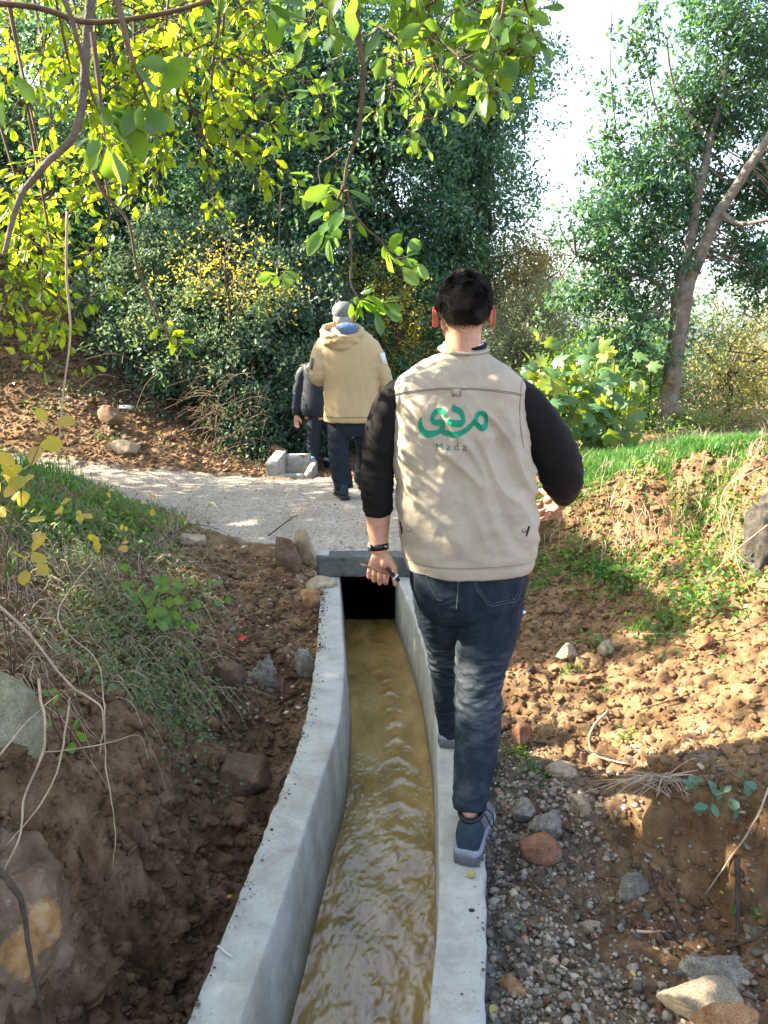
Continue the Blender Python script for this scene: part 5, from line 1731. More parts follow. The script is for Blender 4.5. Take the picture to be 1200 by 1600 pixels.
# marked shoots
for Y in (1.45,):
    shoot(uvs([(565, -60, Y), (562, 60, Y), (565, 160, Y), (548, 240, Y), (535, 300, Y), (530, 345, Y)]), 8, .046, .0055, dens_lo=.78, tipcl=2)
    shoot(uvs([(535, 290, Y), (520, 320, Y), (512, 345, Y), (515, 365, Y)]), 13, .044, .003, .02)
    shoot(uvs([(540, 300, Y), (555, 340, Y), (590, 370, Y + .05), (612, 400, Y + .05), (632, 402, Y + .05)]), 12, .040, .003, .02, dens_lo=.55)
    shoot(uvs([(545, 340, Y), (550, 400, Y), (548, 440, Y), (562, 470, Y)]), 14, .042, .003, .02, dens_lo=.9)
    shoot(uvs([(562, 465, Y), (585, 470, Y), (598, 478, Y)]), 9, .040, .002, .02, dens_lo=.7)
    shoot(uvs([(535, 230, Y), (500, 260, Y + .1), (497, 290, Y + .1)]), 6, .04, .002, .02, dens_lo=.7)
    shoot(uvs([(440, 300, 1.9), (436, 380, 1.9), (432, 432, 1.9)]), 8, .046, .002, .02, dens_lo=.93, tipcl=7)
    shoot(uvs([(650, 180, 2.4), (655, 215, 2.4), (652, 230, 2.4)]), 12, .034, .002, .03, dens_lo=.5)
# left thick hanging branch
limbw(uvs([(150, -60, 1.9), (135, 60, 1.9), (118, 200, 1.9), (70, 255, 1.9), (30, 310, 1.9), (8, 400, 1.9)]), .012, .006, mat=BARK, n=24, rough=.006)
limbw(uvs([(-40, 2, 1.6), (60, 12, 1.6), (140, 35, 1.6), (260, 20, 1.6), (330, 0, 1.6)]), .006, .004, mat=TWIG)
limbw(uvs([(305, 60, 2.1), (285, 110, 2.1), (300, 170, 2.1), (330, 240, 2.1)]), .006, .003, mat=TWIG)
limbw(uvs([(135, 240, 2.0), (160, 300, 2.0), (200, 345, 2.0), (215, 420, 2.0), (250, 500, 2.0), (268, 535, 2.0)]), .005, .002, mat=TWIG)
limbw(uvs([(105, 330, 1.9), (104, 430, 1.9), (110, 520, 1.9), (98, 620, 1.9), (90, 720, 1.9)]), .0035, .002, mat=DRY)
shoot(uvs([(215, 420, 2.0), (235, 480, 2.0), (262, 520, 2.0), (275, 535, 2.0)]), 16, .034, .002, .03, dens_lo=.55)
# filled regions: u0,u1, v0,v1, Y0,Y1, number of shoots, leaves, size
for (u0, u1, v0, v1, Y0_, Y1_, ns, nlv, sz) in [
        (-10, 260, -40, 200, 2.0, 2.7, 26, 17, .034), (150, 420, -40, 250, 2.0, 2.6, 24, 17, .034), (60, 200, 200, 420, 2.2, 2.6, 10, 14, .034),
        (210, 420, 220, 320, 2.1, 2.5, 7, 12, .033), (240, 470, -30, 160, 1.9, 2.4, 14, 15, .034), (330, 480, 60, 210, 2.0, 2.3, 8, 13, .034), (0, 110, 250, 470, 2.1, 2.5, 17, 17, .036), (20, 120, 420, 530, 2.1, 2.4, 6, 15, .034),
        (480, 850, -60, 30, 1.35, 1.75, 15, 12, .040), (560, 700, 20, 130, 1.6, 2.2, 8, 11, .036), (700, 830, -20, 90, 1.35, 1.6, 7, 9, .042), (640, 760, 60, 130, 1.8, 2.3, 5, 9, .034)]:
    for k in range(ns):
        Y = r.uniform(Y0_, Y1_)
        u, v = r.uniform(u0, u1), r.uniform(v0, v1)
        L = r.uniform(45, 95)
        dx = r.normal(0, 55)
        P = [D(u - dx * .7, v - 25, Y + r.normal(0, .05)), D(u, v, Y), D(u + dx * .6, v + L * .4, Y), D(u + dx * .9, v + L, Y)]
        shoot(P, int(1.65 * nlv * r.uniform(.7, 1.3)), sz, .0024, .034, dens_lo=.05)
        if k % 6 == 0:
            e = P[0]; s = mall[((mall - e - [0, 0, .4]) ** 2).sum(1).argmin()]
            twb.tube(spline(np.array([s, (s + e) / 2 + r.normal(0, .05, 3) + [0, 0, .05], e]), 9), np.linspace(.007, .003, 9), n=5, cap=False)
# sprays close to the lens
for P, n_, sz in [([(60, -60, .75), (110, 40, .72), (140, 120, .7), (160, 180, .7)], 8, .034), ([(160, -60, .7), (190, 60, .68), (215, 120, .68), (235, 170, .68)], 8, .032), ([(-60, 60, .8), (-10, 100, .8), (10, 125, .8)], 3, .03), ([(150, 60, .8), (160, 150, .8), (170, 215, .8)], 5, .03), ([(385, -80, 1.0), (395, -20, 1.0), (420, 10, 1.0)], 5, .036), ([(790, -60, 1.2), (780, 20, 1.2), (760, 50, 1.2)], 7, .038)]:
    shoot(uvs(P), n_, sz, .003, .015, dens_lo=.4)
setp(twb.obj('twig', TWIG, oak), kind='stuff')
L_OAKSHADE = leafmat('oak_leaf_shade', [(0, (.03, .09, .02)), (.5, (.05, .13, .03)), (.9, (.09, .19, .04)), (1, (.17, .22, .04))], trans=(.33, .56, .03), tf=.45, rough=.3)  # shaded copy of the oak leaf: weaker sun put into its colour
OM = [smoothme(oak_leaf_mesh(s), L_OAK) for s in range(6)]
OMG = [smoothme(oak_leaf_mesh(s), L_OAKSHADE) for s in range(6)]
_g = np.array([(q[0][0] - SUN[0] / SUN[2] * q[0][2], q[0][1] - SUN[1] / SUN[2] * q[0][2]) for q in leafspec])
leafspec = [q for q, g in zip(leafspec, _g) if math.hypot(g[0] - .88, g[1] - 2.19) > .12 and math.hypot(g[0] - .56, g[1] - 2.06) > .07]  # hanging leaves left out to keep sun on the jeans
dist = np.array([np.linalg.norm(q[0] - np.array([0, 0, H])) / q[3] for q in leafspec])
order = np.argsort(dist)
OV = [get_co(m) for m in OM]
mbl = [MB(), MB()]
for rank, i in enumerate(order):
    p, d, nrm, s = leafspec[i]
    green = p[0] > -.28 or p[1] < 1.1 or i % 4 == 0  # these leaves take the shaded colour copy
    if rank < 290:
        place((OMG if green else OM)[i % 6], 'leaf', oak, p, d, nrm, s)
    else:
        d = d / (np.linalg.norm(d) + 1e-9); sd_ = np.cross(d, nrm); sd_ /= np.linalg.norm(sd_) + 1e-9; n_ = np.cross(sd_, d)
        V = OV[i % 6] @ np.stack([sd_, d, n_]) * s + p
        a_ = np.arange(6)[:, None] * 3
        mbl[int(green)].add(V, [np.concatenate([a_ + [0, 1, 4, 3], a_ + [1, 2, 5, 4]])])
setp(mbl[0].obj('foliage', L_OAK, oak), kind='stuff')
if mbl[1].n: setp(mbl[1].obj('foliage', L_OAKSHADE, oak), kind='stuff')
# the rest of its crown, outside the frame, leaves cut to place sun patches
P, C = crown_pts([(-4.2, 1.6, 4.3, 2.3, 3.2, 2.0, 900), (-3.6, 3.6, 3.6, 1.6, 2.2, 1.4, 500), (-2.6, .6, 3.9, 1.5, 1.8, .9, 380)], 430, .2, 34, hollow=.1)
rr = np.random.default_rng(3).random(len(P))
P = P[(~litgap(P)) | (rr < .05)]
vis = (P[:, 1] > .2) & (np.abs(P[:, 0]) < .53 * (P[:, 1] * .972 - .2267 * (P[:, 2] - H)) + .1) & (P[:, 2] < H + .42 * P[:, 1] + .1)
P = P[~vis]
V, F = leafquads(P, .085, 431, aspect=.6)
mb = MB(); mb.add(V, F)
setp(mb.obj('crown', L_OAK, oak, smooth=False), kind='stuff')
tree('oak_tree', 'unseen oak added beyond the left edge to shade the gravel road', [(-6.6, 6.6, 4.6, 2.6, 2.8, 2.6, 1300), (-8.5, 3.5, 5.2, 2.2, 2.6, 2.2, 600)], L_OAK, .10, 440, cl=.24, per=34, gap=True, cat='oak', hollow=.1, trunk=[(-6.6, 6.6, .8), (-6.5, 6.6, 2.4), (-6.6, 6.6, 4.6)], trunk_r=.22)  # extra tree out of view, added for its shade on the road
# far slope woods seen low through the gaps
P, C = crown_pts([(x, y, z, 3.2, 1.5, 2.6, 330) for x, y, z in ((-1, 26, 1.5), (5, 27, 1.1), (11, 28, .6), (17, 28, .8), (-8, 24, 5))], 450, .4, 36, hollow=.3)
V, F = leafquads(P, .16, 451, aspect=.6)
mb = MB(); mb.add(V, F)
setp(mb.obj('distant_woods', L_TEAL, None, smooth=False), kind='stuff')
# ------------------------------------------------------------------ stones, rubble, small plants, litter
_co = get_co(gme)
_pl = np.empty(len(gme.polygons) * 4, np.int32)
gme.polygons.foreach_get('vertices', _pl)
_pl = _pl.reshape(-1, 4)
_k = (np.abs(_co[_pl[:, 0], 0]) < 9) & (_co[_pl[:, 0], 1] > .6) & (_co[_pl[:, 0], 1] < 14)
GB = BVHTree.FromPolygons([tuple(q) for q in _co], [tuple(q) for q in _pl[_k]])

def hit(u, v):
    d = ray(u, v); d = d / np.linalg.norm(d)
    h = GB.ray_cast(Vector((0, 0, H)), Vector(d))
    if h[0] is None: return D(u, v, 6)
    return np.array(h[0])

def drop(x, y):
    h = GB.ray_cast(Vector((x, y, 8)), Vector((0, 0, -1)))
    return (np.array(h[0]), np.array(h[1])) if h[0] is not None else (np.array([x, y, gh(x, y)]), np.array([0, 0, 1.]))

def axd(p): return p[1] * _F[1] + (p[2] - H) * _F[2]

def rock_mesh(seed, r3, rot=0, cuts=9, rough=.05, sub=4, cutd=(.62, .92), tilt=(0, 0)):
    if cuts: cuts = cuts + 5; cutd = (cutd[0] - .12, cutd[1] - .1)
    bm = bmesh.new()
    bmesh.ops.create_icosphere(bm, subdivisions=sub, radius=1)
    V = np.array([v.co for v in bm.verts])
    r = np.random.default_rng(seed)
    for _ in range(cuts):
        n = r.normal(0, 1, 3); n /= np.linalg.norm(n)
        d = r.uniform(*cutd)
        q = V @ n - d
        V = V - np.outer(np.maximum(q, 0) * .97, n)
    V = V * (1 + rough * noise(V * 2.5 + seed, seed) + rough * .8 * noise(V * 7 + seed, seed) - (rough * .5 + .02) * np.abs(noise(V * 15 + seed, seed)) + .012 * noise(V * 30 + seed, seed))[:, None]
    V = V / np.abs(V).max(0) * np.array(r3)
    M = np.array(Matrix.Rotation(rot, 3, 'Z') @ Matrix.Rotation(tilt[0], 3, 'X') @ Matrix.Rotation(tilt[1], 3, 'Y'))
    V = V @ M.T
    me = bpy.data.meshes.new('rock')
    for v, c in zip(bm.verts, V): v.co = c
    bm.to_mesh(me); bm.free()
    return me

S_BROWN = stonemat('brown_stone', (.09, .058, .04), (.16, .105, .072), (.24, .165, .12), 7)
S_RED = stonemat('reddish_stone', (.17, .075, .04), (.27, .13, .075), (.38, .24, .16), 9)
S_TAN = stonemat('tan_stone', (.24, .19, .13), (.38, .31, .22), (.50, .43, .32), 9)
S_GREY = stonemat('grey_mortar', (.14, .125, .10), (.25, .23, .195), (.36, .34, .30), 14, 60)
S_MOSS = stonemat('mossy_stone', (.12, .125, .055), (.27, .26, .17), (.42, .40, .31), 4, 50)
S_ORANGE = stonemat('orange_stone', (.20, .10, .05), (.36, .20, .10), (.45, .32, .19), 12)
S_DARK = stonemat('dark_stone', (.03, .028, .026), (.06, .055, .05), (.11, .10, .09), 10)

ROCKS = []
SHORT = {10: 'reddish angular stone', 11: 'rough mortar chunk', 12: 'smaller mortar chunk', 13: 'slanted pale stone', 14: 'knobbly tan stone', 15: 'shaded grey chunk', 16: 'flat yellowish stone', 17: 'big corner slab', 24: 'rust slate', 20: 'brown upright stone', 1: 'flat brown stone', 2: 'mortar splash', 3: 'wedged mortar lump', 5: 'tilted pale slab', 7: 'cream stone', 4: 'dark trench boulder'}
def near_rock(p):
    q = min(ROCKS, key=lambda a: (a[0][0] - p[0]) ** 2 + (a[0][1] - p[1]) ** 2)
    dx, dy = p[0] - q[0][0], p[1] - q[0][1]
    dd = math.hypot(dx, dy)
    side = ('right of' if dx > 0 else 'left of') if abs(dx) > abs(dy) else ('behind' if dy > 0 else 'in front of')
    return ('touching or just ' if dd < .1 else 'a little ' if dd < .2 else 'well ') + side + ' the ' + q[1]
def rock(u, v, wpx, hpx, label, mat, seed, rot=0, depth=.8, tilt=(0, 0), sink=.35, rough=.05, cuts=9, sub=4, name='rock', cat='rock', at=None, cutd=(.62, .92), group=None):
    p = hit(u, v) if at is None else np.array(at)
    m = axd(p) / 1200
    rx, rz = wpx * m / 2, hpx * m / 2
    me = rock_mesh(seed, (rx, rx * depth, rz), rot, cuts, rough, sub, cutd, tilt)
    me.materials.append(mat)
    o = link(name, me, None)
    o.location = Vector(p + [0, 0, rz * (1 - 2 * sink)])
    if seed in SHORT: ROCKS.append((p, SHORT[seed]))
    setp(o, label, cat, group)
    return o

rock(352, 1075, 66, 80, 'flat brown stone in the bank with a yellow leaf leaning on it', S_BROWN, 1, .3, .45, (.5, .2), rough=.03, sink=.3)
rock(418, 1070, 60, 110, 'pale splash of set mortar on the bank above the trench', S_GREY, 2, .1, .5, (.3, -.1), rough=.3, cuts=3, sink=.45)
rock(478, 1050, 34, 60, 'grey mortar lump wedged against the outer face of the left channel wall', S_GREY, 3, .1, .8, rough=.12, sink=.3)
rock(378, 1235, 112, 84, 'large dark brown boulder half buried in the trench', S_BROWN, 4, .2, .7, (.2, .3), sink=.3, rough=.05)
rock(462, 1225, 50, 70, 'dark clod wedged in the hollow beside the channel', S_BROWN, 44, .2, .8, (.2, .3), sink=.3, rough=.1)
rock(482, 890, 42, 84, 'tilted pale faced slab next to the headwall beam', S_TAN, 5, -.5, .45, (.15, -.5), sink=.2, rough=.03, cutd=(.5, .8))
rock(449, 890, 50, 78, 'tilted brown slab lying behind the pale one', S_BROWN, 6, -.5, .6, (.1, -.5), sink=.2, rough=.05)
rock(497, 925, 62, 24, 'flat cream stone at the corner of the channel mouth', S_TAN, 7, .2, .7, (.1, 0), sink=.05, rough=.03)
rock(484, 950, 34, 40, 'small orange brown stone below the flat cream stone', S_ORANGE, 8, .2, .7, sink=.2)
rock(0, 1090, 175, 215, 'big grey green boulder at the left edge among dry stems', S_MOSS, 9, .2, .9, (.1, .15), sink=.2, rough=.03, cuts=5, cutd=(.8, .97), at=(-1.19, 2.08, .24))
rock(840, 1350, 68, 58, 'reddish brown angular stone on the grey gravel next to the shoe', S_RED, 10, .4, .8, (.1, .1), sink=.2, rough=.03, cutd=(.55, .85))
rock(853, 1300, 56, 60, 'rough grey mortar chunk behind the reddish stone', S_GREY, 11, .4, .9, sink=.25, rough=.2, cuts=4)
rock(817, 1275, 46, 40, 'smaller grey mortar chunk touching the channel gravel', S_GREY, 12, 1.4, .9, sink=.25, rough=.2, cuts=4)
rock(909, 1265, 50, 32, 'smooth pale tan stone lying slanted in the sun', S_TAN, 13, -.5, .55, (0, .45), sink=.2, rough=.02, cuts=6)
rock(878, 1212, 54, 32, 'knobbly tan stone above the grey chunks', S_TAN, 14, .2, .7, sink=.25, rough=.14)
rock(990, 1390, 66, 58, 'rough grey chunk half in shade below the earth cut', S_GREY, 15, .9, .8, sink=.35, rough=.15)
rock(925, 1450, 54, 30, 'flat pale yellowish stone in the dappled gravel', S_TAN, 16, .1, .6, sink=.45, rough=.06)
rock(1105, 1590, 160, 78, 'big pale slab at the bottom right corner', S_TAN, 17, -.15, .6, (.25, .05), sink=.25, rough=.035, cutd=(.55, .85))
rock(1122, 1535, 130, 62, 'lump of rough concrete behind the big pale slab', S_GREY, 18, -.15, .6, sink=.4, rough=.16)
rock(1130, 1625, 100, 60, 'orange stone at the very bottom of the right corner', S_ORANGE, 19, -.15, .6, sink=.2, rough=.04, at=D(1130, 1612, 1.36))
rock(815, 1165, 38, 56, 'brown upright stone beside the walker\'s knee', S_RED, 20, .3, .6, (0, -.3), sink=.25)
rock(884, 1030, 40, 34, 'ochre stone at the foot of the sunlit slope', S_TAN, 21, .3, .7, sink=.25, rough=.08)
rock(948, 1018, 42, 26, 'flat ochre stone beside the small green rosette', S_TAN, 22, 1.3, .7, sink=.3, rough=.08)
rock(906, 1066, 46, 18, 'flat reddish stone in the middle of the sunlit earth', S_RED, 23, .3, .7, sink=.3)
rock(800, 1550, 56, 38, 'rust coloured slate leaning on the channel near the bottom', S_ORANGE, 24, -.7, .5, (.2, .5), sink=.3)
rock(180, 668, 62, 36, 'grey brown slab resting on the earth mound across the road', S_BROWN, 25, -.4, .5, (.1, .35), sink=.1, cutd=(.5, .8))
rock(200, 705, 60, 30, 'pale brown block low on the mound across the road', S_TAN, 26, .3, .7, sink=.35)
rock(830, 1050, 14, 18, 'small blue black pebble on the sunlit earth', S_DARK, 27, .3, .8, sink=.25, sub=3)
rock(1185, 850, 96, 210, 'dark rock sticking out of the bank at the right edge', S_DARK, 28, .3, .8, (0, .1), sink=.3, rough=.22, cuts=3, cutd=(.8, .95), at=D(1200, 880, 3.5))
rock(300, 850, 44, 30, 'pale stone at the edge of the gravel road among dry stems', S_TAN, 29, .3, .8, sink=.3)
rock(450, 705, 34, 22, 'orange brown stone above the far trough', S_ORANGE, 30, .3, .8, sink=.1, at=D(432, 712, 9.5))
rock(1100, 1010, 40, 34, 'brown clod rising at the upper right of the sunlit slope', S_RED, 31, .3, .8, sink=.3, rough=.12)
o = rock(736, 1371, 13, 13, 'tiny yellow green acorn lying on the channel wall behind the heel', basic('acorn', (.32, .28, .09), rough=.35), 33, sink=.08, cuts=0, rough=.02, sub=3, at=G(736, 1371, 0), name='acorn', cat='acorn')
o.location.z = .011
# small separate stones in the rubble, each one a thing
r = np.random.default_rng(61)
sm = [rock_mesh(700 + i, (1, .8, .62), 0, 8, .05, 2) for i in range(8)]
mats4 = [S_GREY, S_TAN, S_RED, S_BROWN, S_GREY]
for i in range(len(sm)):
    sm[i].materials.append(mats4[i % 5])
    sm[i].polygons.foreach_set('use_smooth', np.ones(len(sm[i].polygons), bool))
k = 0
for _ in range(700):
    if k >= 130: break
    u, v = r.uniform(775, 1190), r.uniform(1180, 1600)
    if v > 1230 and u > 1000 and v < 1400: continue
    p = hit(u, v)
    if p[0] < cx(ROUT, p[1]) + .015: continue
    s = r.uniform(.008, .019) * (1.2 if r.random() < .15 else 1)
    o = bpy.data.objects.new('stone', sm[k % 8]); COL.objects.link(o)
    o.location = Vector(p + [0, 0, s * .25]); o.scale = (s, s, s); o.rotation_euler = (r.uniform(-.4, .4), r.uniform(-.4, .4), r.uniform(0, 6.3))
    setp(o, '%s %s stone %s' % ('coarse' if s > .015 else 'small' if s > .011 else 'tiny', ['grey', 'tan', 'reddish', 'brown', 'grey'][(k % 8) % 5], near_rock(p)), 'stone', 'loose stones in the rubble right of the channel')
    k += 1
for _ in range(60):
    u, v = r.uniform(300, 495), r.uniform(860, 1230)
    p = hit(u, v)
    if p[0] > cx(LOUT, p[1]) - .02 or p[1] > 4.7: continue
    s = r.uniform(.010, .028)
    o = bpy.data.objects.new('stone', sm[k % 8]); COL.objects.link(o)
    o.location = Vector(p + [0, 0, s * .2]); o.scale = (s, s, s); o.rotation_euler = (r.uniform(-.4, .4), r.uniform(-.4, .4), r.uniform(0, 6.3))
    setp(o, '%s %s stone %s' % ('coarse' if s > .021 else 'small' if s > .015 else 'tiny', ['grey', 'tan', 'reddish', 'brown', 'grey'][(k % 8) % 5], near_rock(p)), 'stone', 'loose stones on the bank left of the channel')
    k += 1

# rubble, clods, road chips: nobody could count them
def lump(sub, seed):
    bm = bmesh.new(); bmesh.ops.create_icosphere(bm, subdivisions=sub, radius=1)
    V = np.array([v.co for v in bm.verts]); F = np.array([[v.index for v in f.verts] for f in bm.faces]); bm.free()
    r = np.random.default_rng(seed)
    for _ in range(7):
        n = r.normal(0, 1, 3); n /= np.linalg.norm(n); q = V @ n - r.uniform(.5, .85)
        V = V - np.outer(np.maximum(q, 0), n)
    V *= (1 + .30 * noise(V * 2.2 + seed, seed) + .22 * noise(V * 5 + seed, seed + 1))[:, None]
    return V, F
def scatter(name, XY, size, mat, sub, seed, flat=.7, sink=.2, smooth=False):
    r = np.random.default_rng(seed)
    LV = [lump(sub, seed + i) for i in range(6)]
    Z = ground(XY[:, 0], XY[:, 1])[0]
    mb = MB()
    which = r.integers(0, 6, len(XY))
    for w in range(6):
        i = np.where(which == w)[0]
        if len(i) == 0: continue
        V, F = LV[w]
        a_ = r.uniform(0, 2 * np.pi, len(i)); b_ = r.uniform(-.5, .5, len(i))
        c, s = np.cos(a_), np.sin(a_)
        cb, sb = np.cos(b_), np.sin(b_)
        R = np.zeros((len(i), 3, 3))
        R[:, 0, 0] = c; R[:, 0, 1] = -s * cb; R[:, 0, 2] = s * sb
        R[:, 1, 0] = s; R[:, 1, 1] = c * cb; R[:, 1, 2] = -c * sb
        R[:, 2, 1] = sb; R[:, 2, 2] = cb
        sc = size[i][:, None, None] * np.stack([np.ones(len(i)), r.uniform(.6, 1, len(i)), r.uniform(.5, 1, len(i)) * flat], 1)[:, None, :]
        P = np.einsum('nij,nkj->nki', R, V[None] * sc)
        P += np.stack([XY[i, 0], XY[i, 1], Z[i] + size[i] * (flat - sink * 2) * .6], 1)[:, None, :]
        n = len(V)
        FF = (F[None] + np.arange(len(i))[:, None, None] * n).reshape(-1, 3)
        mb.add(P.reshape(-1, 3), [FF])
    o = mb.obj(name, mat, None, smooth=smooth)
    if mat == EARTH:        # the clods take the colour of the earth they lie on
        co = get_co(o.data)
        g = ground(co[:, 0], co[:, 1])
        for nm, kk in zip(('kinds', 'kinds_more'), kinds_at(co[:, 0], co[:, 1], *g[1:])):
            ca = o.data.color_attributes.new(nm, 'FLOAT_COLOR', 'POINT')
            ca.data.foreach_set('color', kk.astype(np.float32).ravel())
    return setp(o, kind='stuff')
GRV = islandmat('grey_gravel', [(0, (.07, .05, .036)), (.3, (.15, .125, .095)), (.6, (.235, .21, .17)), (.75, (.33, .29, .23)), (.88, (.27, .15, .09)), (1, (.50, .45, .36))])
CLOD = islandmat('earth_clod', [(0, (.05, .032, .022)), (.5, (.11, .07, .046)), (.9, (.17, .115, .08)), (1, (.24, .20, .155))], rough=.95)
CLODO = islandmat('ochre_clod', [(0, (.17, .09, .045)), (.5, (.27, .155, .08)), (.88, (.36, .23, .13)), (1, (.46, .38, .28))], rough=.95)
CHIP = islandmat('pale_road_chips', [(0, (.26, .215, .17)), (.3, (.40, .345, .285)), (.6, (.47, .415, .35)), (.85, (.54, .485, .42)), (1, (.62, .57, .50))], rough=.9)
r = np.random.default_rng(62)
def pts(n, x0, x1, y0, y1, f):
    xy = np.column_stack([r.uniform(x0, x1, n), r.uniform(y0, y1, n)])
    g = ground(xy[:, 0], xy[:, 1])
    return xy[f(xy[:, 0], xy[:, 1], g) > r.random(n)]
okch = lambda x, y: ((x > cx(ROUT, y) + .012) | (x < cx(LOUT, y) - .012) | (y > 4.95)).astype(float)
a_ = pts(42000, .2, 1.5, 1.2, 3.2, lambda x, y, g: okch(x, y) * (.25 + .75 * sstep(-.25, .2, noise(np.stack([x * 5, y * 5, 0 * x], 1), 7))) * (g[3] * .9 + .10 * (x < 1.2) * (y < 2.6)))
scatter('rubble', a_, np.exp(r.normal(-5.25, .45, len(a_))), GRV, 1, 70)
a_ = pts(5000, .2, 1.2, 1.2, 2.6, lambda x, y, g: okch(x, y) * (g[3] * .8 + .2))
scatter('rubble', a_, np.exp(r.normal(-4.6, .3, len(a_))), GRV, 2, 75)
a_ = pts(9000, -1.6, -.3, 1.2, 5.0, lambda x, y, g: okch(x, y) * (1 - g[2]))
scatter('earth_clods', a_, np.exp(r.normal(-4.75, .5, len(a_))), EARTH, 1, 80, flat=.8)
scatter('earth_grit', a_[::5] + .01, np.exp(r.normal(-5.3, .4, len(a_[::5]))), CLOD, 1, 83, flat=.8)
a_ = pts(3000, -1.5, -.3, 1.3, 4.9, lambda x, y, g: okch(x, y) * (1 - g[2]))
scatter('earth_clods', a_, np.exp(r.normal(-3.8, .42, len(a_))), EARTH, 3, 85, flat=.7, sink=.42, smooth=True)
a_ = pts(16000, .35, 2.6, 1.9, 5.3, lambda x, y, g: okch(x, y) * (1 - g[3]) * (1 - g[2]))
scatter('ochre_clods', a_, np.exp(r.normal(-4.95, .5, len(a_))), EARTH, 1, 90, flat=.8)
scatter('earth_grit', a_[::6] + .01, np.exp(r.normal(-5.3, .45, len(a_[::6]))), CLODO, 1, 93, flat=.8)
a_ = pts(3200, .4, 2.5, 2.0, 5.2, lambda x, y, g: okch(x, y) * (1 - g[3]) * (1 - g[2]))
scatter('ochre_clods', a_, np.exp(r.normal(-3.95, .42, len(a_))), EARTH, 3, 95, flat=.7, sink=.4, smooth=True)
a_ = pts(26000, -3.6, 1.3, 4.7, 8.2, lambda x, y, g: g[2] * ((y > 4.97) | (x > .4) | (x < -.5)))
scatter('road_chips', a_, np.exp(r.normal(-5.0, .35, len(a_))), CHIP, 1, 100, flat=.4)
a_ = pts(900, -1.6, -.3, 3.3, 5.1, lambda x, y, g: okch(x, y) * (1 - .6 * g[2]))
scatter('road_chips', a_, np.exp(r.normal(-4.7, .35, len(a_))), CHIP, 1, 105, flat=.6)
a_ = pts(9000, -5, -1.2, 7.4, 10.6, lambda x, y, g: (1 - g[2]))
scatter('earth_clods', a_, np.exp(r.normal(-4.0, .5, len(a_))), EARTH, 1, 110, flat=.7, smooth=True)

# earth crumbs spilled along the wall tops
r = np.random.default_rng(69)
n_ = 1500
y_ = r.uniform(1.35, 4.7, n_)
rt_ = r.random(n_) < .4
off_ = np.abs(r.normal(0, .022, n_)) + .004
x_ = np.where(rt_, cx(ROUT, y_) - off_, cx(LOUT, y_) + off_)
kp = (r.random(n_) < .25 + .75 * sstep(3.2, 4.4, y_)) | (noise(np.stack([y_ * 4, 0 * y_, rt_ * 5.], 1), 3) > .25)
x_, y_ = x_[kp], y_[kp]
sz_ = np.exp(r.normal(-6.1, .5, len(x_)))
LV_ = lump(1, 5)
mb = MB()
V_ = (LV_[0][None] * sz_[:, None, None] * [1, 1, .7]) + np.stack([x_, y_, .0015 + sz_ * .4], 1)[:, None, :]
mb.add(V_.reshape(-1, 3), [(LV_[1][None] + np.arange(len(x_))[:, None, None] * len(LV_[0])).reshape(-1, 3)])
setp(mb.obj('crumbs_of_earth', CLOD, None), kind='stuff')

# clay bank face with the orange scrape, bottom left
def scrape_mat():
    m, t, b = newmat('scraped_clay')
    c = ramp(t, nz(t, 9, 7, .65), [(.3, (.13, .075, .045)), (.5, (.27, .17, .105)), (.68, (.42, .29, .20))])
    tc = t.nodes.new('ShaderNodeTexCoord')
    mp = t.nodes.new('ShaderNodeMapping')
    mp.vector_type = 'TEXTURE'
    mp.inputs['Location'].default_value = (.25, -.22, .20)
    mp.inputs['Scale'].default_value = (.06, .3, .10)
    t.links.new(tc.outputs['Object'], mp.inputs[0])
    ln = t.nodes.new('ShaderNodeVectorMath'); ln.operation = 'LENGTH'
    t.links.new(mp.outputs[0], ln.inputs[0])
    f = math_(t, 'ADD', ln.outputs['Value'], math_(t, 'MULTIPLY', nz(t, 14, 5), .7))
    k_ = ramp(t, f, [(1.12, (1, 1, 1)), (1.2, (0, 0, 0))]) if False else None
    mr = t.nodes.new('ShaderNodeMapRange')
    mr.inputs[1].default_value = 1.25; mr.inputs[2].default_value = 1.36; mr.inputs[3].default_value = 1; mr.inputs[4].default_value = 0
    t.links.new(f, mr.inputs[0])
    oc = ramp(t, nz(t, 22, 5), [(.3, (.40, .17, .05)), (.55, (.62, .36, .14)), (.75, (.68, .52, .32))])
    c = mixc(t, mr.outputs[0], c, oc)
    sp_ = ramp(t, nz(t, 30, 3, .5), [(.68, (0, 0, 0)), (.72, (.7, .7, .7))])
    c = mixc(t, sp_, c, (.42, .40, .37))
    t.links.new(c, b.inputs['Base Color'])
    b.inputs['Roughness'].default_value = .8
    bump(t, b, nz(t, 60, 12, .8), 1.0, .02)
    return m
SCR = scrape_mat()
o = link('boulder', rock_mesh(77, (.30, .34, .46), .1, 1, .10, 6, cutd=(.9, .98)), SCR)
o.location = (-1.10, 1.66, -.10)
setp(o, 'smooth brown boulder in the cut bank bottom left with an orange scraped patch', 'boulder')

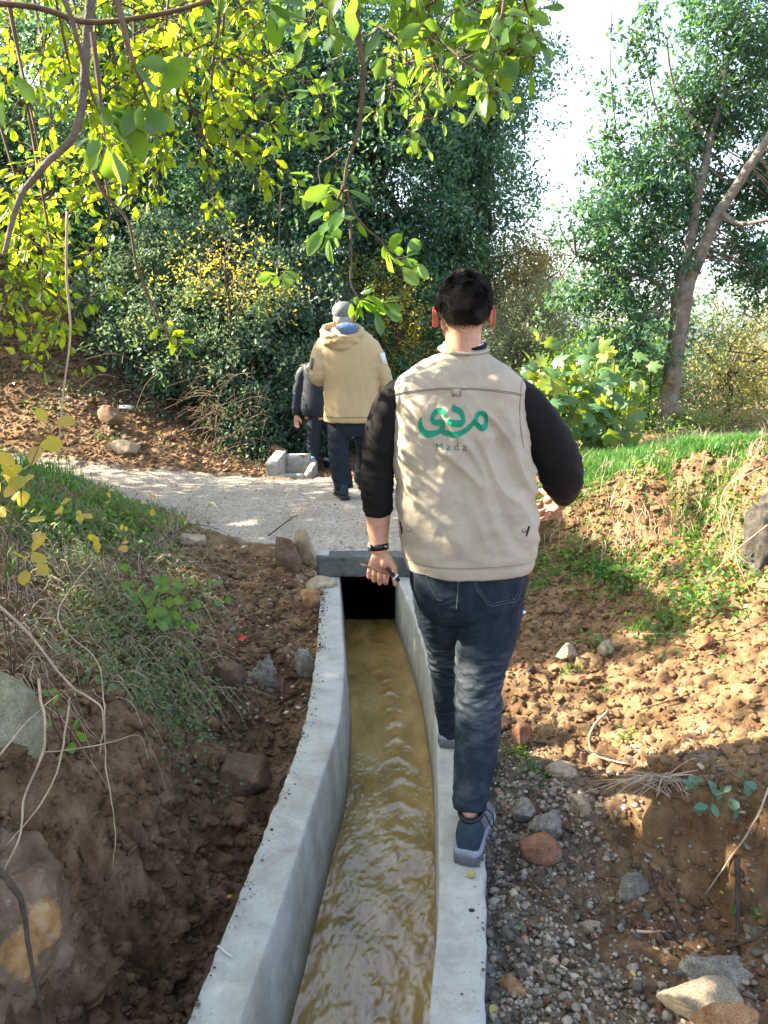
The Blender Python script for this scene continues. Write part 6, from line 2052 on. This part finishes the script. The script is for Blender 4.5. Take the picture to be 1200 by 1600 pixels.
# ---- sticks and dry stems
def stick(uv, w, label, mat=DRY, lift=.01, name='stick', n=14, group=None, cat='stick'):
    P = np.array([hit(u, v) + [0, 0, lift + (0 if len(q) < 1 else q[0])] for u, v, *q in uv])
    S = spline(P, n)
    S = S + .003 * np.stack([noise(S * 40, 1), noise(S * 40, 2), noise(S * 40, 3)], 1)
    mb = MB(); mb.tube(S, np.linspace(w, w * .55, n) * (1 + .12 * noise(S * 60, 4)), n=7)
    return setp(mb.obj(name, mat, None), label, cat, group)
stick([(950, 1118, .01), (928, 1140, .01), (920, 1165, .01), (932, 1185, .0), (985, 1202, .01)], .006, 'crooked pale root on the sunlit slope right of the walker')
stick([(800, 1160), (850, 1165), (930, 1180), (985, 1200), (1010, 1222)], .0035, 'long thin brown root running down the sunlit slope', DBARK)
stick([(985, 998, .01), (1045, 998, .015), (1110, 1002, .01)], .005, 'straight pale stick lying below the green plants on the bank')
stick([(1145, 1400, .12), (1150, 1440, .05), (1152, 1485, 0)], .009, 'short broken brown stump of a stick standing in the rubble', DBARK)
stick([(1135, 1490, .01), (1180, 1480, .02), (1215, 1450, .03)], .005, 'dark twig leaning from the rubble to the right edge', DBARK)
stick([(1200, 1240, .01), (1175, 1330, .1), (1130, 1380, .05), (1095, 1410, .0)], .0035, 'long pale stem lying across the earth cut')
stick([(1010, 1345, .0), (1030, 1400, .0), (1075, 1470, .0)], .003, 'thin dark stem in the shaded gravel', DBARK)
stick([(1000, 1115, .01), (1060, 1098, .01), (1080, 1090, .01)], .004, 'dark stick on the sunlit slope above the crooked root', DBARK)
stick([(1075, 1012), (1130, 1005), (1200, 975)], .004, 'dark branch at the right under the dark rock', DBARK, lift=.02)
stick([(420, 845, .03), (455, 818, .03), (466, 812, .03)], .006, 'thin grey stick poking out over the tilted slabs', DBARK)
stick([(250, 875, .08), (300, 840, .06), (345, 842, .04)], .004, 'dark twig reaching over the pale road edge stone', DBARK, lift=.03)
stick([(995, 1460, .0), (1020, 1461, .0), (1040, 1460, .0)], .005, 'short straw piece lying in the dappled rubble', DRY)
# twig on the left channel wall
mb = MB(); a0, a1 = G(341, 1484, 0), G(363, 1497, 0)
mb.tube([a0 + [0, 0, .012], (a0 + a1) / 2 + [0, 0, .006], a1 + [0, 0, .004]], [.0035, .003, .0025], n=6)
setp(mb.obj('stick', basic('pale_twig', (.5, .48, .44), .8), None), 'short whitish twig lying on the top of the left channel wall', 'stick')
# crown of dry roots at the right
mb = MB()
r = np.random.default_rng(68)
for k_ in range(150):       # roots hanging out of the cut bank
    p = hit(r.uniform(845, 1190), r.uniform(770, 850)) + [0, -.015, 0]
    L = r.uniform(.06, .24)
    d = np.array([r.normal(0, .35), -.25, -1]) * L
    mb.tube(spline(np.array([p, p + d * .45 + r.normal(0, .015, 3) + [0, -.03, 0], p + d]), 7), np.linspace(.0022, .001, 7), n=4, cap=False)
setp(mb.obj('hanging_roots', DRY, None), kind='stuff')
mb = MB()
r = np.random.default_rng(63)
c0 = hit(1040, 1225)
for k_ in range(34):
    a_ = r.uniform(0, 6.3)
    L = r.uniform(.06, .2)
    e = c0 + [math.cos(a_) * L * 1.3 - .05, -abs(math.sin(a_)) * L * .6, r.uniform(-.02, .05)]
    e[2] = max(e[2], drop(e[0], e[1])[0][2] + .004)
    m = (c0 + e) / 2 + [0, 0, r.uniform(.01, .05)]
    mb.tube(spline(np.array([c0 + r.normal(0, .02, 3), m, e]), 8), np.linspace(.0028, .001, 8), n=4, cap=False)
setp(mb.obj('dry_roots', DRY, None), 'tuft of pale dry roots over the lip of the earth cut', 'roots', kind='stuff')

# ---- grass
def grass(name, regions, seed, mat, hgt, w=.0028):
    r = np.random.default_rng(seed)
    Ps = []
    for x0, x1, y0, y1, n, f in regions:
        xy = np.column_stack([r.uniform(x0, x1, n), r.uniform(y0, y1, n)])
        cl = noise(np.column_stack([xy * 2.6, xy[:, 0] * 0]), seed) + .5 * noise(np.column_stack([xy * 8, xy[:, 0] * 0]), seed + 1)
        g = ground(xy[:, 0], xy[:, 1])
        k = (cl > f) & (g[2] < .5)
        Ps.append(np.column_stack([xy[k], g[0][k]]))
    P = np.concatenate(Ps)
    n = len(P)
    h = hgt * r.uniform(.45, 1.25, n) * (1 + .4 * noise(P * 3, 9))
    a_ = r.uniform(0, 6.3, n)
    lean = r.uniform(.15, .8, n)
    d = np.stack([np.cos(a_) * lean, np.sin(a_) * lean, np.ones(n)], 1)
    s = np.stack([-np.sin(a_), np.cos(a_), 0 * a_], 1) * w
    m = P + d * h[:, None] * .5 * [.6, .6, 1]
    t = P + d * h[:, None] * [1.2, 1.2, .82]
    V = np.stack([P - s, P + s, m + s * .8, m - s * .8, t], 1).reshape(-1, 3)
    b = np.arange(n)[:, None] * 5
    mb = MB(); mb.add(V, [np.concatenate([b + [0, 1, 2], b + [0, 2, 3], b + [3, 2, 4]])])
    return setp(mb.obj(name, mat, None, smooth=False), kind='stuff')
grass('grass', [(1.1, 3.0, 4.9, 7.2, 26000, -.15), (1.7, 3.2, 4.2, 5.2, 12000, .0), (2.2, 3.4, 3.4, 4.4, 5000, .05)], 71, GRASSM, .10)
grass('grass', [(1.25, 2.2, 3.6, 4.9, 9000, .38), (.8, 2.0, 3.1, 4.9, 9000, .28), (.5, 1.3, 2.2, 3.4, 3500, .62)], 72, GRASSM, .055)
grass('grass', [(-2.9, -1.55, 4.4, 6.6, 6500, .15), (-2.4, -1.3, 3.3, 4.6, 3500, .3)], 73, GRASSM, .09)
grass('tall_grass', [(-4.2, -2.5, 5.0, 7.0, 3500, 0), (-3.2, -1.9, 3.6, 5.2, 1600, .2)], 75, GRASSM, .2, .004)
grass('dead_grass', [(-3.6, -1.4, 3.4, 6.2, 5000, .0), (1.2, 3.2, 3.6, 6.5, 2500, .1)], 76, DRY, .16, .0022)
grass('weeds', [(-9, -2, 8.3, 12, 6000, .3)], 74, GRASSM, .08, .006)

# ---- ground ivy / weeds leaves close to the earth
def weeds(name, XY, size, mat, seed, lift=.03, aspect=.7):
    g = ground(XY[:, 0], XY[:, 1])[0]
    r = np.random.default_rng(seed)
    P = np.column_stack([XY, g + r.uniform(.0, lift, len(XY))])
    V, F = leafquads(P, size, seed, aspect=aspect, up=.9)
    mb = MB(); mb.add(V, F)
    return setp(mb.obj(name, mat, None, smooth=False), kind='stuff')
r = np.random.default_rng(64)
L_WEED = leafmat('grey_weed_leaf', [(0, (.07, .11, .05)), (.6, (.12, .18, .08)), (.9, (.20, .23, .12)), (1, (.32, .27, .14))], (.3, .4, .1), .35)
def clump(n, cs, s):
    c = np.array(cs)
    i = r.integers(0, len(c), n)
    return c[i] + r.normal(0, 1, (n, 2)) * s
cs = [hit(u, v)[:2] for u, v in [(120, 900), (180, 950), (230, 1000), (260, 1060), (200, 1090), (150, 1000), (90, 860), (290, 940), (240, 880), (300, 1080), (180, 840), (60, 830), (250, 1110)]]
weeds('ground_ivy', clump(9000, cs, .13), .024, L_WEED, 81, .09)
cs = [hit(u, v)[:2] for u, v in [(970, 880), (990, 920), (1080, 900), (1060, 960), (1090, 930), (900, 870), (930, 900), (1110, 960), (1150, 800), (1050, 860), (890, 780), (1000, 740), (1180, 900)]]
cw = [hit(u, v)[:2] for u, v in [(60, 800), (120, 770), (180, 800), (90, 840), (230, 830), (150, 830), (30, 780)]]
weeds('ground_ivy', clump(2600, cw, .16), .04, L_GRN, 87, .12)
weeds('ground_ivy', clump(2800, cs, .12), .030, L_GRN, 82, .08)
cs = [hit(u, v)[:2] for u, v in [(815, 1190), (830, 1200), (845, 1215), (812, 1175), (978, 1150), (800, 1175)]]
weeds('ground_ivy', clump(260, cs, .022), .016, L_GRN, 83, .04)
xy = np.column_stack([r.uniform(-9, 1.5, 14000), r.uniform(8.3, 14, 14000)])
weeds('leaf_litter', xy, .05, leafmat('dead_leaf', [(0, (.06, .04, .025)), (.6, (.14, .09, .055)), (1, (.26, .19, .13))], (.3, .2, .1), .2), 84, .02)
xy = np.column_stack([r.uniform(-7, -1.2, 5000), r.uniform(8.5, 12, 5000)])
xy = xy[noise(np.column_stack([xy * 1.4, xy[:, 0] * 0]), 5) > .15]
weeds('hill_weeds', xy, .05, L_TEAL, 85, .1)
xy = np.column_stack([r.uniform(-3.4, 1.2, 1500), r.uniform(4.9, 8, 1500)])
weeds('road_litter', xy, .018, bpy.data.materials['dead_leaf'], 86, .008)

# fallen leaves, each one a thing
FL = {'green': leafmat('fallen_green', [(0, (.09, .19, .05)), (1, (.16, .26, .09))], tf=.2), 'yellow': leafmat('fallen_yellow', [(0, (.42, .30, .05)), (1, (.5, .38, .12))], tf=.2),
      'pink': leafmat('fallen_pink', [(0, (.36, .15, .13)), (1, (.42, .2, .17))], tf=.2), 'red': basic('fallen_red', (.62, .03, .03), .5), 'mustard': basic('mustard_leaf', (.42, .24, .03), .6), 'white': basic('bleached_leaf', (.7, .68, .62), .6), 'brown': basic('brown_leaf', (.16, .09, .05), .7)}
LMf = {k_: smoothme(oak_leaf_mesh(30 + i, w=.26), m) for i, (k_, m) in enumerate(FL.items())}
def fallen(u, v, kind, label, size, ang, group=None, p=None, up=.012, nrm=(0, -.15, 1)):
    p = hit(u, v) if p is None else p
    o = place(LMf[kind], 'fallen_leaf', None, p + [0, 0, up], (math.cos(ang), math.sin(ang), .15), nrm, size)
    setp(o, label, 'leaf', group)
fallen(372, 1004, 'red', 'bright red fallen leaf on the earth bank left of the channel', .042, .1, nrm=(0, -.7, .7), up=.02)
fallen(380, 1062, 'mustard', 'mustard yellow leaf leaning on the flat brown stone', .07, 1.5, nrm=(.2, -1, .2), up=.01)
fallen(971, 1275, 'white', 'white bleached leaf under the tuft of dry roots', .035, 1.2, nrm=(0, -.8, .6), up=.02)
fallen(350, 1408, 'mustard', 'curled yellow brown leaf in the dark trench', .03, .2)
fallen(770, 1600, 'yellow', 'yellow leaf standing against the wall at the bottom edge', .06, 1.4, nrm=(0, -1, .2), up=.0, p=G(772, 1600, -.08))
fallen(0, 0, 'brown', 'rust brown leaf stuck on the inner face of the left channel wall', .022, 1.4, p=D(441, 1455, 1.93) + [.004, 0, 0], nrm=(1, -.2, .1), up=0)
r = np.random.default_rng(65)
kinds = ['green', 'green', 'yellow', 'pink', 'brown']
n_ = 0
while n_ < 46:
    u, v = r.uniform(790, 1180), r.uniform(1290, 1595)
    p = hit(u, v)
    if p[0] < cx(ROUT, p[1]) + .03: continue
    kd = kinds[r.integers(0, 5)]
    fallen(u, v, kd, 'small %s fallen leaf %s' % (kd, near_rock(p)), r.uniform(.016, .028), r.uniform(0, 6.3), '%s fallen leaves on the rubble' % kd, p=p, up=.008, nrm=r.normal(0, .3, 3) + [0, -.2, 1])
    n_ += 1
# dark crumb spots on the wall tops
mb = MB(); ell(mb, G(737, 1422, .001), (.009, .006, .004), n=8, m=6)
setp(mb.obj('mud_crumb', basic('mud', (.03, .025, .02), .9), None), 'dark crumb of mud on the top of the right channel wall', 'mud')

# ---- leafy plants with single leaves
def leafplant(name, label, base, ends, mat_leaf, nper, size, seed, cat='plant', stemw=.003, stemm=None, w=.36, sp=.02, nrm=(0, -.6, .7), lift=None, arc=.05, lo=.35, teeth=True):
    t = empty(name, base, label, cat)
    r = np.random.default_rng(seed)
    M = [smoothme(oak_leaf_mesh(seed + i, w=w, teeth=teeth), mat_leaf) for i in range(4)]
    mb = MB()
    for e in ends:
        e = np.array(e)
        m = (base + e) / 2 + r.normal(0, .015, 3) + [0, 0, arc]
        S = spline(np.array([base, m, e]), 12)
        mb.tube(S, np.linspace(stemw, stemw * .4, 12), n=5)
        for k in range(nper):
            tt = 1.0 if k < 2 else r.uniform(lo, 1)
            i = int(tt * 11)
            ax = S[min(i + 1, 11)] - S[max(0, i - 1)]; ax /= np.linalg.norm(ax) + 1e-9
            q = r.normal(0, 1, 3); q -= ax * q.dot(ax) * .7; q /= np.linalg.norm(q)
            place(M[k % 4], 'leaf', t, S[i] + q * r.uniform(0, sp), q + ax * .6, r.normal(0, .5, 3) + nrm, size * r.uniform(.65, 1.2))
    mb.obj('stem', stemm or TWIG, t)
    return t
b_ = hit(235, 985)
leafplant('green_shrub', 'small shrub with rounded bright green leaves leaning over the left bank', b_, [D(u, v, Y) for u, v, Y in [(215, 930, 2.95), (255, 915, 2.95), (290, 905, 3.0), (325, 915, 3.1), (350, 940, 3.1), (300, 945, 2.95), (270, 960, 2.85), (240, 975, 2.8), (310, 985, 2.95), (200, 900, 3.0)]], L_GRN, 10, .042, 91, cat='shrub', w=.42, teeth=False)
L_VY = leafmat('yellow_vine_leaf', [(0, (.20, .24, .03)), (.4, (.42, .38, .04)), (.7, (.52, .38, .07)), (1, (.45, .27, .13))], (.8, .7, .08), .5)
b_ = np.array([-1.18, 2.25, .45])
leafplant('bramble', 'bramble with large yellow leaves at the left edge above the bank', b_, [D(u, v, Y) for u, v, Y in [(75, 660, 1.75), (35, 730, 1.75), (5, 735, 1.7), (50, 860, 1.95)]], L_VY, 7, .052, 92, w=.34, lo=.72, arc=.12, sp=.03, stemm=TWIG, stemw=.002, teeth=True)
leafplant('bramble', 'thin dry stems with small yellow leaves between the bank and the road', hit(150, 950), [D(u, v, Y) for u, v, Y in [(120, 800, 2.9), (170, 780, 3.0), (190, 830, 3.0), (150, 850, 2.8), (240, 790, 3.2), (90, 790, 2.7)]], L_VY, 4, .042, 93, w=.36, lo=.6, stemm=DRY, stemw=.002)
leafplant('seedling', 'pale green leaves on thin stems hanging near the grey green boulder', hit(110, 1180), [D(u, v, Y) for u, v, Y in [(95, 1170, 1.9), (110, 1140, 1.92), (80, 1110, 1.95), (75, 1080, 2.0)]], L_GRN, 3, .035, 94, w=.36, lo=.8)
leafplant('seedling', 'sprig of small green leaves on the bank near the brown stone', hit(290, 1040), [D(u, v, Y) for u, v, Y in [(285, 1025, 2.9), (300, 1030, 2.9), (290, 1075, 2.75), (325, 1085, 2.8), (335, 1105, 2.75)]], L_GRN, 5, .022, 95, w=.36, lo=.5)
b_ = hit(1118, 1245)
leafplant('leafy_plant', 'blue green rosette growing on the lip of the earth cut', b_, [b_ + np.array([math.cos(a_) * .075, -abs(math.sin(a_)) * .07 - .01, .05 + .04 * math.sin(a_ * 2)]) for a_ in np.linspace(0, 6.0, 9)], leafmat('blue_green_leaf', [(0, (.05, .12, .08)), (1, (.12, .22, .16))], (.3, .5, .15), .35), 3, .045, 96, w=.26, lo=.8, arc=.02, sp=.008)
b_ = hit(1158, 1430)
leafplant('seedling', 'seedling with four oval leaves beside the broken stick', b_, [b_ + np.array(q) for q in [(-.03, -.01, .05), (.02, -.02, .045), (.03, -.02, .02)]], L_GRN, 2, .03, 97, w=.34, lo=.9, arc=.02, sp=.004, teeth=False)
b_ = hit(920, 1012)
leafplant('seedling', 'bright green rosette by the flat ochre stone', b_, [b_ + np.array([math.cos(a_) * .05, math.sin(a_) * .05 - .02, .05]) for a_ in np.linspace(0, 5.5, 6)], L_GRN, 3, .04, 98, w=.22, lo=.7, arc=.01, sp=.006)
for i, (u, v, lb) in enumerate([(1040, 985, 'low round leafed weed in the middle of the bank foot'), (980, 905, 'leafy weed half way up the bank beside the vest'), (1075, 940, 'dark green weed under the upper right of the bank'), (1130, 900, 'weed in front of the dark rock'), (900, 880, 'weed just right of the vest on the bank'), (1090, 1035, 'single sprout at the right of the sunlit slope')]):
    b_ = hit(u, v)
    leafplant('weed', lb, b_, [b_ + np.array([math.cos(a_) * .08, math.sin(a_) * .07 - .03, .05]) for a_ in np.linspace(0, 5.6, 7 if i < 5 else 3)], L_GRN, 4 if i < 5 else 2, .045 if i < 5 else .03, 110 + i * 5, w=.34, lo=.5, arc=.02, sp=.012)

# ---- dry stem tangle on the left bank
mb = MB()
r = np.random.default_rng(66)
for k_ in range(520):
    u, v = r.uniform(-20, 320), r.uniform(800, 1090)
    p = hit(u, v)
    a_ = r.normal(-.2, .9)
    L = r.uniform(.12, .36)
    d = np.array([math.cos(a_), -.35 + r.normal(0, .35), 0])
    e = p + d * L
    g1 = drop(e[0], e[1])[0][2]
    if e[0] > -.5: continue
    e[2] = g1 + r.uniform(.0, .08)
    m = (p + e) / 2; m[2] = max(m[2], drop(m[0], m[1])[0][2]) + r.uniform(.02, .12)
    S = spline(np.array([p, m, e]), 9) + r.normal(0, .004, (9, 3))
    mb.tube(S, np.linspace(r.uniform(.0012, .0032), .0008, 9), n=4, cap=False)
setp(mb.obj('dry_stems', DRY, None), kind='stuff')
def stem(P, w, label, mat=DRY, name='dry_stem'):
    S = spline(np.array([D(*q) for q in P]), len(P) * 5)
    S = S + .004 * np.stack([noise(S * 25, 1), noise(S * 25, 2), noise(S * 25, 3)], 1)
    mb = MB(); mb.tube(S, np.linspace(w, w * .45, len(S)), n=6)
    setp(mb.obj(name, mat, None), label, 'stem')
stem([(150, 870, 2.7), (90, 960, 2.2), (150, 1030, 2.1), (162, 1090, 2.0), (165, 1190, 1.9), (180, 1290, 1.85), (175, 1360, 1.85)], .0025, 'long thin stem hanging down in front of the cut bank')
stem([(-20, 930, 2.0), (40, 985, 2.0), (110, 1070, 1.95), (160, 1110, 1.9), (155, 1180, 1.9)], .0045, 'thick pale stem curving down from the grey green boulder')
stem([(60, 1060, 1.85), (70, 1160, 1.8), (40, 1240, 1.7), (30, 1310, 1.6), (0, 1370, 1.6)], .004, 'pale root hanging down the smooth bank at the left edge')
stem([(110, 1090, 1.85), (90, 1200, 1.75), (60, 1260, 1.7), (10, 1320, 1.65)], .003, 'brown stem crossing down to the left edge', DRY)
stem([(-10, 1355, 1.28), (30, 1400, 1.28), (45, 1480, 1.28), (62, 1560, 1.3), (75, 1620, 1.3)], .007, 'dark bent branch lying over the orange scraped boulder', DBARK, 'branch')
stem([(70, 1175, 1.8), (150, 1165, 1.85), (215, 1150, 2.0), (232, 1185, 2.0)], .002, 'thin stem reaching right from the hanging stems')
stem([(-10, 760, 2.2), (60, 720, 2.3), (130, 690, 2.4), (170, 660, 2.5)], .002, 'bare stem rising to the right over the left crest')
stem([(0, 1180, 1.7), (40, 1130, 1.75), (90, 1085, 1.8)], .003, 'short stem arching beside the mossy boulder')
for i, P_ in enumerate([[(1190, 730, 3.3), (1130, 770, 3.3), (1140, 850, 3.3), (1195, 900, 3.2)], [(1135, 790, 3.35), (1150, 870, 3.3), (1185, 960, 3.2)], [(1200, 820, 3.2), (1150, 860, 3.3), (1090, 920, 3.5)]]):
    stem(P_, .0035, ['pale looping stem hanging over the dark rock', 'pale straight stem in front of the dark rock', 'dry stem slanting left from the dark rock'][i])
mb = MB()
for k_ in range(75):        # tangle of bare twigs under the bushes across the road
    p = D(r.uniform(320, 425), r.uniform(570, 700), r.uniform(8.9, 9.4))
    d = r.normal(0, 1, 3) * [.35, .2, .5]; d[0] = -abs(d[0]); d[2] = -abs(d[2]) * .6
    mb.tube(spline(np.array([p, p + d * .4 + [0, 0, .06], p + d * .9]), 7), np.linspace(.005, .0025, 7), n=4, cap=False)
for k_ in range(40):
    p = D(r.uniform(150, 330), r.uniform(560, 660), r.uniform(9.3, 9.9))
    d = r.normal(0, 1, 3) * [.6, .2, .3]
    mb.tube(spline(np.array([p, p + d * .4 + [0, 0, .06], p + d * .8 - [0, 0, .1]]), 7), np.linspace(.005, .003, 7), n=4, cap=False)
setp(mb.obj('bare_twigs', TWIG, None), kind='stuff')
# pale plastic scraps on the mound and by the bank
for i, (u, v, w, h, lb) in enumerate([(195, 640, 26, 10, 'crumpled white plastic scrap on the mound across the road'), (815, 960, 22, 9, 'pale blue and yellow wrapper scrap at the foot of the bank')]):
    p = hit(u, v); m = axd(p) / 1200
    me = rock_mesh(900 + i, (w * m / 2, w * m / 3, h * m / 2), .3, 12, .35, 3)
    o = link('plastic_scrap', me, basic('plastic_scrap', (.62, .66, .7) if i == 0 else (.5, .62, .55), .35, nscale=20)); o.location = Vector(p + [0, 0, h * m * .3])
    setp(o, lb, 'litter')
